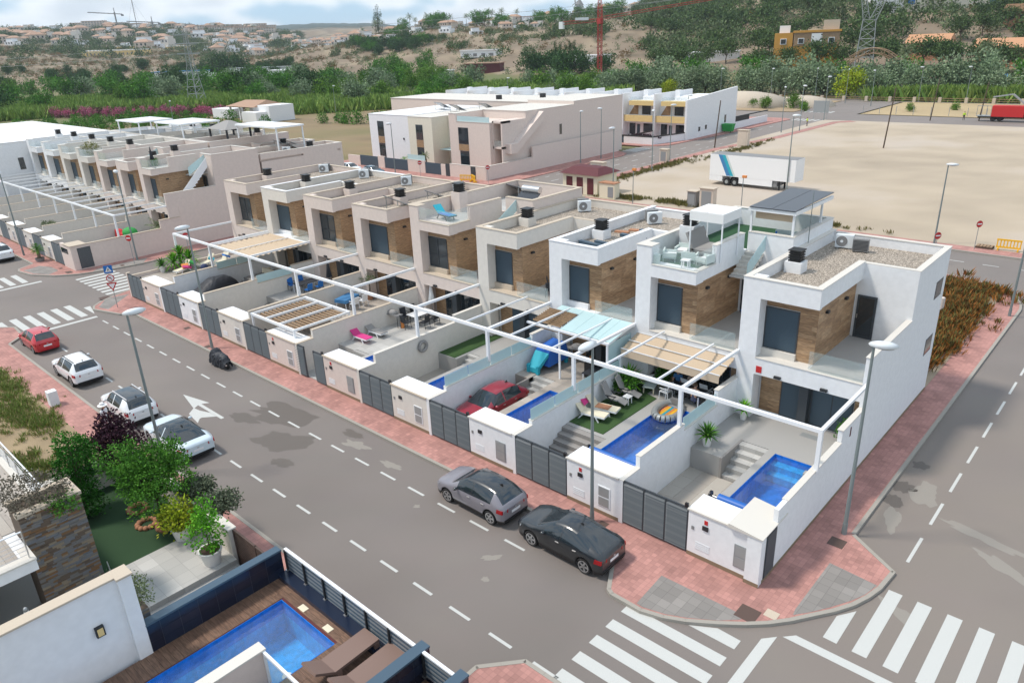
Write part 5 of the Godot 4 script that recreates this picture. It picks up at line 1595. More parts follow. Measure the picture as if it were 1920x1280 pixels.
func make_roof_things() -> void:
	var ac := [[0,-4.9,19.5,0.2],[2,-16.5,18.7,0.9],[3,-22.5,19.2,0.9],[5,-35.4,19.4,0.9],[6,-41.8,19.3,0.9],[7,-48.2,19.6,0.9],[8,-54.6,19.6,0.9]]
	var nm := ["corner house","","roof with dark rails","bare cream roof","","solar panel roof","glazed-window house","white-edged roof","end house"]
	for q in ac:
		place("air_conditioner",W(q[1],7.7,q[2]),q[3],"white air conditioner with round fan on the gravel of the "+nm[q[0]],"air conditioners on the gravel roofs")
		place("condenser",W(q[1]+(0.95 if q[0] == 0 else -0.7),7.7,q[2]+(-0.25 if q[0] == 0 else 0.75)),q[3],"grey heat pump next to the air conditioner on the "+nm[q[0]],"heat pumps on the gravel roofs")
	for q in [[-35.4,12.2,0.3,"street-side"],[-34.2,15.2,0.3,"rear"]]:
		place("solar_panel",W(q[0]+1.5,7.7,q[1]),2.9,"tilted solar panel on steel legs, the %s one of the solar roof" % q[3],"",1.15)
	place("solar_panel",W(-29.3,7.94,20.0),2.9,"tilted solar panel behind the teal lounger's terrace wall","",1.0)
	for q in [[-16.7,12.2,"street end"],[-15.9,12.7,"street end, inner"],[-15.6,14.9,"middle"],[-15.2,16.4,"back"]]:
		var o := thing("mounting_rail","blue-grey metal channel on the gravel roof, "+q[2],"metal rail",W(q[0],7.7,q[1]))
		part("channel",mb().obox(W(q[0],7.86,q[1]),Vector3(1.9,0.05,0.26),Basis(Vector3.UP,-0.12)),M.blue_metal,o)
		part("flange",mb().obox(W(q[0],7.78,q[1] - 0.12),Vector3(1.9,0.16,0.04),Basis(Vector3.UP,-0.12)),M.blue_metal,o)
		part("flange",mb().obox(W(q[0],7.78,q[1]+0.12),Vector3(1.9,0.16,0.04),Basis(Vector3.UP,-0.12)),M.blue_metal,o)
	for q in [[-17.0,15.8],[-16.5,16.6],[-12.9,19.5],[-12.7,18.4]]:
		one("roof_tile_slab",mb().obox(W(q[0],7.74,q[1]),Vector3(0.9,0.08,0.4),Basis(Vector3.UP,0.2)),M.terracotta,"reddish concrete slab left on the gravel roof with dark rails","slab",W(q[0],7.7,q[1]),"reddish slabs on the gravel roof")
	var t := 7.94
	for q in [[-11.0,11.4,2.0,"nearest the glass corner"],[-10.0,11.7,3.4,"in the middle with white cushions"],[-9.05,11.6,-1.7,"against the white parapet"],[-10.9,12.6,0.2,"in front of the day bed"]]:
		place("lounge_chair",W(q[0],t,q[1]),q[2],"pale armchair on the green roof terrace, "+q[3],"pale armchairs on the green roof terrace",0.85)
	place("small_table",W(-9.6,t,10.6),0.2,"small pale table between the armchairs on the roof terrace","",1.1)
	one("waste_bin",mb().cyl(W(-11.15,t,10.35),W(-11.15,t+0.55,10.35),0.16,0.2,12),M.plain_aqua,"pale cylindrical bin in the glass corner of the roof terrace","bin",W(-11.15,t,10.35))
	var db := thing("day_bed","grey upholstered day bed under a white canopy frame on the roof","day bed",W(-9.6,t,13.4))
	part("mattress",bx(-10.4,t+0.3,12.5,-8.7,t+0.48,14.3),M.canvas_grey,db)
	part("headboard",mb().obox(W(-10.5,t+0.85,13.4),Vector3(0.12,1.0,1.8),Basis(Vector3(0,0,1),0.45)),M.canvas_grey,db)
	part("base",bx(-10.35,t,12.55,-8.75,t+0.3,14.25),M.dark_metal,db)
	var cn := thing("shade_canopy","white fabric canopy on four slim posts over the grey day bed","canopy",W(-9.5,t,13.2))
	for q in [[-10.4,12.35],[-8.6,12.35],[-10.4,14.2],[-8.6,14.2]]: part("post",bx(q[0] - 0.03,t,q[1] - 0.03,q[0]+0.03,10.45,q[1]+0.03),M.white_metal,cn)
	for q in [[-10.45,12.3,-9.52,13.25],[-9.48,12.3,-8.55,13.25],[-10.45,13.29,-9.52,14.25],[-9.48,13.29,-8.55,14.25]]: part("top_panel",bx(q[0],10.46,q[1],q[2],10.49,q[3]),M.canvas_white,cn)
	var vl := mb()
	vl.box(-10.45,10.0,12.29,-8.55,10.46,12.3); vl.box(-8.55,10.0,12.3,-8.54,10.46,14.25)
	part("valance",vl,M.canvas_white,cn)
	var sp := thing("solar_pergola","white pergola roofed with dark solar sheets on the rear roof terrace","pergola",W(-7.3,t,17.6))
	for q in [[-8.6,15.65],[-6.3,15.65],[-8.6,20.5],[-6.3,19.4]]: part("post",bx(q[0] - 0.05,8.98,q[1] - 0.05,q[0]+0.05,10.15,q[1]+0.05),M.white_metal,sp)
	part("front_beam",bx(-8.75,10.1,15.5,-6.15,10.28,15.62),M.white_metal,sp)
	part("side_beam",bx(-6.27,10.1,15.62,-6.15,10.28,20.6),M.white_metal,sp)
	part("side_beam",bx(-8.75,10.1,15.62,-8.63,10.28,20.6),M.white_metal,sp)
	for q in [[-8.68,-7.46],[-7.43,-6.2]]:
		part("solar_sheet",mb().hexa(W(q[0],10.30,15.45),W(q[1],10.30,15.45),W(q[1],10.42,20.7),W(q[0],10.42,20.7),W(q[0],10.34,15.45),W(q[1],10.34,15.45),W(q[1],10.46,20.7),W(q[0],10.46,20.7)),M.solar_black,sp)
	part("beige_blind",bx(-8.5,9.65,15.9,-6.5,10.05,15.96),M.canvas_beige,sp)
	one("cooler_box",bx(-7.75,t,16.9,-6.5,t+0.95,17.1),M.plain_aqua,"pale screen board inside the solar pergola terrace","screen",W(-7.1,t,17))
	one("gas_bottle",mb().lathe(W(-7.4,t,16.2),[[0.17,0.0],[0.18,0.6],[0.12,0.85],[0.05,0.9],[0.05,1.05],[0.0,1.05]],14),M.plain_sign_blue,"blue gas bottle on the rear roof terrace","gas bottle",W(-7.4,t,16.2))
	one("aerial_pole",mb().cyl(W(-6.02,7.7,17.2),W(-6.02,11.1,17.2),0.025,0.02,7),M.pole_grey,"thin grey aerial pole rising beside the solar pergola","pole",W(-6.02,7.7,17.2))
	place("teal_lounger",W(-28.5,t,11.5),1.4,"teal and blue striped sun lounger alone on the pale roof terrace","",1.05)
	var wh := thing("water_heater","white solar water heater tank lying on the rear roof","water heater",W(-26.3,8.1,19))
	part("tank",mb().cyl(W(-27.6,8.95,18.6),W(-26.0,8.95,18.6),0.25,0.25,14),M.steel,wh)
	part("collector",mb().obox(W(-26.8,8.4,18.0),Vector3(1.8,0.06,1.2),Basis(Vector3.RIGHT,0.6)),M.solar_blue,wh)
	place("dark_chair",W(-19.6,4.36,12.0),2.2,"dark wicker chair on the cream balcony, by the railing")
	place("dark_chair",W(-19.0,4.36,11.2),3.4,"dark wicker chair on the cream balcony, by the party wall")
	place("small_table",W(-18.8,4.36,12.1),0.0,"small table between the dark balcony chairs")
	var dryer := thing("drying_rack","folding clothes dryer with a blue bucket on the white balcony","drying rack",W(-6.9,4.36,13.2))
	for q in [-7.2,-6.6]:
		part("leg",mb().bar(W(q,4.36,12.8),W(q,5.2,13.4),0.025,0.025),M.white_metal,dryer)
		part("leg",mb().bar(W(q,4.36,13.5),W(q,5.2,12.9),0.025,0.025),M.white_metal,dryer)
	for i in 6: part("rail",bx(-7.25,5.18,12.75+i*0.14,-6.55,5.2,12.77+i*0.14),M.white_metal,dryer)
	one("bucket",mb().lathe(W(-7.5,5.0,13.3),[[0.14,0.0],[0.19,0.36],[0.17,0.36],[0.13,0.02]],14),M.plain_sign_blue,"blue laundry tub hung beside the drying rack","bucket",W(-7.5,5.0,13.3))
func curve_at(p: Array,t: float) -> float:
	if t <= p[0][0]: return p[0][1]
	for i in p.size() - 1:
		if t <= p[i+1][0]:
			var a: float = p[i][1]
			var b: float = p[i+1][1]
			var u: float = (t - p[i][0]) / (p[i+1][0] - p[i][0])
			var m0: float = 0.0 if i == 0 else (b - p[i - 1][1]) / (p[i+1][0] - p[i - 1][0])*(p[i+1][0] - p[i][0])
			var m1: float = 0.0 if i+2 >= p.size() else (p[i+2][1] - a) / (p[i+2][0] - p[i][0])*(p[i+1][0] - p[i][0])
			m0 = clampf(m0,-absf(b - a)*2.0,absf(b - a)*2.0)
			m1 = clampf(m1,-absf(b - a)*2.0,absf(b - a)*2.0)
			var u2 := u*u
			var u3 := u2*u
			return (2*u3 - 3*u2+1)*a+(u3 - 2*u2+u)*m0+(-2*u3+3*u2)*b+(u3 - u2)*m1
	return p[p.size() - 1][1]
func car(called: String,label: String,at: Vector3,turn: float,p: Dictionary) -> Node3D:
	var L: float = p.L
	var Wd: float = p.W
	var H: float = p.H
	var wr: float = p.wr
	var tf: float = p.fo
	var tr: float = p.fo+p.wb
	var c1: float = p.cowl
	var c2: float = p.rf
	var c3: float = p.re
	var c4: float = p.rg
	var hood: float = p.hood
	var tail: float = p.tail
	var top := [[0.0,hood - 0.24],[0.12,hood - 0.12],[0.5,hood - 0.04],[c1,hood+0.05],[c2,H - 0.05],[(c2+c3)*0.5,H],[c3,H - p.get("drop",0.05)],[c4,tail+0.03],[L - 0.05,tail - 0.06],[L,tail - 0.16]]
	var belt := [[0.0,hood - 0.30],[0.3,hood - 0.14],[c1,hood - 0.02],[c1+1.2,hood+0.02],[c4 - 0.3,tail - 0.02],[L - 0.06,tail - 0.12],[L,tail - 0.22]]
	var half := [[0.0,0.74],[0.12,0.88],[0.5,0.98],[1.2,1.0],[L - 0.7,1.0],[L - 0.25,0.96],[L - 0.06,0.90],[L,0.84]]
	var roof := [[0.0,0.60],[0.3,0.74],[c1,0.78],[c2,p.get("rw",0.66)],[c3,p.get("rw",0.66) - 0.02],[c4,0.72],[L,0.70]]
	var o := thing(called,label,"car")
	var ts := []
	var t := 0.0
	while t < L - 0.001:
		ts.append(t)
		t += 0.065
	ts.append(L)
	for q in [c1,c2,c3,c4,p.s0,p.s1]+p.pillars: ts.append(q)
	ts.sort()
	var rings := []
	for q in ts:
		var hw: float = curve_at(half,q)*Wd / 2
		var ty := curve_at(top,q)
		var by := minf(curve_at(belt,q),ty - 0.02)
		var yb := 0.22
		if q < 0.25: yb = lerpf(0.32,0.22,q / 0.25)
		if q > L - 0.3: yb = lerpf(0.22,0.36,(q - L+0.3) / 0.3)
		for w in [tf,tr]:
			var dx := absf(q - w)
			var R := wr+0.055
			if dx < R: yb = maxf(yb,wr+sqrt(R*R - dx*dx))
		var rwq := curve_at(roof,q)*Wd / 2
		var y1 := maxf(0.40,yb+0.03)
		var y2 := maxf(by*0.72,yb+0.06)
		var x: float = q - L / 2
		var r := []
		for s in [[hw*0.95,yb],[hw*0.985,y1],[hw,y2],[hw*0.975,by],[rwq,lerpf(by,ty,0.92)],[rwq*0.6,ty - 0.008],[0.0,ty]]:
			r.append(Vector3(x,s[1],s[0]))
		rings.append(r)
	var nn := []
	for i in rings.size():
		var row := []
		for j in 7:
			var a: Vector3 = rings[maxi(i - 1,0)][j]
			var b: Vector3 = rings[mini(i+1,rings.size() - 1)][j]
			var e: Vector3 = rings[i][maxi(j - 1,0)]
			var f: Vector3 = rings[i][mini(j+1,6)]
			var m := (b - a).cross(f - e)
			m = -m if m.y*0.6+m.z < 0 else m
			if j == 6: m.z = 0
			row.append(m.normalized() if m.length() > 1e-9 else Vector3.UP)
		nn.append(row)
	var ms := {"body": mb(),"lower_trim": mb(),"windscreen": mb(),"rear_window": mb(),"side_window": mb(),"roof": mb()}
	for i in rings.size() - 1:
		if ts[i+1] - ts[i] < 0.0005: continue
		var tc: float = (ts[i]+ts[i+1]) / 2
		for j in 6:
			var key := "body"
			if j == 0 and p.get("trim",false): key = "lower_trim"
			if j == 3 and tc > p.s0 and tc < p.s1:
				key = "side_window"
				for k in range(0,p.pillars.size(),2):
					if tc > p.pillars[k] and tc < p.pillars[k+1]: key = "body" if not p.get("dark_pillars",true) else "roof" if p.roof == "car_black" else "body"
			if j >= 4 and tc > c1 and tc < c2: key = "windscreen"
			if j >= 4 and tc > c2 and tc < c3: key = "roof"
			if j >= 4 and tc > c3 and tc < c4: key = "rear_window"
			var m: MB = ms[key]
			for s in [1.0,-1.0]:
				var v := Vector3(1,1,s)
				var a: Vector3 = rings[i][j]*v
				var b: Vector3 = rings[i+1][j]*v
				var e: Vector3 = rings[i+1][j+1]*v
				var f: Vector3 = rings[i][j+1]*v
				if s > 0:
					m.tri_n(a,b,e,nn[i][j],nn[i+1][j],nn[i+1][j+1]); m.tri_n(a,e,f,nn[i][j],nn[i+1][j+1],nn[i][j+1])
				else:
					m.tri_n(a,e,b,nn[i][j]*v,nn[i+1][j+1]*v,nn[i+1][j]*v); m.tri_n(a,f,e,nn[i][j]*v,nn[i][j+1]*v,nn[i+1][j+1]*v)
	for e in [0,rings.size() - 1]:
		var r: Array = rings[e]
		for j in 6:
			var c := Vector3(r[0].x,r[3].y,0)
			for s in [1.0,-1.0]:
				var v := Vector3(1,1,s)
				if (e == 0) == (s > 0): ms.body.tri(c,r[j]*v,r[j+1]*v)
				else: ms.body.tri(c,r[j+1]*v,r[j]*v)
		ms.body.tri(Vector3(r[0].x,r[3].y,0),Vector3(r[0].x,r[0].y,-r[0].z*(1 if e == 0 else -1)),Vector3(r[0].x,r[0].y,r[0].z*(1 if e == 0 else -1)))
	part("body",ms.body,M[p.paint],o)
	if p.get("trim",false): part("lower_trim",ms.lower_trim,M.black_plastic,o)
	part("roof",ms.roof,M[p.roof],o)
	part("windscreen",ms.windscreen,M.dark_glass,o)
	part("rear_window",ms.rear_window,M.dark_glass,o)
	part("side_windows",ms.side_window,M.dark_glass,o)
	part("underbody",bx(-L / 2+0.3,0.2,-Wd / 2+0.28,L / 2 - 0.3,0.62,Wd / 2 - 0.28).box(tf - L / 2 - wr - 0.1,0.3,-Wd / 2+0.1,tf - L / 2+wr+0.1,2*wr+0.02,Wd / 2 - 0.1).box(tr - L / 2 - wr - 0.1,0.3,-Wd / 2+0.1,tr - L / 2+wr+0.1,2*wr+0.02,Wd / 2 - 0.1),M.plain_black,o)
	for x in [tf - L / 2,tr - L / 2]:
		for s in [-1.0,1.0]:
			var z: float = s*(Wd / 2 - 0.02)
			var wm := mb()
			var pr := [[wr*0.68,-0.01],[wr*0.9,0.0],[wr,-0.04],[wr,-0.2]]
			for k in pr.size() - 1: wm.cyl(Vector3(x,wr,z+s*pr[k][1]),Vector3(x,wr,z+s*pr[k+1][1]),pr[k][0],pr[k+1][0],20,false)
			var wh := part("wheel",wm,M.tyre,o)
			var rm := mb()
			rm.cyl(Vector3(x,wr,z - s*0.05),Vector3(x,wr,z - s*0.045),wr*0.7,wr*0.7,18)
			part("rim_shadow",rm,M.dark_metal,wh)
			var sp := mb()
			for k in 5:
				var a := TAU*k / 5
				sp.obox(Vector3(x+cos(a)*wr*0.36,wr+sin(a)*wr*0.36,z - s*0.02),Vector3(wr*0.62,wr*0.2,0.03),Basis(Vector3(0,0,1),a))
			for k in 18:
				var a0 := TAU*k / 18
				var a1 := TAU*(k+1) / 18
				sp.bar(Vector3(x+cos(a0)*wr*0.68,wr+sin(a0)*wr*0.68,z - s*0.015),Vector3(x+cos(a1)*wr*0.68,wr+sin(a1)*wr*0.68,z - s*0.015),wr*0.08,0.04)
			part("rim",sp,M.alloy,wh)
	var hy := tail - 0.24
	var ex := L / 2
	for s in [-1.0,1.0]:
		var lt := mb()
		lt.hexa(Vector3(ex - 0.34,hy - 0.08,s*Wd*0.493),Vector3(ex - 0.34,hy - 0.08,s*Wd*0.30),Vector3(ex+0.012,hy - 0.07,s*Wd*0.27),Vector3(ex - 0.035,hy - 0.07,s*Wd*0.468),Vector3(ex - 0.30,hy+0.12,s*Wd*0.488),Vector3(ex - 0.30,hy+0.10,s*Wd*0.30),Vector3(ex+0.006,hy+0.07,s*Wd*0.27),Vector3(ex - 0.045,hy+0.09,s*Wd*0.462))
		part("tail_light",lt,M.tail_red,o)
		part("headlight",mb().hexa(Vector3(-ex+0.30,hood - 0.26,s*Wd*0.49),Vector3(-ex+0.04,hood - 0.28,s*Wd*0.30),Vector3(-ex+0.3,hood - 0.28,s*Wd*0.28),Vector3(-ex+0.4,hood - 0.28,s*Wd*0.4),Vector3(-ex+0.34,hood - 0.16,s*Wd*0.475),Vector3(-ex+0.07,hood - 0.17,s*Wd*0.30),Vector3(-ex+0.3,hood - 0.17,s*Wd*0.28),Vector3(-ex+0.4,hood - 0.17,s*Wd*0.4)),M.headlight,o)
		part("mirror",mb().sphere(Vector3(c1 - L / 2+0.5,hood+0.06,s*(Wd / 2+0.09)),Vector3(0.09,0.07,0.11),10,7),M[p.get("mirror",p.paint)],o)
		for hx in p.handles: part("door_handle",bx(hx - L / 2 - 0.08,hood - 0.13,s*(Wd / 2 - 0.02),hx - L / 2+0.08,hood - 0.10,s*(Wd / 2+0.02)),M.steel if p.get("bright",false) else M[p.paint],o)
		if p.get("rails",false): part("roof_rail",mb().bar(Vector3(c2 - L / 2,H - 0.01,s*Wd*0.30),Vector3(c3 - L / 2 - 0.1,H - 0.01,s*Wd*0.29),0.03,0.05),M[p.get("rail_mat","dark_metal")],o)
	part("number_plate",bx(ex - 0.01,tail - 0.46,-0.26,ex+0.015,tail - 0.35,0.26),M.plain_white,o)
	part("bumper",mb().hexa(Vector3(ex - 0.3,0.25,Wd*0.46),Vector3(ex - 0.02,0.25,Wd*0.40),Vector3(ex - 0.02,0.25,-Wd*0.40),Vector3(ex - 0.3,0.25,-Wd*0.46),Vector3(ex - 0.28,0.46,Wd*0.475),Vector3(ex+0.025,0.44,Wd*0.41),Vector3(ex+0.025,0.44,-Wd*0.41),Vector3(ex - 0.28,0.46,-Wd*0.475)),M.black_plastic if p.get("trim",false) or p.get("dark_bumper",false) else M[p.paint],o)
	part("grille",bx(-ex - 0.012,0.34,-Wd*0.27,-ex+0.08,0.56,Wd*0.27),M.black_plastic,o)
	part("tail_badge",bx(ex - 0.01,tail - 0.30,-0.05,ex+0.02,tail - 0.24,0.05),M.alloy,o)
	part("roof_fin",mb().hexa(Vector3(c3 - L / 2 - 0.3,H - 0.05,-0.03),Vector3(c3 - L / 2 - 0.08,H - 0.06,-0.03),Vector3(c3 - L / 2 - 0.08,H - 0.06,0.03),Vector3(c3 - L / 2 - 0.3,H - 0.05,0.03),Vector3(c3 - L / 2 - 0.14,H+0.04,-0.01),Vector3(c3 - L / 2 - 0.1,H+0.04,-0.01),Vector3(c3 - L / 2 - 0.1,H+0.04,0.01),Vector3(c3 - L / 2 - 0.14,H+0.04,0.01)),M.black_plastic,o)
	o.transform = Transform3D(Basis(Vector3.UP,turn),at)
	return o
func make_cars() -> void:
	var y := -0.12
	car("parked_car","dark grey crossover with black roof parked by the kerb",W(-11.8,y,-2.62),0.0,{"L": 4.23,"W": 1.8,"H": 1.57,"wr": 0.34,"wb": 2.64,"fo": 0.84,"cowl": 1.05,"rf": 1.95,"re": 3.62,"rg": 4.08,"hood": 1.0,"tail": 1.08,"s0": 1.5,"s1": 3.55,"pillars": [2.35,2.43],"paint": "car_grey","roof": "car_black","trim": true,"handles": [2.25,3.1],"mirror": "car_black","bright": true,"drop": 0.09})
	car("parked_car","black coupe crossover parked nearest the zebra crossing",W(-6.83,y,-2.58),0.0,{"L": 4.36,"W": 1.8,"H": 1.52,"wr": 0.345,"wb": 2.67,"fo": 0.86,"cowl": 1.1,"rf": 1.95,"re": 3.0,"rg": 4.14,"hood": 1.0,"tail": 1.06,"s0": 1.55,"s1": 3.7,"pillars": [2.35,2.43],"paint": "car_black","roof": "car_black","trim": true,"handles": [2.25,3.1],"bright": true,"drop": 0.06})
	car("parked_car","small red hatchback, last of the cars by the round sign",W(-50.3,y,-8.85),0.0,{"L": 4.0,"W": 1.68,"H": 1.46,"wr": 0.30,"wb": 2.45,"fo": 0.8,"cowl": 0.95,"rf": 1.75,"re": 3.5,"rg": 3.9,"hood": 0.92,"tail": 1.0,"s0": 1.35,"s1": 3.4,"pillars": [2.2,2.28],"paint": "car_red","roof": "car_red","handles": [2.1,2.9]})
	car("parked_car","white sport utility car with dark roof rails, behind the red hatchback",W(-42.1,y,-9.05),0.0,{"L": 4.42,"W": 1.83,"H": 1.6,"wr": 0.35,"wb": 2.73,"fo": 0.85,"cowl": 1.1,"rf": 1.95,"re": 3.95,"rg": 4.30,"hood": 1.02,"tail": 1.10,"s0": 1.55,"s1": 3.8,"pillars": [2.4,2.48],"paint": "car_white","roof": "car_white","trim": true,"rails": true,"handles": [2.3,3.2]})
	car("parked_car","white crossover with dark glass roof, beside the walking person",W(-33.8,y,-9.1),0.0,{"L": 4.16,"W": 1.8,"H": 1.6,"wr": 0.34,"wb": 2.6,"fo": 0.83,"cowl": 0.95,"rf": 1.7,"re": 3.72,"rg": 4.04,"hood": 1.03,"tail": 1.12,"s0": 1.4,"s1": 3.2,"pillars": [2.2,2.28],"paint": "car_white","roof": "car_black","dark_pillars": false,"trim": true,"rails": true,"rail_mat": "car_white","handles": [2.1,2.9]})
	car("parked_car","pale ice-blue coupe car under the street lamp, beside the green tree",W(-27.9,y,-8.95),0.0,{"L": 4.72,"W": 1.92,"H": 1.5,"wr": 0.36,"wb": 2.84,"fo": 0.92,"cowl": 1.25,"rf": 2.1,"re": 3.35,"rg": 4.3,"hood": 0.98,"tail": 1.05,"s0": 1.7,"s1": 3.85,"pillars": [2.65,2.72],"paint": "car_ice","roof": "dark_glass","dark_pillars": false,"handles": [2.55,3.4],"drop": 0.10,"dark_bumper": true})
	car("parked_car","crimson crossover parked nose-out inside the yard, between wall and pool",W(-16.98,0.06,3.5),PI / 2*-1.0+PI,{"L": 4.4,"W": 1.82,"H": 1.6,"wr": 0.35,"wb": 2.65,"fo": 0.88,"cowl": 1.1,"rf": 2.0,"re": 3.6,"rg": 4.12,"hood": 1.02,"tail": 1.1,"s0": 1.55,"s1": 3.7,"pillars": [2.4,2.48],"paint": "car_crimson","roof": "car_crimson","trim": true,"handles": [2.3,3.2],"drop": 0.1,"bright": true})
	car("parked_car","white sport utility car by the far pavement, beside the small potted palm",W(-81.9,y,-3.1),0.0,{"L": 4.5,"W": 1.84,"H": 1.68,"wr": 0.35,"wb": 2.69,"fo": 0.87,"cowl": 1.1,"rf": 1.9,"re": 3.85,"rg": 4.25,"hood": 1.05,"tail": 1.15,"s0": 1.5,"s1": 3.9,"pillars": [2.4,2.48],"paint": "car_white","roof": "car_white","trim": true,"rails": true,"handles": [2.3,3.2]})
	var far := {"L": 4.3,"W": 1.8,"H": 1.5,"wr": 0.33,"wb": 2.6,"fo": 0.85,"cowl": 1.05,"rf": 1.9,"re": 3.4,"rg": 3.95,"hood": 0.95,"tail": 1.02,"s0": 1.5,"s1": 3.5,"pillars": [2.3,2.38],"paint": "car_white","roof": "car_white","handles": [2.2,3.1]}
	car("parked_car","distant white car parked before the white house gate, left one",W(-101.5,y,50.6),PI,far)
	car("parked_car","distant white car parked before the blue gate, right of its twin",W(-94.5,y,50.9),PI,far)
	var blue := far.duplicate()
	blue.paint = "car_blue"; blue.roof = "car_blue"
	car("parked_car","distant blue car half hidden behind the gravel roofs",W(-88.5,y,50.9),PI,blue)
	car("parked_car","dark blue car whose rear just shows past the far gates",W(-88.3,y,-3.0),0.0,blue)
	var cc := thing("covered_car","car hidden under a dark blue-grey cover in the yard","covered car",W(-48.6,0.06,3.6))
	var prof := [[-0.1,0.3],[0.25,0.72],[1.0,0.88],[1.9,1.35],[2.4,1.55],[3.4,1.55],[4.1,1.25],[4.45,0.8],[4.6,0.25]]
	var m := mb()
	var rr := noise(1.1,71)
	var pt := func(i: int,j: int) -> Vector3:
		var d := 4.7*i / 26.0 - 0.1
		var h := curve_at(prof,d)
		var a := PI*j / 14.0
		var hw := 0.98 - 0.06*absf(d - 2.2)
		var e := 0.55
		var cx := signf(cos(a))*pow(absf(cos(a)),e)*hw*(1.0 - 0.22*pow(sin(a),3))
		var cy := 0.05+pow(sin(a),e)*(h - 0.05)
		return W(-48.6+cx,0.4+cy*1.1+rr.get_noise_2d(d*2,a*3)*0.05*sin(a),1.3+d)
	for i in 26:
		for j in 14: m.quad(pt.call(i,j),pt.call(i,j+1),pt.call(i+1,j+1),pt.call(i+1,j))
	part("cover",m,M.canvas_dark,cc)
	var mc := thing("covered_motorcycle","motorcycle under a black cover standing at the kerb by the tall lamp","motorcycle",W(-36.0,-0.12,-2.35))
	var m3 := mb()
	var mp := [[0.0,0.45],[0.25,1.02],[0.55,1.18],[0.85,0.95],[1.3,0.98],[1.75,0.92],[2.05,0.55]]
	var mt := func(i: int,j: int) -> Vector3:
		var d := 2.05*i / 18.0
		var h := curve_at(mp,d)
		var a := PI*j / 12.0
		var hw := 0.42 - 0.12*absf(d - 0.7)
		return W(-37.05+d,-0.12+0.16+pow(sin(a),0.6)*(h - 0.16)+rr.get_noise_2d(d*5,a*4)*0.07,-2.35 - signf(cos(a))*pow(absf(cos(a)),0.7)*hw*(1+0.3*rr.get_noise_2d(a*3,d*4)))
	for i in 18:
		for j in 12: m3.quad(mt.call(i,j),mt.call(i,j+1),mt.call(i+1,j+1),mt.call(i+1,j))
	part("cover",m3,M.canvas_dark,mc)
	for x in [-36.7,-35.3]:
		part("wheel",mb().cyl(W(x,0.18,-2.42),W(x,0.18,-2.28),0.30,0.30,18),M.tyre,mc)
	part("exhaust",mb().cyl(W(-35.6,0.16,-2.52),W(-35.0,0.26,-2.52),0.05,0.06,10),M.steel,mc)
func street_lamp(at: Vector3,h: float,turn: float,label: String,group := "grey street lamps with white heads") -> Node3D:
	if not protos.has("lamp"):
		var o := start("street_lamp","street lamp")
		part("pole",mb().cyl(Vector3(0,0,0),Vector3(0,8.0,0),0.085,0.05,12),M.pole_grey,o)
		part("foot",mb().cyl(Vector3(0,0,0),Vector3(0,0.5,0),0.105,0.095,12),M.pole_grey,o)
		var hd := mb()
		hd.sphere(Vector3(0.32,8.06,0),Vector3(0.52,0.14,0.21),18,10)
		var head := part("head",hd,M.lamp_white,o)
		part("lens",mb().sphere(Vector3(0.36,7.98,0),Vector3(0.36,0.09,0.15),14,6),M.galvanised,head)
		protos.lamp = o
		o.transform = Transform3D(Basis(Vector3.UP,turn).scaled(Vector3(1,h / 8.0,1)),at)
		tag(o,label,"street lamp",group)
		return o
	var c := copy(protos.lamp,at,turn,label,group)
	c.transform = Transform3D(Basis(Vector3.UP,turn).scaled(Vector3(1,h / 8.0,1)),at)
	return c
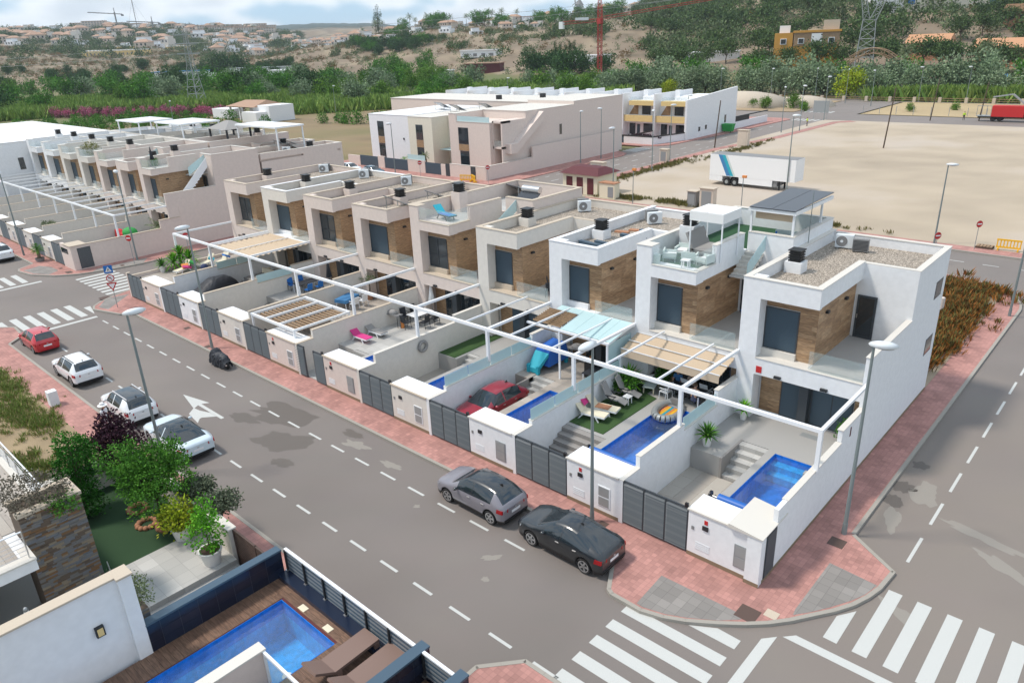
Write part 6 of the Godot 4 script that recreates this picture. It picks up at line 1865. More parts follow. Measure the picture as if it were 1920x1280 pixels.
func disc_sign(at: Vector3,h: float,turn: float,kind: String,label: String) -> Node3D:
	var o := start("traffic_sign","road sign")
	part("post",mb().cyl(Vector3.ZERO,Vector3(0,h+0.25,0),0.03,0.03,8),M.galvanised,o)
	var disc := func(y: float,r: float,z: float,m: String,called: String) -> MeshInstance3D:
		return part(called,mb().cyl(Vector3(0,y,z),Vector3(0,y,z+0.012),r,r,24),M[m],o)
	var b: MeshInstance3D = disc.call(h,0.31,0.03,"galvanised","back_plate")
	if kind == "no_entry":
		disc.call(h,0.30,0.045,"plain_red","face")
		part("bar",bx(-0.22,h - 0.055,-0.060,0.22,h+0.055,-0.068),M.plain_white,o)
	elif kind == "stack":
		part("crossing_plate",bx(-0.32,h+0.42,-0.03,0.32,h+1.06,-0.045),M.plain_sign_blue,o)
		var tri := mb()
		tri.prism([Vector2(-0.24,0.0),Vector2(0.24,0.0),Vector2(0,0.42)],0,0.008)
		var pt := part("white_triangle",tri,M.plain_white,o)
		pt.transform = Transform3D(Basis(Vector3.RIGHT,PI / 2),Vector3(0,h+0.54,0.05))
		part("walker",mb().bar(Vector3(-0.02,h+0.72,0.066),Vector3(0.03,h+0.84,0.066),0.006,0.05).bar(Vector3(0.0,h+0.74,0.066),Vector3(-0.09,h+0.6,0.066),0.006,0.04).bar(Vector3(0.0,h+0.74,0.066),Vector3(0.07,h+0.6,0.066),0.006,0.04),M.plain_black,o)
		disc.call(h,0.30,0.045,"plain_red","face")
		disc.call(h,0.235,0.060,"plain_white","inner_face")
		part("arrow",mb().bar(Vector3(0.06,h - 0.14,0.078),Vector3(0.06,h+0.06,0.078),0.006,0.05).bar(Vector3(0.08,h+0.06,0.078),Vector3(-0.08,h+0.06,0.078),0.006,0.05).bar(Vector3(-0.05,h+0.12,0.078),Vector3(-0.12,h+0.06,0.078),0.006,0.04).bar(Vector3(-0.05,h+0.0,0.078),Vector3(-0.12,h+0.06,0.078),0.006,0.04),M.plain_black,o)
		part("slash",mb().bar(Vector3(-0.17,h+0.17,0.079),Vector3(0.17,h - 0.17,0.079),0.006,0.04),M.plain_red,o)
		var gw := mb()
		gw.prism([Vector2(-0.40,0.0),Vector2(0.40,0.0),Vector2(0,-0.70)],0,0.01)
		var g1 := part("give_way_plate",gw,M.plain_red,o)
		g1.transform = Transform3D(Basis(Vector3.RIGHT,PI / 2),Vector3(0,h - 0.38,0.035))
		var gi := mb()
		gi.prism([Vector2(-0.25,-0.09),Vector2(0.25,-0.09),Vector2(0,-0.53)],0,0.01)
		var g2 := part("give_way_face",gi,M.plain_white,o)
		g2.transform = Transform3D(Basis(Vector3.RIGHT,PI / 2),Vector3(0,h - 0.38,0.05))
	o.transform = Transform3D(Basis(Vector3.UP,turn),at)
	o.set_meta("label",label)
	return o
func barrier(at: Vector3,turn: float,label: String) -> void:
	if protos.has("barrier"):
		copy(protos.barrier,at,turn,label,"yellow plastic barriers")
		return
	var o := start("plastic_barrier","barrier")
	part("rail",bx(-0.95,0.85,-0.04,0.95,1.0,0.04),M.plain_yellow,o)
	part("rail",bx(-0.95,0.2,-0.04,0.95,0.34,0.04),M.plain_yellow,o)
	for i in 8: part("upright",bx(-0.92+i*0.25,0.34,-0.03,-0.82+i*0.25,0.85,0.03),M.plain_yellow,o)
	for x in [-0.75,0.75]: part("foot",bx(x - 0.06,0,-0.28,x+0.06,0.2,0.28),M.plain_yellow,o)
	protos.barrier = o
	o.transform = Transform3D(Basis(Vector3.UP,turn),at)
	tag(o,label,"barrier","yellow plastic barriers")
func make_street_things() -> void:
	street_lamp(W(-25.84,0,-10.6),8.2,1.45,"street lamp rising between the ice-blue car and the green tree")
	street_lamp(W(-39.34,0,-1.32),8.5,-1.6,"tall street lamp at the kerb beside the covered motorcycle")
	street_lamp(W(-7.11,0,-0.68),8.1,-1.6,"street lamp behind the black coupe car, before the white wall box")
	street_lamp(W(1.26,0,5.09),8.25,0.3,"street lamp on the side pavement by the white corner wall")
	street_lamp(W(1.25,0,36.47),8.2,0.3,"street lamp at the far end of the side pavement, by the dry weeds")
	street_lamp(W(-7.91,0,53.7),7.2,0.2,"street lamp at the edge of the sand lot beyond the corner house")
	street_lamp(W(-68.2,0,5.4),8.7,3.0,"street lamp beside the pink end wall with the slatted door")
	street_lamp(W(-80.8,0,-1.2),8.5,3.0,"street lamp before the far row's cream gates, at the picture's left")
	var k := 0
	for q in [[-28.9,69.7,9.2,"with a grey box, before the white trailer"],[-55.0,85.2,8.5,"beside the road, left of the trailer"],[-66.2,76.1,8.0,"against the long pink wall, nearer"],[-52.5,75.9,8.5,"on the sand lot's pavement near the hut"],[-66.0,81.5,8.0,"against the long pink wall, farther"],[-82.9,50.9,8.0,"before the white house of the middle block"],[-45.5,55.7,8.5,"behind the red-roofed hut"],[-54.0,125.7,8.5,"past the green bin"],[-51.9,129.5,8.5,"at the road before the zebra"],[-65.6,109.0,8.0,"at the end of the yellow-trimmed row"],[-54.7,149.6,9.0,"at the far junction"],[-64.5,190.0,8.5,"beyond the far junction, left"],[-56.0,184.0,8.5,"beyond the far junction, right"],[-49.0,199.0,8.5,"by the river fence, middle"],[-38.0,199.0,8.5,"by the river fence, right of middle"],[-9.5,201.0,9.0,"by the river fence, far right"],[-75.0,196.0,8.5,"by the river fence, left of the arch"],[-88.0,196.0,8.5,"by the river fence, well left of the arch"],[-105.0,198.0,8.5,"behind the yellow-trimmed row"],[-150.0,150.0,8.5,"before the green reeds, middle of the valley"],[-185.0,112.0,8.5,"before the green reeds, near the farmhouse"],[-178.0,60.0,8.5,"by the oleander hedge"]]:
		street_lamp(W(q[0],0,q[1]),q[2],0.3+k*0.7,"distant street lamp "+q[3])
		k += 1
	for q in [[-30.77,112.8,9.5,"leaning wooden pole alone in the middle of the sand lot"],[-35.2,157.0,8.5,"wooden pole at the far road, left of the red truck"],[-55.3,100.8,8.0,"bare wooden pole at the sand lot's edge near the green bin"],[-26.8,160.0,7.5,"wooden pole beside the worker in yellow"]]:
		one("utility_pole",mb().cyl(W(q[0],-0.1,q[1]),W(q[0]+0.5,q[2],q[1]+0.2),0.12,0.09,8),M.bark,q[3],"pole",W(q[0],-0.1,q[1]))
	disc_sign(W(-54.3,0,-1.9),2.5,1.15,"stack","sign post with blue crossing plate, turn ban and give-way triangle")
	disc_sign(W(-56.5,0,-10.4),2.6,-1.7,"back","grey back of a round road sign beside the red hatchback")
	disc_sign(W(-64.2,0,9.0),2.3,0.9,"no_entry","red no-entry sign standing clear, right of the lamp by the pink wall")
	disc_sign(W(-66.9,0,4.6),2.6,0.6,"no_entry","red no-entry sign seen edge-on in front of the pink wall")
	for q in [[-6.3,47.0,2.4,"small sign on the near side of the back road"],[-4.6,53.6,2.3,"red-edged sign on the sand lot's pavement"],[-78.5,52.2,2.4,"no-entry sign before the dark garage of the middle block"],[-66.5,54.6,2.3,"no-entry sign by the road, right of the yellow barriers"],[-67.0,43.8,2.2,"no-entry sign just above the gravel roofs"]]:
		disc_sign(W(q[0],0,q[1]),q[2],0.9,"no_entry","red "+q[3])
	barrier(W(-2.2,0,54.6),0.1,"yellow plastic barrier at the right picture edge by the sand lot")
	barrier(W(-70.5,0,54.0),0.4,"yellow barrier at the middle block's corner, left one")
	barrier(W(-69.3,0,54.4),-0.5,"yellow barrier at the middle block's corner, right one")
	var pl := thing("pallet","weathered wooden pallet lying by the yellow barrier","pallet",W(-4.0,0,54.5))
	for i in 5: part("plank",bx(-4.6+i*0.26,0.18,54.1,-4.4+i*0.26,0.22,55.0),M.timber,pl)
	for i in 3: part("bearer",bx(-4.65,0.0,54.1+i*0.4,-3.3,0.18,54.2+i*0.4),M.bark,pl)
	var tr := thing("semi_trailer","long white box trailer with two blue slanting stripes on the sand","trailer",Vector3.ZERO)
	var B := Basis(Vector3.UP,-0.03)
	var tb := mb()
	tb.box(-5.9,1.25,-1.25,5.9,4.0,1.25)
	tb.box(-5.9,0.55,-1.23,-4.0,1.25,1.23); tb.box(-1.6,0.45,-1.23,3.0,1.25,1.23)
	part("box_body",tb,M.plain_white,tr).transform = Transform3D(B,Vector3.ZERO)
	for q in [[-4.75,0.55,"market_blue"],[-4.2,0.5,"plain_teal"],[-3.75,0.3,"plain_aqua"]]:
		var st := mb()
		st.hexa(Vector3(q[0]+1.35,1.3,1.255),Vector3(q[0]+1.35+q[1],1.3,1.255),Vector3(q[0]+1.35+q[1],1.3,1.25),Vector3(q[0]+1.35,1.3,1.25),Vector3(q[0],3.98,1.255),Vector3(q[0]+q[1],3.98,1.255),Vector3(q[0]+q[1],3.98,1.25),Vector3(q[0],3.98,1.25))
		part("stripe",st,M[q[2]],tr).transform = Transform3D(B,Vector3.ZERO)
	part("roof_skin",bx(-5.88,4.0,-1.22,5.88,4.02,1.22),M.plain_grey,tr).transform = Transform3D(B,Vector3.ZERO)
	for x in [-3.35,-2.2]:
		for z in [-1.0,1.0]:
			var wz := mb()
			wz.cyl(Vector3(x,0.5,z - 0.2),Vector3(x,0.5,z+0.2),0.5,0.5,20)
			var wh := part("wheel",wz,M.tyre,tr)
			wh.transform = Transform3D(B,Vector3.ZERO)
			part("hub",mb().cyl(Vector3(x,0.5,z+0.2),Vector3(x,0.5,z+0.23),0.26,0.22,14),M.galvanised,wh)
	for z in [-0.8,0.8]: part("landing_leg",bx(3.7,0.0,z - 0.08,3.9,1.25,z+0.08),M.dark_metal,tr).transform = Transform3D(B,Vector3.ZERO)
	part("tool_box",bx(3.1,0.5,-1.1,3.6,1.22,1.1),M.plain_grey,tr).transform = Transform3D(B,Vector3.ZERO)
	tr.position = W(-33.9,-0.03,71.2)
	var hut := thing("transformer_hut","small stone-clad hut with maroon roof edge and three maroon doors","hut",W(-49.5,0,57))
	part("wall",bx(-53.2,0,55.2,-47.6,2.6,59.5),M.plain_cream,hut)
	part("roof",mb().hexa(W(-53.6,2.6,54.8),W(-47.2,2.6,54.8),W(-47.2,2.6,59.9),W(-53.6,2.6,59.9),W(-52.4,3.35,56.5),W(-48.4,3.35,56.5),W(-48.4,3.35,58.2),W(-52.4,3.35,58.2)),M.plain_maroon,hut)
	for x in [-52.6,-50.9,-49.2]: part("door",bx(x,0.1,55.16,x+1.0,2.2,55.2),M.plain_maroon,hut)
	var cab := thing("meter_cabinet","low stone-clad cabinet with grey metal door beside the hut","cabinet",W(-45.5,0,55))
	part("housing",bx(-46.9,0,54.7,-44.6,1.9,55.8),M.plain_cream,cab)
	part("door",bx(-45.6,0.2,54.66,-44.8,1.5,54.7),M.grey_metal,cab)
	part("tile_cap",bx(-47.0,1.9,54.6,-44.5,2.0,55.9),M.terracotta,cab)
	for q in [[-32.6,55.9,1.7,2.3,"taller beige cabinet with pale grey door, left of the solar pergola"],[-34.5,55.9,1.1,1.8,"smaller grey cabinet beside the beige one"],[-54.6,82.5,1.3,2.0,"beige cabinet at the road edge by the trailer"],[-51.7,104.0,1.9,2.8,"beige cabinet farther along the road edge"],[-55.6,66.0,2.2,2.2,"plain beige cabinet behind the maroon-roofed hut"]]:
		var b := thing("utility_cabinet",q[4],"cabinet",W(q[0],0,q[1]))
		part("housing",bx(q[0] - q[2] / 2,0,q[1],q[0]+q[2] / 2,q[3],q[1]+0.9),M.beige_render if q[2] > 1.2 else M.plain_grey,b)
		part("door",bx(q[0] - q[2]*0.36,0.25,q[1] - 0.03,q[0]+q[2]*0.36,q[3] - 0.3,q[1] - 0.002),M.grey_metal if q[3] < 2.5 else M.beige_render,b)
		part("cap",bx(q[0] - q[2] / 2 - 0.1,q[3],q[1] - 0.1,q[0]+q[2] / 2+0.1,q[3]+0.08,q[1]+1.0),M.coping_stone,b)
	for q in [[-41.0,53.4,"slim pole with a yellow lamp before the trailer"],[-27.9,55.2,"thin pole topped by a yellow lamp, behind the solar pergola"]]:
		var yl := thing("signal_pole",q[2],"pole",W(q[0],0,q[1]))
		part("pole",mb().cyl(W(q[0],0,q[1]),W(q[0],4.2,q[1]),0.05,0.04,8),M.pole_grey,yl)
		part("lamp",bx(q[0] - 0.1,4.1,q[1] - 0.15,q[0]+0.35,4.35,q[1]+0.15),M.plain_orange,yl)
	var gb := thing("waste_container","dark green waste container at the foot of the white gable wall","container",W(-63.5,0,122))
	part("tub",mb().hexa(W(-64.4,0.2,121.4),W(-62.6,0.2,121.4),W(-62.6,0.2,122.5),W(-64.4,0.2,122.5),W(-64.6,1.5,121.2),W(-62.4,1.5,121.2),W(-62.4,1.5,122.7),W(-64.6,1.5,122.7)),M.plain_green,gb)
	part("lid",bx(-64.65,1.5,121.15,-62.35,1.65,122.75),M.plain_green,gb)
	for x in [-64.2,-62.8]: part("wheel",mb().cyl(W(x,0.1,121.5),W(x+0.1,0.1,121.5),0.1,0.1,8),M.tyre,gb)
	var rt := thing("red_truck","red box truck with a folded grey crane arm on the far road","truck",W(-21,0,160))
	part("cargo_box",bx(-24.6,0.9,158.8,-19.0,3.0,161.2),M.plain_red,rt)
	part("cage",bx(-27.2,0.9,158.9,-24.65,1.0,161.1),M.galvanised,rt)
	for x in [-27.2,-26.3,-25.5,-24.7]: part("cage_post",bx(x - 0.04,1.0,158.86,x+0.04,3.0,158.94),M.galvanised,rt)
	part("cage_rail",bx(-27.2,2.9,158.86,-24.7,3.0,158.94),M.galvanised,rt)
	part("cab",mb().hexa(W(-18.8,0.7,158.9),W(-16.4,0.7,158.9),W(-16.4,0.7,161.1),W(-18.8,0.7,161.1),W(-18.8,2.7,159.0),W(-17.0,2.6,159.0),W(-17.0,2.6,161.0),W(-18.8,2.7,161.0)),M.plain_red,rt)
	part("chassis",bx(-27.0,0.6,159.2,-16.6,0.88,160.8),M.dark_metal,rt)
	for x in [-24.2,-23.0,-17.8]:
		for d in [159.0,160.7]: part("wheel",mb().cyl(W(x,0.5,d),W(x,0.5,d+0.3),0.5,0.5,16),M.tyre,rt)
	part("crane_arm",mb().bar(W(-19.0,3.1,160),W(-21.6,5.2,160),0.3,0.3).bar(W(-21.6,5.2,160),W(-25.0,4.6,160),0.25,0.25),M.galvanised,rt)
	palm_at("small fan palm in a round kerbside pot before the far slatted gates",W(-76.6,0,-0.9))
	var mk := thing("marker_block","small white concrete block on the red pavement edge of the vacant plot","block",W(-38.6,0,-11.6))
	part("block",bx(-38.85,0,-11.85,-38.35,0.9,-11.35),M.white_render,mk)
	var bo := thing("bollard","pinkish concrete bollard among the dry weeds behind the corner house","bollard",W(-2.4,0,33.6))
	part("post",mb().cyl(W(-2.4,0,33.6),W(-2.4,1.35,33.6),0.16,0.16,12),M.pink_render,bo)
	part("cap",mb().sphere(W(-2.4,1.35,33.6),Vector3(0.17,0.1,0.17),12,6),M.pink_render,bo)
func palm_at(label: String,at: Vector3) -> void:
	var o := palm_of("potted_fan_palm",61,1.25,26,0.8,GREEN,0.8)
	o.set_meta("label",label)
	o.position = at
	part("pot",mb().lathe(at,[[0.35,0.0],[0.45,0.35],[0.40,0.35],[0.38,0.28]],14),M.plain_grey,o)
func seg_dist(p: Vector3,b: Array) -> float:
	var ab: Vector3 = b[2] - b[0]
	var t := clampf((p - b[0]).dot(ab) / maxf(ab.length_squared(),1e-6),0,1)
	return p.distance_to(b[0]+ab*t) - lerpf(b[1],b[3],t)
func field(p: Vector3,bones: Array) -> float:
	var d := 1e9
	for b in bones:
		var e := seg_dist(p,b)
		if e > 0.4 and d < 0.3: continue
		var k := 0.035
		var h := clampf(0.5+0.5*(d - e) / k,0,1)
		d = lerpf(d,e,h) - k*h*(1 - h)
	return d
func net(bones: Array,cell: float) -> MB:
	var lo := Vector3.ONE*1e9
	var hi := Vector3.ONE*-1e9
	for b in bones:
		for q in [[b[0],b[1]],[b[2],b[3]]]:
			lo = lo.min(q[0] - Vector3.ONE*(q[1]+cell*2)); hi = hi.max(q[0]+Vector3.ONE*(q[1]+cell*2))
	var n := Vector3i(((hi - lo) / cell).ceil())
	var sx := n.x+1
	var sy := n.y+1
	var sz := n.z+1
	var val := PackedFloat32Array()
	val.resize(sx*sy*sz)
	for z in sz:
		for y in sy:
			for x in sx: val[x+sx*(y+sy*z)] = field(lo+Vector3(x,y,z)*cell,bones)
	var at := {}
	var corners := [0,1,sx,sx+1,sx*sy,sx*sy+1,sx*sy+sx,sx*sy+sx+1]
	for z in n.z:
		for y in n.y:
			for x in n.x:
				var i := x+sx*(y+sy*z)
				var inside := 0
				for c in corners: inside += 1 if val[i+c] < 0 else 0
				if inside == 0 or inside == 8: continue
				var s := Vector3.ZERO
				var k := 0
				for e in [[0,1],[2,3],[4,5],[6,7],[0,2],[1,3],[4,6],[5,7],[0,4],[1,5],[2,6],[3,7]]:
					var a := val[i+corners[e[0]]]
					var b := val[i+corners[e[1]]]
					if (a < 0) != (b < 0):
						var t := a / (a - b)
						var pa := Vector3(e[0] & 1,(e[0] >> 1) & 1,e[0] >> 2)
						var pb := Vector3(e[1] & 1,(e[1] >> 1) & 1,e[1] >> 2)
						s += pa.lerp(pb,t)
						k += 1
				at[i] = lo+(Vector3(x,y,z)+s / k)*cell
	var m := mb()
	m.use_c = true
	var nrm := {}
	for i in at:
		var p: Vector3 = at[i]
		var e := 0.006
		nrm[i] = Vector3(field(p+Vector3(e,0,0),bones) - field(p - Vector3(e,0,0),bones),field(p+Vector3(0,e,0),bones) - field(p - Vector3(0,e,0),bones),field(p+Vector3(0,0,e),bones) - field(p - Vector3(0,0,e),bones)).normalized()
	var tone := func(p: Vector3) -> Color:
		var best := 1e9
		var c := Color(1,1,1)
		for b in bones:
			var d := seg_dist(p,b)
			if d < best:
				best = d; c = b[4]
		return c
	var step := [1,sx,sx*sy]
	for i in at:
		for ax in 3:
			var j: int = i+step[ax]
			if j >= val.size() or (val[i] < 0) == (val[j] < 0): continue
			var u: int = step[(ax+1) % 3]
			var w: int = step[(ax+2) % 3]
			var q := [i - u - w,i - w,i,i - u]
			var ok := true
			for e in q: ok = ok and at.has(e)
			if not ok: continue
			if val[i] > 0: q.reverse()
			m.col = tone.call((at[q[0]]+at[q[2]]) / 2)
			m.tri_n(at[q[0]],at[q[1]],at[q[2]],nrm[q[0]],nrm[q[1]],nrm[q[2]])
			m.tri_n(at[q[0]],at[q[2]],at[q[3]],nrm[q[0]],nrm[q[2]],nrm[q[3]])
	return m
func body_bones(pose: String,shirt: Color,legs: Color,arms: Color,shoes: Color) -> Array:
	var skin := Color(0.52,0.31,0.21)
	var o := []
	var V := func(x: float,y: float,z: float) -> Vector3: return Vector3(x,y,z)
	var hip := 0.92
	var sit := pose == "sit"
	if sit: hip = 0.52
	var ch := hip+0.44
	var lean := 0.10 if sit else 0.03
	o.append([V.call(0,hip,0),0.145,V.call(0,hip+0.2,0.0),0.13,legs])
	o.append([V.call(-0.05,hip+0.2,0.01),0.125,V.call(-0.07,ch,lean),0.12,shirt])
	o.append([V.call(0.05,hip+0.2,0.01),0.125,V.call(0.07,ch,lean),0.12,shirt])
	o.append([V.call(-0.14,ch+0.03,lean),0.08,V.call(0.14,ch+0.03,lean),0.08,shirt])
	o.append([V.call(0,ch+0.08,lean),0.058,V.call(0,ch+0.19,lean+0.02),0.052,skin])
	o.append([V.call(0,ch+0.27,lean+0.035),0.092,V.call(0,ch+0.33,lean+0.02),0.098,skin])
	o.append([V.call(0,ch+0.225,lean+0.065),0.055,V.call(0,ch+0.25,lean+0.07),0.06,skin])
	o.append([V.call(0,ch+0.275,lean+0.12),0.016,V.call(0,ch+0.26,lean+0.135),0.017,skin])
	for s in [-1.0,1.0]:
		o.append([V.call(s*0.095,ch+0.285,lean+0.02),0.02,V.call(s*0.098,ch+0.26,lean+0.025),0.018,skin])
		var sh: Vector3 = V.call(s*0.19,ch+0.03,lean)
		var el: Vector3 = V.call(s*0.24,ch - 0.26,lean - 0.02)
		var wrist: Vector3 = V.call(s*0.22,ch - 0.48,lean+0.10)
		if sit: el = V.call(s*0.25,ch - 0.22,lean+0.08); wrist = V.call(s*0.14,ch - 0.27,lean+0.32)
		if pose == "walk": wrist = V.call(s*0.23,ch - 0.46,lean+0.14*s+0.05)
		o.append([sh,0.062,sh.lerp(el,0.5),0.052,shirt])
		o.append([sh.lerp(el,0.5),0.05,el,0.042,arms])
		o.append([el,0.042,wrist,0.03,arms if arms != shirt else shirt])
		var fw := (wrist - el).normalized()
		var palm: Vector3 = wrist+fw*0.07
		o.append([wrist,0.03,palm,0.034,skin])
		for k in 4: o.append([palm+Vector3(0,0,(k - 1.5)*0.018),0.0105,palm+fw*(0.075 - 0.008*absf(k - 1.4))+Vector3(-s*0.02,0,(k - 1.5)*0.018),0.009,skin])
		o.append([wrist+fw*0.03,0.013,wrist+fw*0.075+Vector3(-s*0.01,0,0.045),0.010,skin])
		var hj: Vector3 = V.call(s*0.09,hip - 0.02,0)
		var kn: Vector3 = V.call(s*0.10,0.49,0.02+(0.12*s if pose == "walk" else 0.0))
		var an: Vector3 = V.call(s*0.10,0.09,-0.02+(0.16*s if pose == "walk" else 0.0))
		if sit: kn = V.call(s*0.12,0.50,0.42); an = V.call(s*0.12,0.09,0.40)
		o.append([hj,0.092,kn,0.062,legs])
		o.append([kn,0.06,an,0.04,legs])
		o.append([an+Vector3(0,-0.035,-0.03),0.042,an+Vector3(0,-0.045,0.15),0.036,shoes])
	return o
func person(label: String,at: Vector3,turn: float,pose: String,shirt: Color,legs: Color,arms: Color,hair: String,hat := false) -> void:
	var o := thing("person",label,"person",Vector3.ZERO)
	var bones := body_bones(pose,shirt,legs,arms,Color(0.05,0.045,0.04))
	if not M.has("body"): vmat("body",0.8)
	part("body",net(bones,0.026),M.body,o)
	var hy: float = (0.52 if pose == "sit" else 0.92)+0.44
	var ln := 0.10 if pose == "sit" else 0.03
	var h := mb()
	h.sphere(Vector3(0,hy+0.335,ln+0.0),Vector3(0.112,0.105,0.118),14,8)
	part("hair",h,M[hair],o)
	for s in [-1.0,1.0]: part("eye",mb().sphere(Vector3(s*0.036,hy+0.295,ln+0.118),Vector3(0.013,0.009,0.008),8,5),M.plain_black,o)
	if hat:
		var b := mb()
		b.lathe(Vector3(0,hy+0.34,ln),[[0.24,0.0],[0.12,0.03],[0.115,0.13],[0.06,0.16],[0.0,0.165]],18)
		part("hat",b,M.plain_white,o)
	o.transform = Transform3D(Basis(Vector3.UP,turn),at)
func make_people() -> void:
	var w := Color(0.72,0.74,0.78)
	var skin := Color(0.52,0.31,0.21)
	person("person in white hat, white top and pale shorts walking behind the white crossover",W(-32.2,0,-10.9),2.2,"walk",w,Color(0.55,0.56,0.62),skin,"plain_hair",true)
	person("person in blue top seated at the dark table under the awning",W(-9.5,1.12,10.35),0.1,"sit",Color(0.05,0.16,0.34),Color(0.1,0.1,0.12),skin,"plain_hair")
	person("bare-backed person seated at the dark table, nearest the party wall",W(-7.9,1.12,9.1),3.2,"sit",skin,Color(0.06,0.07,0.12),skin,"plain_hair")
	person("person in pale top seated behind the dark table, in the middle",W(-8.7,1.12,10.4),0.0,"sit",Color(0.5,0.42,0.36),Color(0.12,0.1,0.1),skin,"plain_hair")
	person("worker in bright yellow vest and dark trousers on the sand by the red truck",W(-29.4,-0.02,159.0),0.4,"walk",Color(0.50,0.75,0.04),Color(0.03,0.03,0.04),Color(0.50,0.75,0.04),"plain_hair")
	person("worker in bright yellow vest standing at the sand lot's far corner",W(-53.6,0,137.5),-0.6,"walk",Color(0.50,0.75,0.04),Color(0.10,0.08,0.07),skin,"plain_hair")
func make_near() -> void:
	var r := RandomNumberGenerator.new()
	r.seed = 12
	var g := ground_node("garden_ground")
	var lw := mb()
	lw.prism([Vector2(-25.0,-12.3),Vector2(-18.35,-12.3),Vector2(-18.35,-16.2),Vector2(-25.0,-16.2)],-0.1,1.0)
	part("artificial_lawn",lw,M.turf_dark,g)
	var pv := mb()
	pv.box(-18.35,-0.1,-12.3,-15.35,1.02,-22.0)
	part("paving",pv,M.terrace_tile_pale,g)
	for i in 3: part("step",bx(-15.35+i*0.38,-0.1,-12.3,-14.97+i*0.38,0.80 - i*0.24,-18.0),M.terrace_tile_grey,g)
	part("paving",bx(-14.21,-0.1,-12.3,-12.3,0.1,-22.0),M.terrace_tile_grey,g)
	part("paving",bx(-30,-0.1,-16.2,-18.4,0.98,-24.0),M.terrace_tile_grey,g)
	var gw := thing("garden_wall","grey rendered garden wall round the dark lawn, cream coping on top","wall",W(-20,0,-12.1))
	var b := mb()
	b.box(-25.05,0,-12.3,-15.6,2.2,-12.05)
	b.box(-25.05,0,-12.3,-24.8,2.2,-18.0)
	part("wall",b,M.cream_render,gw)
	var c := mb()
	c.box(-25.1,2.2,-12.35,-15.55,2.26,-12.0)
	c.box(-25.1,2.2,-12.35,-24.75,2.26,-18.0)
	part("coping",c,M.pale_coping,gw)
	var gt := thing("garden_gate","brown slatted gate between cream wall and dark tiled wall","gate",W(-13.9,0,-12.1))
	part("frame",bx(-15.6,0.05,-12.16,-15.52,2.2,-12.06).box(-12.4,0.05,-12.16,-12.32,2.2,-12.06).box(-14.0,0.05,-12.16,-13.93,2.2,-12.06).box(-15.52,2.12,-12.15,-12.4,2.2,-12.07),M.brown_slat,gt)
	for i in 20:
		for q in [[-15.5,-14.02],[-13.91,-12.42]]: part("slat",bx(q[0],0.12+i*0.1,-12.14,q[1],0.195+i*0.1,-12.08),M.brown_slat,gt)
	tiled_wall(-12.22,-11.95,-12.15,-16.75,"dark navy tiled wall with blue-grey metal cap between garden and pool deck",r,-11.95,true)
	tiled_wall(-5.02,-4.72,-11.75,-19.0,"dark navy tiled wall at the right end of the pool deck",r,-4.72,true)
	tiled_wall(-3.4,-3.12,-11.75,-19.0,"dark maroon-navy tiled wall at the bottom edge, past the small fence",r,-3.12,true)
	slat_fence(-11.92,-5.04,-11.98,"blue-grey slatted metal fence along the street side of the pool deck",6)
	slat_fence(-4.7,-3.42,-11.98,"short slatted metal fence between the two dark tiled walls",1)
	var dk := ground_node("pool_deck")
	var under := mb()
	floor_with_hole(under,-11.95,-22.0,-5.02,-12.42,-10.95,-20.0,-7.9,-12.9,-0.1,1.985)
	part("deck_base",under,M.plain_maroon,dk)
	part("deck_base",bx(-4.72,-0.1,-22.0,-3.4,1.99,-12.0),M.deck_board,dk)
	var bw := 0.2
	var rows := int((22.0 - 12.42) / bw)
	for i in rows:
		var d := -12.42 - i*bw
		var spans := [[-11.94,-5.03]]
		if d < -12.7: spans = [[-11.94,-10.97],[-7.88,-5.03]]
		for s in spans:
			var x: float = s[0]
			var l := 0.4+0.8*r.randf()
			while x < s[1] - 0.02:
				var e: float = minf(x+l,s[1])
				if s[1] - e < 0.2: e = s[1]
				part("plank",bx(x,1.985,d - bw+0.006,e - 0.006,2.0+0.002*r.randf(),d),M.deck_board if r.randf() < 0.55 else M.deck_board_dark,dk)
				x = e
				l = 1.2
	part("ledge",bx(-11.95,1.99,-12.42,-5.02,2.16,-12.0),M.dark_tile_blue,dk)
	var pl := thing("swimming_pool","large blue pool in the brown timber deck at the bottom of the picture","pool",W(-9.4,2,-16))
	var pb := mb()
	pb.box(-10.95,0.55,-20.0,-7.9,0.65,-12.9)
	pb.box(-10.96,0.65,-20.0,-10.935,1.98,-12.9); pb.box(-7.915,0.65,-20.0,-7.89,1.98,-12.9)
	pb.box(-10.935,0.65,-12.915,-7.915,1.98,-12.89); pb.box(-10.935,0.65,-20.01,-7.915,1.98,-19.98)
	part("basin",pb,M.pool_mosaic_light,pl)
	part("waterline_tiles",bx(-10.94,1.45,-19.97,-10.925,1.985,-12.91).box(-7.925,1.45,-19.97,-7.91,1.985,-12.91).box(-10.925,1.45,-12.925,-7.925,1.985,-12.91),M.pool_mosaic,pl)
	var wq := mb()
	wq.quad(W(-10.93,1.88,-20.0),W(-7.92,1.88,-20.0),W(-7.92,1.88,-12.92),W(-10.93,1.88,-12.92))
	part("water",wq,M.pool_water,pl)
	part("drain",mb().cyl(W(-9.2,0.65,-14.0),W(-9.2,0.67,-14.0),0.16,0.16,16),M.plain_aqua,pl)
	for x in [-10.0,-8.6]: part("skimmer_lid",bx(x - 0.17,2.003,-12.78,x+0.17,2.012,-12.56),M.plain_cream,dk)
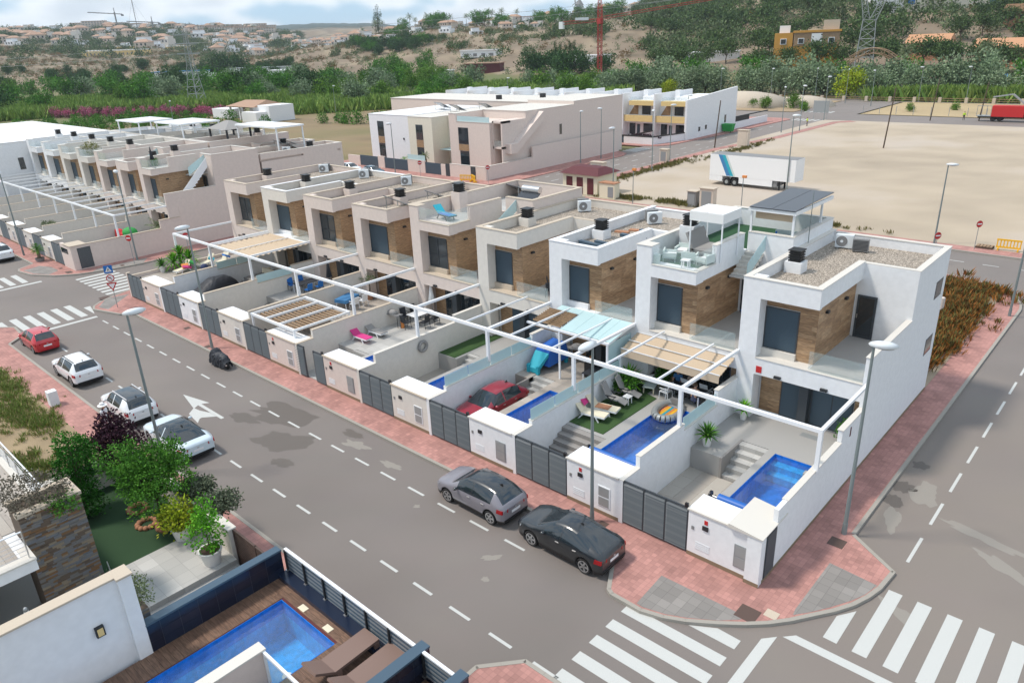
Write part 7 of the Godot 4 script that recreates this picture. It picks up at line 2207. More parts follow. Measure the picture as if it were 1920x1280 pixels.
	for q in [[-6.95,-12.9,"nearer the pool"],[-5.9,-12.75,"against the dark wall"]]:
		var lo := thing("sun_lounger","brown wicker sun lounger on the timber deck, "+q[2],"sun lounger",W(q[0],2,q[1]),"brown loungers on the timber deck")
		part("back",mb().hexa(W(q[0] - 0.36,2.32,q[1] - 0.85),W(q[0]+0.36,2.32,q[1] - 0.85),W(q[0]+0.36,2.36,q[1]+0.75),W(q[0] - 0.36,2.36,q[1]+0.75),W(q[0] - 0.36,2.40,q[1] - 0.85),W(q[0]+0.36,2.40,q[1] - 0.85),W(q[0]+0.36,2.45,q[1]+0.75),W(q[0] - 0.36,2.45,q[1]+0.75)),M.brown_rattan,lo)
		part("raised_back",mb().bar(W(q[0],2.36,q[1] - 0.85),W(q[0],2.75,q[1] - 1.45),0.7,0.08),M.brown_rattan,lo)
		for s in [[-0.33,-0.7],[0.33,-0.7],[-0.33,0.65],[0.33,0.65]]: part("leg",bx(q[0]+s[0] - 0.04,2.0,q[1]+s[1] - 0.08,q[0]+s[0]+0.04,2.36,q[1]+s[1]+0.08),M.brown_rattan,lo)
	var ww := thing("side_wall","tall white wall with cream coping and pilaster at the lower left","wall",W(-12.3,0,-19))
	part("wall",bx(-12.42,0,-26.0,-12.1,5.0,-17.15).box(-12.42,0,-17.15,-11.92,5.0,-16.76),M.white_render,ww)
	part("coping",bx(-12.47,5.0,-26.0,-12.04,5.06,-17.18).box(-12.47,5.0,-17.18,-11.87,5.065,-16.72),M.coping_stone,ww)
	var wl := thing("wall_light","square yellow-glassed wall light in a dark frame on the tall white wall","wall lamp",W(-12.1,3.6,-17.9))
	part("frame",bx(-12.1,3.45,-18.02,-11.98,3.78,-17.78),M.dark_metal,wl)
	part("glass",bx(-11.98,3.49,-17.98,-11.965,3.74,-17.82),M.yellow_trim,wl)
	var sp := thing("stone_pillar","short stone-clad pillar with a plant bowl behind the white wall's end","pillar",W(-12.9,0,-16.6))
	part("core",bx(-13.3,0.0,-16.9,-12.5,3.2,-16.4),M.stone_brown,sp)
	stone_face(sp,-12.5,0.1,3.2,-16.9,-16.4,r,90)
	plant_at("olive-green shrub in the bowl on the short stone pillar",W(-12.95,3.2,-16.65),24,1.0,1.1,OLIVE)
	plant_at("thin olive bush beside the terrace steps, next to the stone tower",W(-15.6,1.0,-16.5),25,1.9,1.5,OLIVE)
	var nb := thing("parapet","pale parapet at the bottom edge beside the pool, glass rail attached","wall",W(-8,2,-16))
	part("wall",bx(-8.42,0.0,-24.0,-8.12,3.2,-14.98),M.pink_render,nb)
	part("coping",bx(-8.47,3.2,-24.0,-8.07,3.26,-14.94),M.pale_coping,nb)
	var gr := thing("glass_railing","glass balustrade with white top rail at the bottom edge","railing",W(-7,2,-15))
	part("top_rail",bx(-8.1,3.12,-15.06,-2.0,3.2,-14.98),M.white_metal,gr)
	part("glass_panel",bx(-8.05,2.08,-15.03,-5.2,3.12,-15.015),M.rail_glass,gr)
	part("post",bx(-8.1,2.0,-15.06,-8.04,3.12,-14.99),M.white_metal,gr)
	var st := thing("stone_tower","stone-clad chimney tower with dry plants on its top","tower",W(-18.2,0,-17))
	part("core",bx(-18.8,0.0,-18.1,-17.56,5.1,-16.2),M.stone_brown,st)
	stone_face(st,-17.56,0.9,5.1,-18.1,-16.2,r,300)
	part("rim",bx(-18.85,5.1,-16.45,-17.5,5.22,-16.15).box(-17.8,5.1,-18.15,-17.5,5.22,-16.45).box(-18.85,5.1,-18.15,-18.6,5.22,-16.45),M.coping_stone,st)
	var hs := thing("modern_house","white house with cream-edged terrace slabs at the left picture edge","house",W(-20,0,-20))
	part("wall",bx(-30.0,0,-26.0,-17.6,3.6,-19.8),M.white_render,hs)
	part("slab",bx(-30.0,3.6,-26.0,-18.82,4.0,-16.75).box(-18.82,3.6,-26.0,-16.6,4.0,-18.12),M.white_render,hs)
	part("slab_edge",bx(-30.0,4.0,-17.1,-18.82,4.06,-16.7).box(-16.95,4.0,-26.0,-16.55,4.06,-18.1).box(-17.56,4.0,-18.42,-16.95,4.06,-18.1),M.pale_coping,hs)
	for i in 26: part("tile",bx(-30.0,4.0,-17.105 - 0.35*i,-17.0 if i > 3 else -18.84,4.03+0.002*(i % 2),-17.445 - 0.35*i),M.drive_tile_warm if i % 2 else M.terrace_tile,hs)
	part("glass_door",bx(-22.0,1.0,-19.78,-18.0,3.4,-19.74),M.dark_glass,hs)
	rail_run(W(-30.0,4.06,-16.9),W(-18.9,4.06,-16.9),"steel railing along the first-floor terrace, upper left")
	rail_run(W(-16.75,4.06,-18.25),W(-16.75,4.06,-25.0),"steel railing round the balcony corner in front of the stone tower")
	var fp := place("pale_parasol",W(-15.2,0.1,-19.0),0.0,"folded white parasol under the balcony at the lower left","",1.3)
	place("white_table",W(-14.9,0.1,-18.9),0.2,"white garden table at the foot of the folded white parasol")
	place("dark_chair",W(-15.0,0.1,-18.1),2.6,"dark chair with white cushion beside the white parasol table")
	var lr := thing("railing","low steel railing between stone tower and dark lawn","railing",W(-16.6,1,-16.6))
	for i in 5: part("bar",mb().cyl(W(-17.6,1.25+i*0.2,-16.0),W(-15.7,1.25+i*0.2,-16.35),0.018,0.018,6),M.steel,lr)
	part("post",mb().cyl(W(-15.7,1.0,-16.35),W(-15.7,2.1,-16.35),0.025,0.025,6),M.steel,lr)
	var t1 := tree_of("broadleaf_tree",201,3.9,2.7,0.3,GREEN,12000,0.10)
	t1.set_meta("label","bright green round citrus tree over the dark lawn, beside the street lamp")
	t1.position = W(-20.1,1.0,-13.2)
	var t2 := tree_of("purple_plum_tree",202,3.8,1.9,0.35,PURPLE,4200,0.13)
	t2.set_meta("label","dark purple-leaved plum tree between the green tree and the pavement")
	t2.position = W(-24.6,0.6,-12.8)
	var t3 := tree_of("columnar_conifer",203,4.1,1.9,0.04,[Color(0.03,0.13,0.015),Color(0.045,0.17,0.02),Color(0.02,0.085,0.012)],8000,0.10,"column")
	t3.set_meta("label","dense green columnar conifer by the grey garden wall")
	t3.position = W(-23.2,1.0,-14.9)
	var t4 := tree_of("shaped_pine",204,1.9,1.1,0.4,[Color(0.11,0.135,0.085),Color(0.14,0.165,0.11),Color(0.08,0.10,0.06)],4200,0.10,"umbrella")
	t4.set_meta("label","grey-green cloud-pruned pine leaning over the wall to the street")
	t4.position = W(-18.9,1.0,-11.9)
	var t5 := tree_of("shaped_pine",205,1.7,1.1,0.45,[Color(0.11,0.135,0.085),Color(0.14,0.165,0.11),Color(0.08,0.10,0.06)],2800,0.10,"umbrella")
	t5.set_meta("label","smaller grey-green pine clump above the wall near the brown gate")
	t5.position = W(-17.4,1.0,-11.7)
	place("bush_pot",W(-18.3,1.02,-13.05),0.0,"yellow-green bush in white pot at the lawn edge","",1.1)
	place("tall_pot",W(-15.9,1.02,-13.0),0.5,"tall leafy plant in big white pot beside the brown gate")
	plant_at("grey dry shrub spilling over the stone tower's top",W(-18.3,5.1,-17.5),26,0.9,2.4,[Color(0.13,0.115,0.085),Color(0.17,0.15,0.115),Color(0.09,0.085,0.06)])
	plant_at("green trailing plant hanging over the stone tower's front edge",W(-17.5,4.7,-16.8),27,0.7,0.9,GREEN)
	for q in [[-21.8,-13.4],[-20.4,-13.6],[-19.6,-13.1]]:
		var ring := mb()
		for i in 12:
			var a := TAU*i / 12
			ring.sphere(W(q[0]+cos(a)*0.36,1.05,q[1]+sin(a)*0.36),Vector3(0.14,0.11,0.12),7,5)
		one("stone_ring",ring,M.terracotta,"ring of reddish stones on the dark lawn, %s" % ["under the tree's far side","in the middle","at the tree trunk"][int((q[0]+21.9)*0.9)],"stone ring",W(q[0],1.0,q[1]))
	scatter_tufts("weeds",[[-27.5,-13.0,1.6,0.9,120],[-31.0,-15.2,2.6,1.4,260],[-36.5,-12.8,1.6,0.8,150],[-39.5,-13.6,2.4,1.3,260],[-44.5,-12.9,3.0,0.9,260],[-48.0,-14.5,3.0,1.6,300],[-33.0,-17.5,3.2,2.0,200],[-28.5,-16.5,1.5,1.5,120],[-42.0,-16.5,3.0,1.5,160]],0.0,[Color(0.13,0.23,0.035),Color(0.19,0.26,0.06),Color(0.28,0.25,0.10)],0.26,91)
	scatter_tufts("dry_weeds",[[-1.4,26.5,0.9,3.0,260],[-1.6,31.5,1.0,3.0,260],[-1.7,36.5,1.0,2.6,260],[-3.0,40.6,2.4,1.2,330],[-4.5,36.0,2.0,4.0,200],[-9.0,40.5,4.0,1.4,200],[-20.0,36.0,14.0,5.0,300]],0.02,[Color(0.36,0.14,0.03),Color(0.28,0.12,0.035),Color(0.14,0.13,0.04),Color(0.09,0.075,0.03)],0.62,92)
	scatter_tufts("weeds",[[-52.6,63.0,1.2,6.0,200],[-45.0,56.3,4.0,1.0,160],[-36.5,56.8,3.0,0.9,140],[-52.5,78.0,1.0,7.0,160],[-20.0,55.4,6.0,0.6,60],[-50.5,100.0,1.0,12.0,160]],0.0,[Color(0.15,0.14,0.045),Color(0.20,0.15,0.06),Color(0.11,0.12,0.035)],0.4,93)
func tiled_wall(x0: float,x1: float,d0: float,d1: float,label: String,r: RandomNumberGenerator,face: float,both: bool) -> void:
	var t := thing("tiled_wall",label,"wall",W((x0+x1) / 2,0,(d0+d1) / 2))
	part("core",bx(x0+0.012,0.0,d0,x1 - 0.012,3.0,d1),M.tile_grout,t)
	part("metal_cap",bx(x0 - 0.03,3.0,d0+0.02,x1+0.03,3.07,d1 - 0.02),M.blue_metal,t)
	var n := int(absf(d1 - d0) / 0.6)
	for i in n+1:
		for j in 3:
			var a := d0 - i*0.6 - 0.008
			var e := maxf(a - 0.586,d1)
			if e >= a - 0.02: continue
			var k: Material = M.dark_tile if r.randf() < 0.6 else M.dark_tile_blue
			part("tile",bx(x1 - 0.012,2.0+j*0.333+0.006,a,x1+0.001*r.randf(),2.0+j*0.333+0.325,e),k,t)
	part("end_tile",bx(x0,2.0,d0+0.001,x1,2.99,d0+0.012),M.dark_tile,t)
func slat_fence(x0: float,x1: float,d: float,label: String,posts: int) -> void:
	var f := thing("slat_fence",label,"fence",W((x0+x1) / 2,2.16,d))
	for i in posts+1:
		var x := lerpf(x0+0.04,x1 - 0.04,float(i) / posts)
		var p := part("post",bx(x - 0.03,2.1,d - 0.09,x+0.03,3.02,d - 0.03),M.dark_metal,f)
		part("foot",bx(x - 0.06,2.16,d - 0.12,x+0.06,2.19,d - 0.0),M.steel,p)
	part("top_rail",bx(x0,3.0,d - 0.06,x1,3.06,d+0.04),M.white_metal,f)
	for i in posts:
		var a := lerpf(x0,x1,float(i) / posts)+0.006
		var b := lerpf(x0,x1,float(i+1) / posts) - 0.006
		for j in 10: part("slat",bx(a,2.13+j*0.086,d - 0.022,b,2.13+j*0.086+0.066,d),M.blue_metal if (i+j) % 2 else M.grey_metal,f)
	part("base_wall",bx(x0,0.0,d+0.001,x1,2.12,d+0.06),M.dark_tile,f)
func stone_face(parent: Node3D,x: float,y0: float,y1: float,d0: float,d1: float,r: RandomNumberGenerator,most: int) -> void:
	var kinds := ["stone_rust","stone_grey","stone_brown","stone_blue","stone_tan","stone_brown","stone_grey"]
	var y := y1
	var k := 0
	var rest := {}
	while y > y0:
		var h := minf(0.055+0.045*r.randf(),y - y0+0.01)
		y -= h
		var d := d0
		while d < d1 - 0.01:
			var e := minf(d+0.14+0.26*r.randf(),d1)
			if d1 - e < 0.08: e = d1
			var pr := 0.012+0.035*r.randf()
			var kind: String = kinds[r.randi() % kinds.size()]
			k += 1
			if k > most and not rest.has(kind): rest[kind] = mb()
			var m: MB = mb() if k <= most else rest[kind]
			m.box(x - 0.01,y,d+0.003,x+pr,y+h - 0.005,e - 0.003)
			if k <= most: part("stone",m,M[kind],parent)
			d = e
	for q in rest: part("stones",rest[q],M[q],parent,true)
func rail_run(a: Vector3,b: Vector3,label: String) -> void:
	var f := thing("steel_railing",label,"railing",(a+b) / 2)
	var n := int(a.distance_to(b) / 1.15)
	for i in n+1:
		var p := a.lerp(b,float(i) / n)
		part("post",mb().cyl(p,p+Vector3(0,1.0,0),0.022,0.022,8),M.steel,f)
	part("handrail",mb().cyl(a+Vector3(0,1.0,0),b+Vector3(0,1.0,0),0.028,0.028,10),M.white_metal,f)
	for j in 5: part("bar",mb().cyl(a+Vector3(0,0.14+j*0.16,0),b+Vector3(0,0.14+j*0.16,0),0.010,0.010,6),M.steel,f)
func plant_at(label: String,at: Vector3,sd: int,h: float,w: float,tones: Array) -> void:
	var r := RandomNumberGenerator.new()
	r.seed = sd
	var o := start("shrub","shrub")
	var c := mb()
	crown(c,r,[[Vector3(0,h*0.45,0),Vector3(w*0.5,h*0.42,w*0.5)],[Vector3(w*0.28,h*0.6,-w*0.15),Vector3(w*0.28,h*0.3,w*0.28)],[Vector3(-w*0.25,h*0.5,w*0.18),Vector3(w*0.28,h*0.34,w*0.28)]],int(900*maxf(1.0,w)),0.08,tones,0.4)
	part("leaves",c,M.leaf,o)
	var t := mb()
	for i in 4: limb(t,Vector3(0,0,0),Vector3(r.randfn()*w*0.2,h*0.6,r.randfn()*w*0.2),0.025,0.008,Vector3(0.03,0,0.02),3,5)
	part("stem",t,M.bark,o)
	o.position = at
	o.set_meta("label",label)
func tuft(sd: int,tones: Array,h: float,blades := 26) -> ArrayMesh:
	var r := RandomNumberGenerator.new()
	r.seed = sd
	var m := mb()
	m.use_c = true
	for i in blades:
		var a := r.randf()*TAU
		var l := h*(0.5+0.7*r.randf())
		var b := Vector3(r.randfn()*0.12,0,r.randfn()*0.12)*(h / 0.35)
		var dir := Vector3(cos(a)*0.5,1,sin(a)*0.5).normalized()
		m.col = tones[r.randi() % tones.size()]*(0.7+0.6*r.randf()); m.col.a = 1
		leaf_quad(m,b,dir,l,l*0.16,r.randf()*TAU)
	return m.mesh()
func scatter(called: String,mesh: Mesh,material: Material,where: Array) -> MultiMeshInstance3D:
	var mm := MultiMesh.new()
	mm.transform_format = MultiMesh.TRANSFORM_3D
	mm.mesh = mesh
	mm.instance_count = where.size()
	for i in where.size(): mm.set_instance_transform(i,where[i])
	var o := MultiMeshInstance3D.new()
	o.name = numbered(called)
	o.multimesh = mm
	o.material_override = material
	o.set_meta("kind","stuff")
	add_child(o)
	return o
func scatter_tufts(called: String,areas: Array,y: float,tones: Array,h: float,sd: int) -> void:
	var r := RandomNumberGenerator.new()
	r.seed = sd
	for v in 2:
		var where := []
		for a in areas:
			for i in int(a[4] / 2):
				var p := W(a[0]+r.randfn()*a[2]*0.6,y,a[1]+r.randfn()*a[3]*0.6)
				where.append(Transform3D(Basis(Vector3.UP,r.randf()*TAU).scaled(Vector3.ONE*(0.45+0.9*r.randf())),p))
		var o := scatter(called,tuft(sd*10+v,tones,h),M.leaf,where)
		o.set_meta("label","scattered "+called.replace("_"," ")+" growing on the bare ground")
const PX2 := [-69.3,-75.0,-80.9,-86.8,-92.7,-98.8,-105.2,-111.3]
func make_block_two() -> void:
	var grp := "cream row houses beyond the cross street"
	var terr := [true,false,true,true,true,true,true]
	var lab := ["pinkish end row house with white stairs climbing to its roof terrace","pinkish row house with a plain roof edge, second from the stair house","cream row house whose roof terrace has an empty glass corner","cream row house with a yellowish bush on its roof terrace","cream row house with glass terrace corner, between bush and white end","white-edged row house, second from the big blank white wall","white row house next to the big blank white wall"]
	var walls := ["pink_render","pink_render","pink_render","cream_render","cream_render","white_render","white_render"]
	var made := []
	for i in 7:
		made.append(row_house(PX2[i],PX2[i] - PX2[i+1],walls[i],{"label": lab[i],"group": grp,"terrace": terr[i],"last": i == 0,"cap": "pale_coping"}))
	for i in 7:
		copy(made[(i+1) % 7 if i == 0 else i],W((PX2[i]+PX2[i+1]) / 2,0,32.2),PI,"rear-facing row house backing onto the "+lab[i].split(" ")[0]+" row, "+["at the end","second","third","fourth","fifth","sixth","seventh"][i]+" along the roofs","rear-facing houses of the far row")
	var ew := thing("garden_wall","long pink wall of the far row along the cross street, with slatted door","wall",W(-69.2,0,6))
	part("wall",bx(-72.2,0,0.0,-69.3,2.35,0.3).box(-69.5,0,0.3,-69.28,2.35,8.8).box(-69.5,0,8.8,-69.28,3.2,11.0).box(-69.5,0,11.0,-69.277,4.34,21.0).box(-69.5,0,21.2,-69.28,7.45,31.9),M.pink_render,ew)
	part("coping",bx(-71.3,2.35,-0.06,-69.22,2.42,1.5).box(-69.55,2.35,1.5,-69.23,2.40,8.78).box(-69.55,3.2,8.78,-69.23,3.25,11.0),M.coping_stone,ew)
	var dd := part("slatted_door",bx(-69.277,0.1,0.55,-69.25,2.1,1.75),M.anthracite,ew)
	for i in 18: part("slat",bx(-69.25,0.16+i*0.105,0.6,-69.235,0.235+i*0.105,1.7),M.gate_slat,dd)
	part("window_slot",bx(-72.0,1.5,-0.02,-70.2,2.0,-0.001),M.dark_glass,ew)
	var st := thing("roof_stair","white steel stair with solid railing rising from the pink house's balcony","stairs",W(-70.6,4.4,13))
	for i in 12: part("step",bx(-71.2,4.5+i*0.28,12.0+i*0.26,-69.9,4.56+i*0.28,12.3+i*0.26),M.white_metal,st)
	part("railing",mb().hexa(W(-69.88,4.4,11.8),W(-69.84,4.4,11.8),W(-69.84,7.7,15.2),W(-69.88,7.7,15.2),W(-69.88,5.4,11.8),W(-69.84,5.4,11.8),W(-69.84,8.7,15.2),W(-69.88,8.7,15.2)),M.white_metal,st)
	for i in 7:
		var gx: float = PX2[i] - 2.9
		if i == 0: gx = -72.25
		slat_gate(PX2[i+1]+0.1,gx,2.1,0.06,false,"dark gate of the far cream row, %s from the pink corner" % ["first","second","third","fourth","fifth","sixth","seventh"][i])
		if i > 0: front_wall(PX2[i] - 0.1,gx+0.04,"cream_render",{"label": "cream wall box between the far row's gates, %s from the pink corner" % ["zeroth","first","second","third","fourth","fifth","sixth"][i]})
		if i > 0: party_wall(PX2[i],"cream_render",[[0.0,1.2,2.08],[1.2,7.6,2.62],[7.6,11.0,3.1]],"cream yard wall of the far row, %s from the cross street" % ["zeroth","first","second","third","fourth","fifth","sixth"][i])
		yard([["paving",bx(PX2[i+1]+0.1,0.0,0.14,PX2[i] - 0.1,0.06,4.5),"terrace_tile"],["paving",bx(PX2[i+1]+0.1,0.0,4.5,PX2[i] - 0.1,1.1,11.0),"terrace_tile_grey"]])
	var pg := thing("pergola_frame","white steel pergola rail over the far row's front yards","pergola",W(-90,2.6,4.6))
	part("rail",bx(PX2[7] - 4.0,4.42,4.52,-69.2,4.58,4.68),M.white_metal,pg)
	for i in 8:
		part("post",bx(PX2[i] - 0.08+(-0.1 if i == 0 else 0.0),2.3,4.52,PX2[i]+0.08 - (0.1 if i == 0 else 0.0),4.42,4.68),M.white_metal,pg)
		part("crossbeam",bx(PX2[i] - 0.07 - (0.12 if i == 0 else 0.0),4.43,4.68,PX2[i]+0.07 - (0.12 if i == 0 else 0.0),4.57,10.0),M.white_metal,pg)
		if i < 7: part("crossbeam",bx((PX2[i]+PX2[i+1]) / 2 - 0.04,4.45,4.68,(PX2[i]+PX2[i+1]) / 2+0.04,4.55,10.0),M.white_metal,pg)
	var bw := thing("white_building","big blank white building at the left picture edge beyond the far row","building",W(-125,0,12))
	part("wall",bx(-150,0,1.5,-112.0,8.7,22.0),M.white_render,bw)
	part("coping",bx(-150.2,8.7,1.4,-111.9,8.75,22.1),M.white_render,bw)
	part("window",bx(-112.0,5.0,8.6,-111.97,6.6,9.3),M.dark_glass,bw)
	for q in [[-103,8.0,23,7.0,4.5,"left one, over the white houses"],[-93,8.0,24.5,7.5,5.0,"middle one"],[-76.5,8.0,27.0,9.0,3.5,"right one, behind the grey gazebo"]]:
		var p := thing("roof_pergola","white pergola on the far row's roofs, "+q[5],"pergola",W(q[0],q[1],q[2]))
		for s in [[-1,-1],[1,-1],[-1,1],[1,1]]: part("post",bx(q[0]+s[0]*q[3] / 2 - 0.07,q[1],q[2]+s[1]*q[4] / 2 - 0.07,q[0]+s[0]*q[3] / 2+0.07,q[1]+2.5,q[2]+s[1]*q[4] / 2+0.07),M.white_metal,p)
		part("roof",bx(q[0] - q[3] / 2 - 0.2,q[1]+2.5,q[2] - q[4] / 2 - 0.2,q[0]+q[3] / 2+0.2,q[1]+2.68,q[2]+q[4] / 2+0.2),M.white_metal,p)
	var gz := thing("gazebo","dark grey fabric gazebo with pitched roof on the far row's roof terrace","gazebo",W(-84.5,8.0,26))
	for s in [[-1,-1],[1,-1],[-1,1],[1,1]]: part("post",bx(-84.5+s[0]*2.2 - 0.1,8.0,26+s[1]*1.6 - 0.1,-84.5+s[0]*2.2+0.1,10.1,26+s[1]*1.6+0.1),M.canvas_dark,gz)
	part("roof",mb().hexa(W(-87.0,10.0,24.1),W(-82.0,10.0,24.1),W(-82.0,10.0,27.9),W(-87.0,10.0,27.9),W(-85.0,10.9,25.8),W(-84.0,10.9,25.8),W(-84.0,10.9,26.2),W(-85.0,10.9,26.2)),M.canvas_grey,gz)
	plant_at("yellow-green bush in the glass corner of the far row's roof terrace",W(-91.4,8.0,11.3),31,1.7,2.0,[Color(0.22,0.22,0.03),Color(0.16,0.17,0.03),Color(0.10,0.12,0.02)])
	place("dark_parasol",W(-73.0,7.94,10.9),0.0,"folded dark parasol on the pink stair house's roof terrace","",0.9)
	plant_at("small green plant by the parasol on the stair house's roof",W(-74.3,7.94,11.6),32,0.9,0.6,GREEN)
	plant_at("long green planter bush over the far row's yards, beside the pergola post",W(-84.0,1.1,8.0),33,1.0,2.2,OLIVE)
	plant_at("low green plant by the far row's white box wall",W(-82.9,1.9,2.4),34,0.9,1.3,OLIVE)
	one("green_cover",mb().sphere(W(-70.7,2.3,6.2),Vector3(1.0,0.55,0.7),14,8),M.plain_green,"bright green rounded cover just behind the long pink wall","cover",W(-70.7,1.1,6.2))
	one("red_awning",mb().hexa(W(-74.6,1.1,6.0),W(-72.8,1.1,6.0),W(-72.8,1.1,6.8),W(-74.6,1.1,6.8),W(-74.6,2.1,6.1),W(-72.8,1.8,6.1),W(-72.8,1.8,6.7),W(-74.6,2.1,6.7)),M.plain_red,"red covered swing seat behind the far row's last rail post","swing seat",W(-74,1.1,6.2))
	var pm := palm_of("garden_palm",62,1.1,22,1.3,OLIVE)
	pm.position = W(-70.9,1.1,9.2)
	pm.set_meta("label","small feathery palm behind the long pink wall's step")
	var solar := 0
	for q in [[-76.2,28.2],[-73.8,28.6],[-71.5,27.0]]:
		place("solar_panel",W(q[0],7.7,q[1]),2.9,"tilted solar panel on the far row's rear roof, %s" % ["left","middle","right"][solar],"solar panels of the far rear roofs")
		solar += 1
	place("air_conditioner",W(-70.6,7.7,25.4),0.9,"air conditioner on the rear roof of the pink end house","air conditioners of the far row")
	place("air_conditioner",W(-78.0,7.7,18.6),0.9,"air conditioner behind the pink house with plain roof edge","air conditioners of the far row")
func window_in(parent: Node3D,x0: float,y0: float,x1: float,y1: float,d: float,bars := true) -> void:
	var f := part("window",bx(x0,y0,d - 0.03,x1,y1,d+0.02),M.anthracite,parent)
	part("pane",bx(x0+0.08,y0+0.08,d - 0.04,x1 - 0.08,y1 - 0.08,d - 0.031),M.dark_glass,f)
	if bars: part("sash",bx((x0+x1) / 2 - 0.04,y0+0.08,d - 0.055,(x0+x1) / 2+0.04,y1 - 0.08,d - 0.041).box(x0+0.08,(y0+y1) / 2 - 0.04,d - 0.056,x1 - 0.08,(y0+y1) / 2+0.04,d - 0.0412),M.anthracite,f)
func make_block_three() -> void:
	var d := 60.0
	var a := thing("town_house","white two-storey house, left of the lemon one in the middle block","house",W(-95,0,d))
	part("wall",bx(-100.2,0,d,-89.75,8.1,78),M.white_render,a)
	part("coping",bx(-100.3,8.1,d - 0.05,-89.76,8.16,78.1),M.white_render,a)
	window_in(a,-98.0,4.5,-96.3,7.0,d,false)
	part("timber_panel",bx(-98.0,3.35,d - 0.04,-96.3,4.48,d),M.wood_cladding,a)
	window_in(a,-98.0,0.5,-96.3,3.33,d,false)
	part("wall_lamp",bx(-91.2,4.2,d - 0.15,-91.0,4.5,d),M.dark_metal,a)
	var b := thing("town_house","lemon-cream two-storey house with glass garden fence in the middle block","house",W(-84.5,0,d))
	part("wall",bx(-89.74,0,d,-83.9,8.0,78).box(-83.9,0,d+3.5,-79.8,8.0,78),M.lemon_render,b)
	part("coping",bx(-89.75,8.0,d - 0.05,-83.85,8.06,78).box(-83.85,8.0,d+3.45,-79.8,8.06,78),M.pale_coping,b)
	window_in(b,-87.9,4.4,-86.2,6.8,d)
	part("timber_panel",bx(-87.9,3.2,d - 0.04,-86.2,4.38,d),M.wood_cladding,b)
	window_in(b,-87.9,0.9,-86.2,3.18,d)
	window_in(b,-82.3,4.4,-81.5,6.8,d+3.5,false)
	part("porch_roof",bx(-83.6,2.9,d+1.2,-79.9,3.0,d+3.45),M.frosted_glass,b)
	window_in(b,-83.2,0.6,-80.2,2.7,d+3.5,false)
	var c := thing("town_house","pinkish stepped house with outside stair at the middle block's corner","house",W(-74,0,d))
	part("wall",bx(-79.78,0,d,-78.2,8.8,78).box(-78.2,0,d,-71.0,7.65,66).box(-78.2,0,66,-69.0,8.9,78).box(-71.0,0,62.5,-69.0,7.9,66).box(-71.0,0.0,d+0.6,-70.75,7.9,62.5).box(-69.25,0,d+0.6,-69.0,7.9,62.5).box(-71,3.9,d+0.6,-69.0,4.2,62.5).box(-71,7.6,d+0.6,-69.0,7.9,62.5),M.pink_render,c)
	part("coping",bx(-79.85,8.8,d - 0.05,-78.15,8.86,78).box(-78.15,7.65,d - 0.05,-70.95,7.71,61.0).box(-78.15,8.9,65.9,-68.95,8.96,78.1),M.pale_coping,c)
	part("rear_block",bx(-79.0,0,78.0,-69.0,9.4,92),M.pink_render,c)
	part("rear_block_cap",bx(-79.1,9.4,78.0,-68.95,9.46,92.1),M.pale_coping,c)
	window_in(c,-77.8,4.3,-75.6,6.8,d,false)
	part("timber_panel",bx(-77.8,3.3,d - 0.04,-75.6,4.28,d),M.wood_cladding,c)
	window_in(c,-77.6,0.6,-75.6,3.28,d,false)
	window_in(c,-70.6,4.3,-70.1,7.0,62.5,false)
	window_in(c,-69.9,4.3,-69.3,7.0,62.5,false)
	window_in(c,-70.6,0.4,-70.2,3.4,62.5,false)
	window_in(c,-70.0,0.4,-69.3,3.4,62.5,false)
	part("balcony_glass",bx(-70.74,4.2,d+0.65,-69.26,5.1,d+0.67),M.rail_glass,c)
	part("terrace_glass",bx(-77.9,7.72,d+0.02,-71.0,8.5,d+0.04),M.frosted_glass,c)
	part("side_window",bx(-69.0,4.6,74.2,-68.97,6.2,74.8),M.dark_glass,c)
	var stair := part("outside_stair",mb().hexa(W(-69.0,3.3,62.8),W(-67.9,3.3,62.8),W(-67.9,7.4,69.0),W(-69.0,7.4,69.0),W(-69.0,4.6,62.8),W(-67.9,4.6,62.8),W(-67.9,8.7,69.0),W(-69.0,8.7,69.0)),M.pink_render,c)
	part("stair_landing",bx(-69.0,3.2,61.3,-67.9,4.6,62.8),M.pink_render,c)
	for q in [[-86,8.1,68],[-92,8.2,70],[-83,8.1,72]]: place("solar_panel",W(q[0],q[1],q[2]),2.9,"low solar panel on the middle block's roof, %s" % {-86: "over the lemon house",-92: "over the white house",-83: "behind the lemon house"}[q[0]],"",1.3)
	var rb := thing("row_building","long white building behind the middle block with roof pergola","building",W(-100,0,85))
	part("wall",bx(-118,0,79.5,-79.2,8.9,92),M.pink_render,rb)
	part("coping",bx(-118.1,8.9,79.4,-79.1,8.96,92.1),M.pale_coping,rb)
	for q in [[-90.0,82.5],[-84.0,88]]: part("chimney_cap",bx(q[0] - 0.4,8.9,q[1] - 0.4,q[0]+0.4,9.7,q[1]+0.4),M.black_plastic,rb)
	var pw := thing("perimeter_wall","pale garden wall with dark doors and gates round the middle block","wall",W(-85,0,56))
	part("wall",bx(-102,0,56.0,-98.6,1.6,56.25).box(-93.6,0,56.0,-91.9,1.9,56.25).box(-85.9,0,56.0,-81.7,1.9,56.25).box(-78.0,0,56.0,-76.9,1.7,56.25).box(-76.0,0,56.0,-68.5,1.9,56.25).box(-68.5,0,56.0,-68.25,2.0,84.0).box(-68.5,0,66.5,-68.24,3.6,90.0),M.pink_render,pw)
	part("coping",bx(-85.9,1.9,55.97,-81.7,1.95,56.28).box(-76.0,1.9,55.97,-68.2,1.95,56.28).box(-68.53,2.0,56.28,-68.2,2.05,66.5),M.pale_coping,pw)
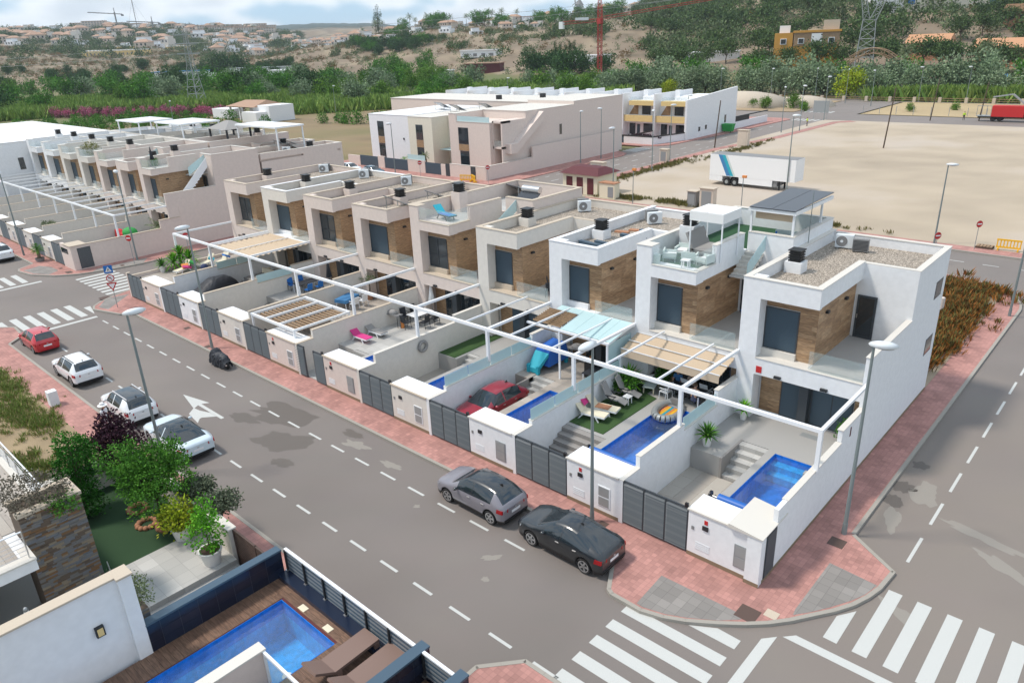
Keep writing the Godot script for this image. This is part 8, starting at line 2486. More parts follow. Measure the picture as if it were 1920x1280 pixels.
	for q in [[-98.6,-93.6],[-91.9,-85.9],[-81.7,-78.0]]: part("gate",bx(q[0]+0.05,0.05,56.05,q[1] - 0.05,1.75,56.15),M.shutter_blue,pw)
	for q in [[-76.9,-76.0],[-71.4,-70.4]]: part("door",bx(q[0],0.0,55.96,q[1],1.85,55.999),M.anthracite,pw)
	part("glass_fence",bx(-85.9,1.95,56.1,-81.7,2.7,56.12),M.frosted_glass,pw)
	plant_at("round green bush behind the lemon house's glass fence",W(-89.2,0.4,58.3),41,1.6,1.5,BRIGHT)
	var p := palm_of("garden_palm",63,2.4,20,0.9,OLIVE)
	p.position = W(-83.2,0,57.5)
	p.set_meta("label","small palm in front of the lemon house's porch")
func make_block_four() -> void:
	var d := 108.0
	var k := 0
	var words := ["nearest the white gable wall","second from the white gable wall","third from the gable","fourth from the gable","fifth from the gable","sixth from the gable","seventh from the gable","eighth from the gable","last one"]
	var proto: Node3D
	for i in 9:
		if i == 0:
			proto = thing("terraced_house","","house",W(-65,0,d))
			var x1 := -65.0
			var x0 := -72.4
			part("wall",bx(x0,0,d+1.6,x1,6.7,d+14).box(x0,0,d - 0.4,x0+0.35,8.3,d+14).box(x0+0.35,2.7,d+0.2,x1,3.0,d+1.6).box(x0+1.5,6.7,d+5,x1,7.4,d+14),M.white_render,proto)
			part("roof_band",bx(x0+1.6,6.1,d - 0.2,x1 - 0.05,6.95,d+1.6),M.yellow_trim,proto)
			part("balcony_band",bx(x0+0.4,3.0,d - 0.1,x1 - 0.4,4.2,d+0.1),M.yellow_trim,proto)
			window_in(proto,x0+3.6,4.2,x0+5.6,5.9,d+1.6,false)
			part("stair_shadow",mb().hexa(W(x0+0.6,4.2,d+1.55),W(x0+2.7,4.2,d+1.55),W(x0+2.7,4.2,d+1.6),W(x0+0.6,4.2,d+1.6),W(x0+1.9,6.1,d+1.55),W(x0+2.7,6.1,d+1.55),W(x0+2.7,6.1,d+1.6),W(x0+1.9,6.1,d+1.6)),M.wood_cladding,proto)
			window_in(proto,x0+0.7,0.3,x0+2.1,2.5,d+1.6,false)
			window_in(proto,x0+4.0,0.8,x0+6.2,2.5,d+1.6,false)
			part("door",bx(x0+2.5,0.2,d+1.56,x0+3.2,2.3,d+1.6),M.shutter_blue,proto)
			part("railing_glass",bx(x0+1.7,6.95,d - 0.1,x1 - 0.1,7.7,d - 0.08),M.rail_glass,proto)
			part("chimney",bx(x0+1.0,7.4,d+6,x0+2.0,8.6,d+7),M.white_render,proto)
			part("yard_wall",bx(x0 - 0.1,0,d - 8.0,x0+0.1,1.3,d - 0.4),M.white_render,proto)
			part("yard_wall_cap",bx(x0 - 0.16,1.3,d - 8.0,x0+0.16,1.5,d - 0.4),M.dark_metal,proto)
			tag(proto,"white terraced house with yellow balcony bands, "+words[0],"house","white terraced houses with yellow bands")
		else:
			copy(proto,W(-65 - 7.4*i,0,d),0,"white terraced house with yellow balcony bands, "+words[i])
	var g := thing("gable_building","tall white gable building closing the yellow-banded terrace, sloping roofline","building",W(-65,0,115))
	part("wall",mb().hexa(W(-65.2,0,107.3),W(-64.8,0,107.3),W(-64.8,0,127.5),W(-65.2,0,127.5),W(-65.2,7.3,107.3),W(-64.8,7.3,107.3),W(-64.8,8.5,127.5),W(-65.2,8.5,127.5)),M.white_render,g)
	for q in [[112.0,1.2,0.8],[114.6,1.3,0.8],[122.5,1.8,1.5]]: part("window",bx(-64.8,q[1],q[0],-64.76,q[1]+q[2],q[0]+0.7),M.dark_glass,g)
	part("low_wall",bx(-65.0,0,127.6,-64.8,1.4,143.0),M.white_render,g)
	part("rail",bx(-65.05,2.3,127.6,-64.75,2.5,143.0),M.dark_metal,g)
	part("rail_slats",bx(-64.95,1.4,127.6,-64.85,2.3,134.0),M.dark_metal,g,true)
	var f := thing("perimeter_wall","low white wall with black coping in front of the yellow-banded terrace","wall",W(-90,0,99.6))
	part("wall",bx(-131,0,99.4,-78.0,1.3,99.65).box(-73.6,0,99.4,-67.2,1.3,99.65).hexa(W(-67.4,0,99.65),W(-67.2,0,99.4),W(-64.9,0,108),W(-65.1,0,108),W(-67.4,1.3,99.65),W(-67.2,1.3,99.4),W(-64.9,1.3,108),W(-65.1,1.3,108)),M.white_render,f)
	part("coping",bx(-131,1.3,99.36,-73.6,1.5,99.69).box(-73.6,1.3,99.36,-67.1,1.5,99.69).bar(W(-67.2,1.4,99.6),W(-65.0,1.4,108),0.3,0.2),M.dark_metal,f)
	part("gate",bx(-78.0,0.05,99.45,-73.6,1.28,99.55),M.shutter_blue,f)
	scatter_tufts("hedge_plants",[[-70.5,101.0,2.4,0.4,60]],0.9,PURPLE,0.7,95)
func make_prop_houses() -> void:
	var f := thing("farmhouse","farm shed with tan tiled roof, open porch and white annex in the orchard","house",W(-204,0,96))
	part("wall",bx(-199,0,93,-190,4.4,101).box(-210,0,98,-199,3.6,101),M.white_render,f)
	part("roof",mb().hexa(W(-212,3.9,91.5),W(-196,3.9,91.5),W(-196,4.1,102),W(-212,4.1,102),W(-209,5.4,96.6),W(-197,5.6,96.6),W(-197,5.6,97),W(-209,5.4,97)),M.roof_tile,f)
	for x in [-211,-205.5]: part("post",bx(x,0,92,x+0.5,3.9,92.5),M.white_render,f)
	part("annex",bx(-199.5,0,89.5,-191.5,2.8,93),M.plain_white,f)
	var f2 := thing("farmhouse","white shed block left of the tan-roofed farm shed","shed",W(-219,0,95))
	part("wall",bx(-224,0,93,-214,2.8,98),M.white_render,f2)
	var f3 := thing("farmhouse","small white house with brown roof among reeds at the far left","house",W(-380,0,80))
	part("wall",bx(-386,-0.3,74,-376,4.2,82),M.white_render,f3)
	part("roof",mb().hexa(W(-387,4.0,73),W(-375,4.0,73),W(-375,4.0,83),W(-387,4.0,83),W(-387,6.8,77.9),W(-375,6.8,77.9),W(-375,6.8,78.1),W(-387,6.8,78.1)),M.roof_tile,f3)
	part("solar_roof",bx(-400,3.6,78,-388,3.9,84),M.solar_blue,f3)
	var hw := thing("hedge","dark purple leafless hedge row along the oleander bushes","hedge",W(-258,0,80))
	var hm := mb()
	var hr := RandomNumberGenerator.new()
	hr.seed = 77
	var lob := []
	for i in 26: lob.append([W(lerpf(-300,-226,i / 25.0),0.9,lerpf(74,104,i / 25.0)),Vector3(2.4,1.1,1.2)])
	crown(hm,hr,lob,5200,0.5,[Color(0.09,0.04,0.045),Color(0.12,0.055,0.055)],0.5)
	part("foliage",hm,M.leaf,hw)
	for q in [["blue-roofed warehouse behind the left valley trees",-573,246,42,8,7,"market_blue",1.2],["pale blue long shed beside the blue-roofed warehouse",-545,268,36,8,6,"plain_aqua",1.2],["grey-white long warehouse in the middle of the valley",-520,284,50,10,9,"galvanised",1.0],["white vaulted greenhouse among the valley trees",-440,250,14,9,8,"plain_white",1.0],["red-walled low house below the brown slope",-292,286,20,9,6,"plain_maroon",1.05],["low white sheds left of the red-walled house",-318,275,16,8,4,"plain_white",0.9],["low white sheds at the brown slope's foot, left of the crane",-244,314,26,7,5,"plain_white",1.0],["two-level white shed on the brown slope above the red house",-356,349,26,8,5,"plain_white",1.0],["white long shed right of the crane on the slope foot",-175,322,26,7,5,"plain_white",1.0]]:
		var o := thing("far_building",q[0],"building",W(q[1],height(q[1],q[2]) - 0.5,q[2]))
		var B := Basis(Vector3.UP,q[7] - 1.57+1.0)
		var y := height(q[1],q[2])
		part("wall",mb().obox(W(q[1],y+q[5]*0.4,q[2]),Vector3(q[3],q[5]*0.85,q[4]),B),M.plain_white if q[6] != "plain_maroon" else M.plain_maroon,o)
		part("roof",mb().obox(W(q[1],y+q[5]*0.86,q[2]),Vector3(q[3]+1,0.5,q[4]+1),B),M[q[6]] if q[6] != "plain_maroon" else M.roof_tile,o)
		for i in 4: part("opening",mb().obox(W(q[1],y+q[5]*0.3,q[2])+B*Vector3((i - 1.5)*q[3]*0.22,0,q[4] / 2+0.05),Vector3(q[3]*0.1,q[5]*0.35,0.1),B),M.plain_grey,o)
	var yh := thing("yellow_house","ochre yellow house with white upper windows behind the riverside trees","house",W(-123,0,297))
	var y0 := height(-123,297)
	var B2 := Basis(Vector3.UP,0.35)
	for q in [["wall",-5.5,6.5,0,7,13,9,"plain_ochre"],["upper_wall",7,10.5,0,17,5,9,"wood_cladding"],["roof_band",7,13.3,0,18,0.8,10,"plain_ochre"],["white_bay",7,10.4,4.7,4,4.2,0.4,"plain_white"],["roof_room",12,15.3,0,6,4,5,"coping_stone"],["water_tank",-5.5,14.3,0,4,3,3,"plain_white"],["lower_wall",7,4,0,17,8,8.6,"plain_ochre"]]:
		part(q[0],mb().obox(W(-123,y0,297)+B2*Vector3(q[1],q[2],q[3]),Vector3(q[4],q[5],q[6]),B2),M[q[7]],yh)
	for x in [1.2,12.5,-5.5]:
		var wn := part("window",mb().obox(W(-123,y0,297)+B2*Vector3(x,9.8,4.62),Vector3(2.4,2.2,0.3),B2),M.plain_white,yh)
		part("pane",mb().obox(W(-123,y0,297)+B2*Vector3(x,9.8,4.8),Vector3(1.9,1.7,0.1),B2),M.dark_glass,wn)
	var bh := thing("sports_hall","large beige hall with blue doors on the slope at the top right","building",W(-112,0,472))
	var y1 := height(-112,472)
	var B3 := Basis(Vector3.UP,0.64)
	part("wall",mb().obox(W(-112,y1+5,474),Vector3(58,18,24),B3),M.lemon_render,bh)
	part("roof",mb().obox(W(-112,y1+14.2,474),Vector3(60,0.8,26),B3),M.galvanised,bh)
	part("annex",mb().obox(W(-112,y1+2,474)+B3*Vector3(-37,1,4),Vector3(16,14,14),B3),M.white_render,bh)
	for q in [[-35,3,11.2,6,6],[-41,3,11.2,3,8],[-26,-1,12.2,4,5],[17,-1.5,12.2,5,6]]:
		part("door",mb().obox(W(-112,y1+5,474)+B3*Vector3(q[0],q[1],q[2]),Vector3(q[3],q[4],0.3),B3),M.plain_sign_blue if q[0] > -30 else M.room_glass,bh)
	for q in [[-80,317,"orange-tiled villa behind the umbrella pines, left of the palms"],[-53,303,"orange-tiled villa by the tall palm at the right edge"],[-66,410,"brown brick house at the top right, below the hall"]]:
		var o := thing("villa",q[2],"house",W(q[0],0,q[1]))
		var y := height(q[0],q[1])
		part("wall",bx(q[0] - 7,y - 2,q[1],q[0]+7,y+6.5,q[1]+9),M.terracotta if q[1] < 400 else M.stone_rust,o)
		part("roof",mb().hexa(W(q[0] - 8,y+6.4,q[1] - 1),W(q[0]+8,y+6.4,q[1] - 1),W(q[0]+8,y+6.4,q[1]+10),W(q[0] - 8,y+6.4,q[1]+10),W(q[0] - 8,y+9.6,q[1]+4.4),W(q[0]+8,y+9.6,q[1]+4.4),W(q[0]+8,y+9.6,q[1]+4.6),W(q[0] - 8,y+9.6,q[1]+4.6)),M.orange_tile if q[1] < 400 else M.stone_rust,o)
		for x in [-4,0,4]: part("window",bx(q[0]+x - 0.7,y+2.8,q[1] - 0.06,q[0]+x+0.7,y+5.0,q[1]),M.dark_glass,o)
	var cols := ["plain_white","market_blue","plain_pink","plain_red","plain_yellow","plain_white","canvas_grey","market_blue"]
	for i in 16:
		var x := -98.0+i*3.6
		var d := 256.0+(i % 4)*4.5
		var o := thing("market_stall","%s market awning under the umbrella pines, number %d from the arch" % [cols[i % 8].split("_")[1],i+1],"stall",W(x,0,d),"market awnings beyond the riverside trees")
		var y := height(x,d)
		part("awning",mb().hexa(W(x - 2.2,y+2.5,d - 2),W(x+2.2,y+2.5,d - 2),W(x+2.2,y+2.5,d+2),W(x - 2.2,y+2.5,d+2),W(x - 2.0,y+3.3,d - 0.2),W(x+2.0,y+3.3,d - 0.2),W(x+2.0,y+3.3,d+0.2),W(x - 2.0,y+3.3,d+0.2)),M[cols[i % 8]],o)
		for s in [-2.0,2.0]: part("post",bx(x+s - 0.06,y,d - 1.9,x+s+0.06,y+2.5,d - 1.78),M.galvanised,o)
func lattice(m: MB,a: Vector3,b: Vector3,w0: float,w1: float,bays: int,r: float) -> void:
	var t := (b - a).normalized()
	var s := t.cross(Vector3(0.3,0.1,0.95)).normalized() if absf(t.y) > 0.6 else Vector3.UP
	var u := t.cross(s).normalized()
	var prev := []
	for i in bays+1:
		var f := float(i) / bays
		var w := lerpf(w0,w1,f) / 2
		var p := a.lerp(b,f)
		var ring := [p+s*w+u*w,p - s*w+u*w,p - s*w - u*w,p+s*w - u*w]
		if i > 0:
			for k in 4:
				m.cyl(prev[k],ring[k],r,r,4,false)
				m.cyl(prev[k],ring[(k+1) % 4],r*0.6,r*0.6,3,false)
				m.cyl(ring[k],ring[(k+1) % 4],r*0.6,r*0.6,3,false)
		prev = ring
func make_masts() -> void:
	var cr := thing("tower_crane","red lattice tower crane rising over the valley trees","crane",W(-203,0,270))
	var m := mb()
	lattice(m,W(-203,-0.3,270),W(-203,31,270),1.7,1.7,16,0.16)
	part("mast",m,M.crane_red,cr)
	var jib := mb()
	lattice(jib,W(-201.8,26.5,269),W(-157,33.0,301),1.2,0.7,18,0.09)
	part("jib",jib,M.crane_red,cr)
	var cj := mb()
	lattice(cj,W(-204,25.8,270.5),W(-217,25.2,261),1.2,1.2,6,0.11)
	part("counter_jib",cj,M.crane_red,cr)
	part("cab",mb().obox(W(-202.4,25.4,269.2),Vector3(2.0,2.2,2.0)),M.crane_red,cr)
	part("counterweight",mb().obox(W(-217.5,24.3,260.8),Vector3(2.2,3.0,1.4)),M.white_render,cr)
	part("ballast",mb().obox(W(-210,26.6,266),Vector3(6,1.2,1.2),Basis(Vector3.UP,0.6)),M.white_render,cr)
	var top := mb()
	lattice(top,W(-203,31,270),W(-203.6,37.5,270.4),1.7,0.5,4,0.12)
	part("peak",top,M.crane_red,cr)
	for q in [[-1713,657,36,46,"grey tower crane with long jib on the left skyline"],[-1641,699,20,24,"smaller grey tower crane on the left skyline, farther right"]]:
		var y := height(q[0],q[1])
		var o := thing("tower_crane",q[4],"crane",W(q[0],y,q[1]))
		part("mast",mb().bar(W(q[0],y - 4,q[1]),W(q[0],y+q[2],q[1]),2.2,2.2),M.plain_grey,o)
		part("jib",mb().bar(W(q[0] - 14,y+q[2] - 3,q[1]+20),W(q[0]+34,y+q[2] - 2,q[1] - 64),1.4,1.6),M.plain_grey,o)
		part("counterweight",mb().bar(W(q[0] - 12,y+q[2] - 5,q[1]+18),W(q[0] - 14,y+q[2] - 5,q[1]+22),3.0,3.6),M.plain_grey,o)
		part("peak",mb().bar(W(q[0],y+q[2],q[1]),W(q[0],y+q[2]+8,q[1]),1.2,1.2),M.plain_grey,o)
	var ym := height(-1653,672)
	var an := thing("radio_mast","very tall thin guyed radio mast on the left hill","mast",W(-1653,ym,672))
	part("mast",mb().bar(W(-1653,ym - 4,672),W(-1653,ym+82,672),1.0,1.0),M.plain_grey,an)
	for s in [[-26,20],[22,-30],[10,30]]: part("guy_wire",mb().bar(W(-1653,ym+60,672),W(-1653+s[0],ym - 2,672+s[1]),0.18,0.18),M.plain_grey,an)
	var py := thing("lattice_pylon","grey lattice power pylon standing in the green valley reeds","pylon",W(-279,0,115))
	var pm := mb()
	lattice(pm,W(-279,-0.3,115),W(-279,15,115),5.2,2.0,6,0.13)
	lattice(pm,W(-279,15,115),W(-279,26,115),2.0,0.9,6,0.11)
	part("tower",pm,M.galvanised,py)
	for y in [19.0,22.5,25.5]: part("crossarm",mb().bar(W(-281,y,111.5),W(-277,y,118.5),0.4,0.4),M.galvanised,py)
	var yp := thing("lattice_pylon","tall fork-headed lattice pylon behind the wooden arch","pylon",W(-85,0,263))
	var ypm := mb()
	var yb := height(-85,263)
	lattice(ypm,W(-85,yb,263),W(-85,yb+21,263),6.5,4.0,7,0.16)
	var fa := W(-85,yb+21,263)
	lattice(ypm,fa+Vector3(-1.0,0,0),W(-89.6,yb+38,261.4),2.0,0.9,7,0.14)
	lattice(ypm,fa+Vector3(1.2,0,0),W(-77.5,yb+38,265.4),2.0,0.9,7,0.14)
	lattice(ypm,W(-90.2,yb+36,261.2),W(-76.5,yb+36,265.6),1.3,1.3,8,0.13)
	part("tower",ypm,M.galvanised,yp)
	var wires := [[W(-279,25.5,115),W(-90,yb+37.5,261),-9.0],[W(-279,22.5,112),W(-76.5,yb+37.5,266),-10.0],[W(-281,19,111),W(-640,18,-120),-8.0],[W(-277,22,118),W(-640,21,-110),-8.0],[W(-76.5,yb+36,266),W(120,44,360),-9.0],[W(-90,yb+36,261),W(-420,40,420),-10.0]]
	var k := 0
	for q in wires:
		var wm := mb()
		var p: Vector3 = q[0]
		for i in 24:
			var t := (i+1) / 24.0
			var e: Vector3 = q[0].lerp(q[1],t)+Vector3(0,q[2]*4.0*t*(1 - t)*0.4,0)
			wm.cyl(p,e,0.045,0.045,4,false)
			p = e
		one("power_line",wm,M.galvanised,["upper line between the two lattice pylons","lower line between the two lattice pylons","lower line running left from the valley pylon","upper line running left from the valley pylon","line leaving the fork-headed pylon to the right","line climbing the hill from the fork-headed pylon"][k],"power line",q[0])
		k += 1
	var ab := thing("arch_bridge","brown timber lattice arch standing at the riverside","arch",W(-78,0,247))
	for s in [-1.6,1.6]:
		var am := mb()
		var pr := [Vector3.ZERO,Vector3.ZERO]
		for i in 25:
			var t := i / 24.0
			var c := W(-90+26*t,0,243.5+6.0*t+s)
			var o1 := c+Vector3(0,12.2*pow(sin(PI*t),0.72),0)
			var o2 := c+Vector3(0,12.2*pow(sin(PI*t),0.72) - 1.6,0)
			if i > 0:
				am.cyl(pr[0],o1,0.17,0.17,5,false); am.cyl(pr[1],o2,0.15,0.15,5,false)
				am.cyl(pr[i % 2],o2 if i % 2 == 0 else o1,0.09,0.09,4,false)
			pr = [o1,o2]
		part("arch_rib",am,M.timber,ab)
	var rg := mb()
	for i in 23:
		var t := (i+1) / 24.0
		var c := W(-90+26*t,12.2*pow(sin(PI*t),0.72),243.5+6.0*t)
		rg.cyl(c+Vector3(0,0,-1.6),c+Vector3(0,0,1.6),0.08,0.08,4,false)
	part("cross_ties",rg,M.timber,ab)
	part("deck",mb().bar(W(-92,0.6,243.3),W(-62,0.6,249.7),3.0,0.35),M.timber,ab)
	var rf := thing("river_fence","low riverside wall with stone posts and rails across the far lots","fence",W(-40,0,200))
	for i in 34: part("post",bx(-140+i*6.0,0,197.4,-139.3+i*6.0,1.3,198.1),M.coping_stone,rf)
	for y in [0.5,1.0]: part("rail",bx(-140,y,197.7,62,y+0.12,197.8),M.timber,rf)
	var lf := thing("lot_fence","thin wire fence posts along the far road's sandy lot","fence",W(-10,0,166))
	for i in 30: part("post",bx(-52+i*3.6,0,166.2,-51.9+i*3.6,1.8,166.3),M.galvanised,lf)
	one("billboard",bx(-57.6,1.5,150.4,-54.2,4.0,150.55).box(-57.4,0,150.45,-57.3,1.5,150.52).box(-54.5,0,150.45,-54.4,1.5,150.52),M.galvanised,"grey back of a notice board at the far junction","notice board",W(-56,0,150.5))
	one("soil_heap",mb().sphere(W(-88,-0.5,178),Vector3(15,4.2,8),24,10),M.coping_stone,"heap of orange-brown soil on the lot behind the gable wall","soil heap",W(-88,0,178))
	one("soil_heap",mb().sphere(W(-73,-0.5,182),Vector3(9,3.0,7),20,10),M.coping_stone,"smaller heap of brown soil beside the big one","soil heap",W(-73,0,182))
func make_villa_a() -> Node3D:
	var o := start("hillside_house","house")
	part("wall",bx(-6,-3,-5,6,5.5,5).box(2,5.5,-4,6,8,3),M.cream_render,o)
	part("roof",mb().hexa(W(-6.6,5.5,-5.6),W(2.2,5.5,-5.6),W(2.2,5.5,5.6),W(-6.6,5.5,5.6),W(-3.6,7.3,-0.3),W(-0.6,7.3,-0.3),W(-0.6,7.3,0.3),W(-3.6,7.3,0.3)),M.roof_tile,o)
	for x in [-4,0,4]: part("window",bx(x - 0.7,2.6,-5.06,x+0.7,4.6,-5.0),M.dark_glass,o)
	return o
func make_villa_b() -> Node3D:
	var o := start("hillside_house","house")
	part("wall",bx(-7,-3,-5,7,3.2,5).box(-5,3.2,-3.6,3,6.4,5),M.white_render,o)
	part("roof",bx(-5.4,6.4,-4,3.4,6.7,5.3),M.roof_tile,o)
	for x in [-4,0,4]: part("window",bx(x - 0.8,0.6,-5.06,x+0.8,2.5,-5.0),M.dark_glass,o)
	return o
func make_villa_c() -> Node3D:
	var o := start("hillside_house","house")
	part("wall",bx(-6,-3,-5,6,6.5,5),M.beige_render,o)
	part("roof",mb().hexa(W(-6.6,6.5,-5.6),W(6.6,6.5,-5.6),W(6.6,6.5,5.6),W(-6.6,6.5,5.6),W(-3,8.8,-0.3),W(3,8.8,-0.3),W(3,8.8,0.3),W(-3,8.8,0.3)),M.roof_tile,o)
	for x in [-3.5,0.0,3.5]:
		for y in [0.8,4.0]: part("window",bx(x - 0.7,y,-5.06,x+0.7,y+1.6,-5.0),M.dark_glass,o)
	return o
func make_terrace_row() -> Node3D:
	var o := start("hillside_terrace","house row")
	part("wall",bx(-26,-4,-5,26,7,5),M.yellow_trim,o)
	for i in 9: part("gable",bx(-26+i*5.8,7,-5.1,-22.6+i*5.8,8.6,3),M.plain_white,o)
	for i in 9: part("window",bx(-25.2+i*5.8,1.0,-5.08,-23.2+i*5.8,4.0,-5.0),M.plain_grey,o)
	return o
func make_apartment() -> Node3D:
	var o := start("apartment_block","apartment block")
	part("wall",bx(-22,-6,-7,22,12,7),M.beige_render,o)
	for y in [0.5,4.2,7.9]:
		part("balcony_band",bx(-22.2,y,-7.6,22.2,y+1.0,-7.0),M.cream_render,o)
		for i in 8: part("window",bx(-20+i*5.2,y+1.1,-7.08,-17.6+i*5.2,y+3.2,-7.0),M.plain_grey,o)
	part("roof",bx(-22.6,12,-7.5,22.6,12.6,7.4),M.roof_tile,o)
	return o
func at_polar(az: float,r: float) -> Vector2:
	return EYE+Vector2(sin(deg_to_rad(az)),cos(deg_to_rad(az)))*r
func make_hill_town() -> void:
	var r := RandomNumberGenerator.new()
	r.seed = 404
	var kinds := ["villa_a","villa_b","villa_c"]
	var side := ["tiled-roof","flat white","two-storey beige"]
	var put := func(kind: String,p: Vector2,size: float,label: String,group: String) -> void:
		var turn := atan2(p.x - EYE.x,p.y - EYE.y)*-1.0+r.randfn()*0.5
		place(kind,W(p.x,height(p.x,p.y),p.y),turn,label,group,size)
	for i in 40:
		var t := i / 39.0
		var c := Vector2(-745,560).lerp(Vector2(-470,735),t)+Vector2(r.randfn()*16,r.randfn()*16)
		var k := r.randi() % 3
		put.call(kinds[k],c,1.0+0.35*r.randf(),side[k]+" house on the long ridge beyond the brown slope","houses along the middle ridge")
	for i in 16:
		var c := Vector2(-700,500).lerp(Vector2(-500,600),r.randf())+Vector2(r.randfn()*18,r.randfn()*14)
		var k := r.randi() % 3
		put.call(kinds[k],c,0.95,side[k]+" house on the ridge's near flank","houses on the ridge's near flank")
	for i in 130:
		var az := lerpf(-77,-60,r.randf())
		var rr := lerpf(1250,1960,pow(r.randf(),0.7))
		var k := r.randi() % 3
		put.call(kinds[k],at_polar(az,rr),1.2+0.7*r.randf(),side[k]+" house on the left hill's town slope","houses on the left hill")
	for i in 16:
		put.call("apartment",at_polar(-70.5+0.75*i,1880+r.randf()*60),0.75+0.35*r.randf(),"long apartment block on the left hill's crest","apartment blocks on the left skyline")
	for i in 8:
		put.call("apartment",at_polar(-63.8+0.62*i,1740+20*r.randf()),1.0,"pale apartment terrace below the skyline, left of the dark plateau","apartment terraces under the crest")
	for q in [[-1005,351],[-1011,392],[-1180,460],[-1150,520]]:
		put.call("terrace_row",Vector2(q[0],q[1]),0.8,"yellow terrace of houses with white gables at the left hill's foot","yellow terraces at the hill's foot")
	for i in 90:
		var c := at_polar(lerpf(-63.5,-52.5,r.randf()),lerpf(1080,1700,r.randf()))
		var k := r.randi() % 3
		put.call(kinds[k],c,1.1+0.5*r.randf(),side[k]+" house in the town before the dark plateau","town houses before the dark plateau")
	put.call("villa_b",Vector2(-868,556),1.7,"large white villa on the brown rise, left of the tall conifer","")
	put.call("villa_b",Vector2(-438,714),1.8,"long white building high on the ridge, right of the windmill","")
	var wm := thing("windmill","white windmill with dark conical cap on the ridge","windmill",W(-526,height(-526,678),678))
	var y := height(-526,678)
	part("tower",mb().lathe(W(-526,y - 3,678),[[5.0,0],[4.2,14]],16),M.white_render,wm)
	part("cap",mb().lathe(W(-526,y+11,678),[[4.8,0],[0.0,7]],16),M.plain_grey,wm)
	for i in 6:
		var a := TAU*i / 6+0.2
		var c := W(-527.5,y+13,672.5)
		part("sail",mb().bar(c,c+Vector3(cos(a)*9.0,sin(a)*9.0,-cos(a)*-6.0),0.5,0.4),M.plain_grey,wm)
var tree_kinds := {}
func tree_kind(key: String) -> Array:
	if tree_kinds.has(key): return tree_kinds[key]
	var o := []
	var spec: Dictionary = {
		"willow": [9.5,9.0,0.14,WILLOW,1900,0.62,"willow"],"green": [9.0,9.0,0.22,GREEN,1700,0.6,"round"],"bright": [8.0,7.0,0.15,[Color(0.09,0.19,0.025),Color(0.13,0.24,0.035),Color(0.06,0.14,0.02)],1500,0.58,"willow"],
		"lime": [8.0,5.6,0.15,LIME,1500,0.5,"willow"],"pine": [8.0,9.0,0.35,PINE,1600,0.6,"umbrella"],"olive": [5.5,6.0,0.2,OLIVE,1000,0.5,"round"],"cypress": [11.0,2.6,0.04,PINE,1300,0.4,"column"],"citrus": [2.8,3.0,0.15,GREEN,600,0.3,"round"],"oleander": [3.0,3.2,0.08,[Color(0.06,0.12,0.03),Color(0.50,0.10,0.22),Color(0.45,0.16,0.26)],700,0.3,"willow"],"dark": [9.5,11.0,0.22,[Color(0.045,0.10,0.03),Color(0.06,0.125,0.04),Color(0.035,0.08,0.025)],2300,0.75,"round"],
	}
	var q: Array = spec[key]
	for i in 3: o.append([null,hash(key) % 1000+i*17,q])
	tree_kinds[key] = o
	return o
func grow(key: String,p: Vector2,size: float,label: String,group: String,r: RandomNumberGenerator) -> void:
	var v: Array = tree_kind(key)[r.randi() % 3]
	var at := W(p.x,height(p.x,p.y) - 0.15,p.y)
	var turn := r.randf()*TAU
	if v[0] == null:
		var q: Array = v[2]
		var o := tree_of(key+"_tree" if key not in ["oleander","citrus"] else key+"_bush",v[1],q[0],q[1],q[2],q[3],q[4],q[5],q[6])
		v[0] = o
		o.transform = Transform3D(Basis(Vector3.UP,turn).scaled(Vector3.ONE*size),at)
		tag(o,label,"tree",group)
	else:
		copy(v[0],at,turn,label,group,size)
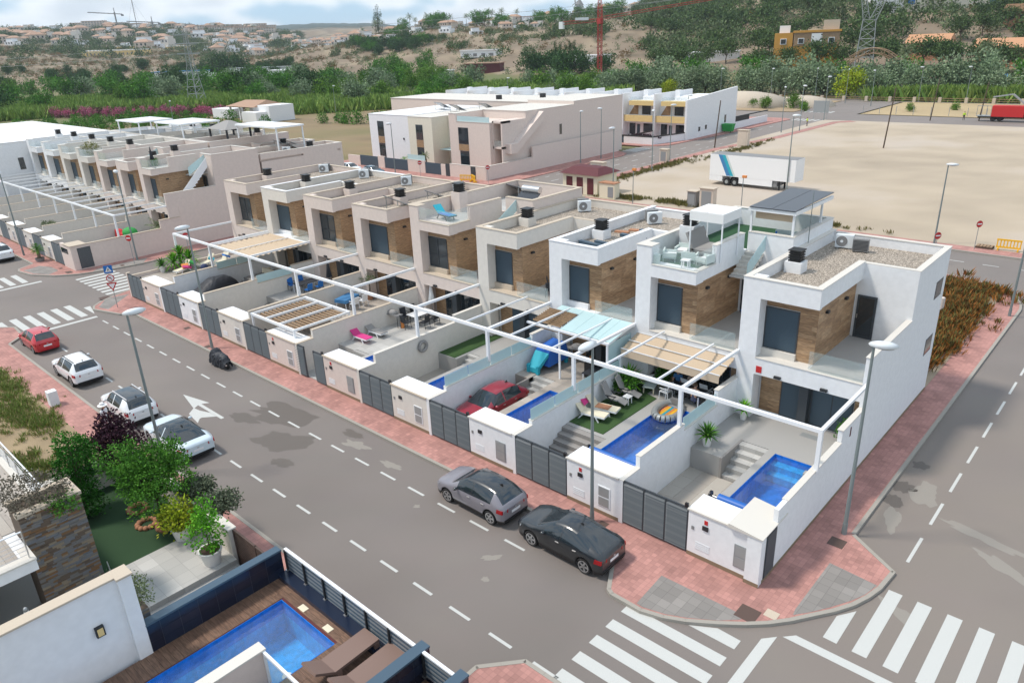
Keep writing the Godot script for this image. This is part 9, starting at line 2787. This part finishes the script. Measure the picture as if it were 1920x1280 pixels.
func make_vegetation() -> void:
	var r := RandomNumberGenerator.new()
	r.seed = 808
	for i in 34:
		grow("willow",Vector2(-150+i*6.2+r.randfn()*2,207+r.randf()*9),0.85+0.4*r.randf(),"grey-green willow-like tree in the riverside belt","riverside willows beyond the far lots",r)
	for i in 26:
		grow("willow" if i % 3 else "green",Vector2(-160+i*8.6+r.randfn()*3,222+r.randf()*12),0.95+0.35*r.randf(),"taller tree in the second riverside row","second row of riverside trees",r)
	grow("lime",Vector2(-69,205),1.25,"bright yellow-lime tree at the riverside, right of the arch","",r)
	grow("lime",Vector2(-128,206),0.8,"small lime-green tree behind the yellow-banded roofs","",r)
	for i in 16:
		grow("pine",Vector2(-110+i*8.0+r.randfn()*2,288+r.randf()*16),1.0+0.3*r.randf(),"umbrella pine behind the market awnings","umbrella pines behind the market",r)
	for q in [[-96,291,9.0,"tall palm among the umbrella pines, left"],[-78,285,8.0,"palm left of the orange-tiled villa"],[-52,280,10.0,"tall palm before the right orange-tiled villa"],[-265,290,9.0,"palm right of the red-walled house"]]:
		var p := palm_of("date_palm",300+int(q[0]),q[2],34,3.4,OLIVE)
		p.position = W(q[0],height(q[0],q[1]),q[1])
		p.set_meta("label",q[3])
	for q in [[-78,171,0.7],[-72,174,0.8],[-82,172,0.55],[-68.5,172,0.5],[-44,174,0.45],[-36,180,0.45],[-17,172,0.35],[-66.5,168,0.45]]:
		grow("bright",Vector2(q[0],q[1]),q[2]*0.6,"green shrub on the sandy lots beyond the far road","shrubs on the far sandy lots",r)
	for i in 95:
		var p := Vector2(lerpf(-330,-135,r.randf()),0)
		p.y = lerpf(120,235,r.randf())+(p.x+135)*-0.10
		if (p - EYE).length() < 215: continue
		grow(["bright","bright","willow","green","olive"][r.randi() % 5],p,0.6+0.5*r.randf(),"mid-green tree or tall bush in the valley's reed beds","trees in the valley reed beds",r)
	for i in 85:
		var az := lerpf(-80,-48,r.randf())
		var rr := lerpf(335,520,r.randf())
		grow(["green","dark","green","bright","willow"][r.randi() % 5],at_polar(az,rr),0.85+0.5*r.randf(),"leafy tree in the wide green valley behind the reeds","trees of the middle valley",r)
	for i in 42:
		var az := lerpf(-82,-58,r.randf())
		grow("dark",at_polar(az,lerpf(560,760,r.randf())),0.6+0.35*r.randf(),"dark tree in the valley's far tree line","dark far tree line of the valley",r)
	for q in [[-252,282,1.1],[-244,288,1.15],[-234,280,0.95],[-258,292,0.9],[-227,276,1.15],[-221,280,1.0],[-213,287,0.9]]:
		grow("dark",Vector2(q[0],q[1]),q[2],"large dark green tree left of the red crane","large dark trees left of the crane",r)
	for i in 22:
		grow("dark" if i % 3 else "green",Vector2(-560,420)+Vector2(r.randfn()*34,r.randfn()*16),0.9+0.4*r.randf(),"tree of the big clump on the brown slope","tree clump on the brown slope",r)
	for q in [[-612,300,1.9],[-604,310,1.7],[-640,298,1.0],[-578,322,1.1],[-566,330,1.0]]:
		grow("dark",Vector2(q[0],q[1]),q[2],"tall dark eucalyptus-like tree standing above the warehouses","tall trees above the warehouses",r)
	for i in 5: grow("cypress",Vector2(-288+i*2.6,343+i*1.2),0.75+0.2*r.randf(),"slim dark cypress in the little row on the brown slope","cypress row on the brown slope",r)
	var nf := tree_of("norfolk_pine",501,34,11,0.06,PINE,1600,0.9,"column")
	nf.position = W(-761,height(-761,585),585)
	nf.set_meta("label","very tall slender conifer standing alone on the ridge's left end")
	for i in 16:
		var p := palm_of("ridge_palm",600,11.0,18,3.6,OLIVE) if i == 0 else copy(get_node("ridge_palm"),Vector3.ZERO,0)
		var c := Vector2(-750,556).lerp(Vector2(-560,668),i / 15.0)+Vector2(r.randfn()*10,r.randfn()*8)
		p.transform = Transform3D(Basis(Vector3.UP,r.randf()*6).scaled(Vector3.ONE*(1.0+0.5*r.randf())),W(c.x,height(c.x,c.y),c.y))
		tag(p,"palm among the houses of the middle ridge","palm tree","palms on the middle ridge")
	for i in 26:
		var c := Vector2(-700,545).lerp(Vector2(-440,690),r.randf())+Vector2(r.randfn()*20,r.randfn()*16)
		grow("green",c,1.0+0.8*r.randf(),"tree between the houses of the middle ridge","trees on the middle ridge",r)
	for i in 9:
		for j in 9:
			var p := Vector2(-182 - i*9.0+r.randfn()*0.8,22+j*8.0+r.randfn()*0.8)
			if p.x < -186 and p.x > -226 and p.y > 86: continue
			if p.y < 34 and p.x > -200 and r.randf() < 0.3: continue
			grow("citrus",p,0.8+0.5*r.randf(),"round citrus bush in the orchard rows","citrus bushes of the orchard",r)
	for i in 16: grow("citrus",Vector2(-170+i*3.6,98+i*1.2+r.randfn()),0.9+0.4*r.randf(),"round citrus bush in the row before the farm shed","citrus bushes before the farm shed",r)
	for i in 26: grow("oleander",Vector2(lerpf(-298,-224,i / 25.0),lerpf(70,100,i / 25.0))+Vector2(r.randfn(),r.randfn() - 2),0.8+0.4*r.randf(),"pink-flowering oleander along the purple hedge","oleanders along the purple hedge",r)
	for v in 3:
		var where := []
		while where.size() < 4200:
			var az := lerpf(-82,-6,r.randf())
			var rr := lerpf(222,345,r.randf())
			if az > -34: rr = lerpf(222,236,r.randf())
			if az < -66: rr = lerpf(318,420,r.randf())
			elif az < -58: rr = lerpf(300,400,r.randf())
			elif az < -50: rr = lerpf(250,380,r.randf())
			var p := at_polar(az,rr)
			if p.x > -52 and p.y < 200: continue
			if p.x > -130 and p.y < 203: continue
			where.append(Transform3D(Basis(Vector3.UP,r.randf()*TAU).scaled(Vector3.ONE*(0.8+0.9*r.randf())),W(p.x,height(p.x,p.y) - 0.1,p.y)))
		scatter("reeds",tuft(700+v,REED,2.6,34),M.leaf,where)
	for v in 3:
		var bush := mb()
		var br := RandomNumberGenerator.new()
		br.seed = 900+v
		crown(bush,br,[[Vector3(0,1.6,0),Vector3(2.6,1.7,2.4)],[Vector3(1.4,1.9,0.6),Vector3(1.5,1.3,1.5)]],300,0.6,PINE if v else OLIVE)
		var bm := bush.mesh()
		var where := []
		while where.size() < 800:
			var az := lerpf(-56,4,pow(r.randf(),0.8))
			var rr := lerpf(330,900,sqrt(r.randf()))
			var p := at_polar(az,rr)
			var dens := hill_noise.get_noise_2d(p.x*2.2+300,p.y*2.2)
			var want := 0.30 if az > -33 else -0.22
			if rr < 400: want -= 0.5
			if dens > want+r.randf()*0.3 - 0.15: continue
			var s := (1.0+1.3*r.randf())*(1.0 if az > -40 else 0.7)
			where.append(Transform3D(Basis(Vector3.UP,r.randf()*TAU).scaled(Vector3(s,s*(0.9+0.4*r.randf()),s)),W(p.x,height(p.x,p.y) - 0.3,p.y)))
		while where.size() < 1150:
			var p := at_polar(lerpf(-84,-57,r.randf()),lerpf(850,1950,sqrt(r.randf())))
			if hill_noise.get_noise_2d(p.x*1.5+300,p.y*1.5) > 0.1: continue
			var s := 1.2+2.2*r.randf()
			where.append(Transform3D(Basis(Vector3.UP,r.randf()*TAU).scaled(Vector3(s,s,s)),W(p.x,height(p.x,p.y) - 0.3,p.y)))
		scatter("hillside_scrub",bm,M.leaf,where)
	for i in 60:
		var p := at_polar(lerpf(-34,-6,r.randf()),lerpf(335,560,r.randf()))
		grow("pine",p,0.8+0.5*r.randf(),"pine standing out on the near face of the right hill","single pines on the right hill",r)
func make_slope_scrub() -> void:
	var r := RandomNumberGenerator.new()
	r.seed = 606
	for v in 2:
		var b := mb()
		crown(b,r,[[Vector3(0,0.5,0),Vector3(1.0,0.7,1.0)]],90,0.4,OLIVE if v else DRY)
		var where := []
		while where.size() < 4500:
			var p := at_polar(lerpf(-82,-8,r.randf()),lerpf(360,1300,sqrt(r.randf())))
			var s := 0.7+1.5*r.randf()
			where.append(Transform3D(Basis(Vector3.UP,r.randf()*TAU).scaled(Vector3(s,s,s)),W(p.x,height(p.x,p.y) - 0.1,p.y)))
		scatter("slope_scrub",b.mesh(),M.leaf,where)
func _ready() -> void:
	rng.seed = 1
	make_camera_and_sky()
	make_materials()
	make_terrain()
	make_streets()
	make_row()
	make_near()
	make_block_two()
	make_block_three()
	make_block_four()
	make_prop_houses()
	make_masts()
	make_hill_town()
	make_cars()
	make_people()
	make_street_things()
	make_vegetation()
	make_slope_scrub()
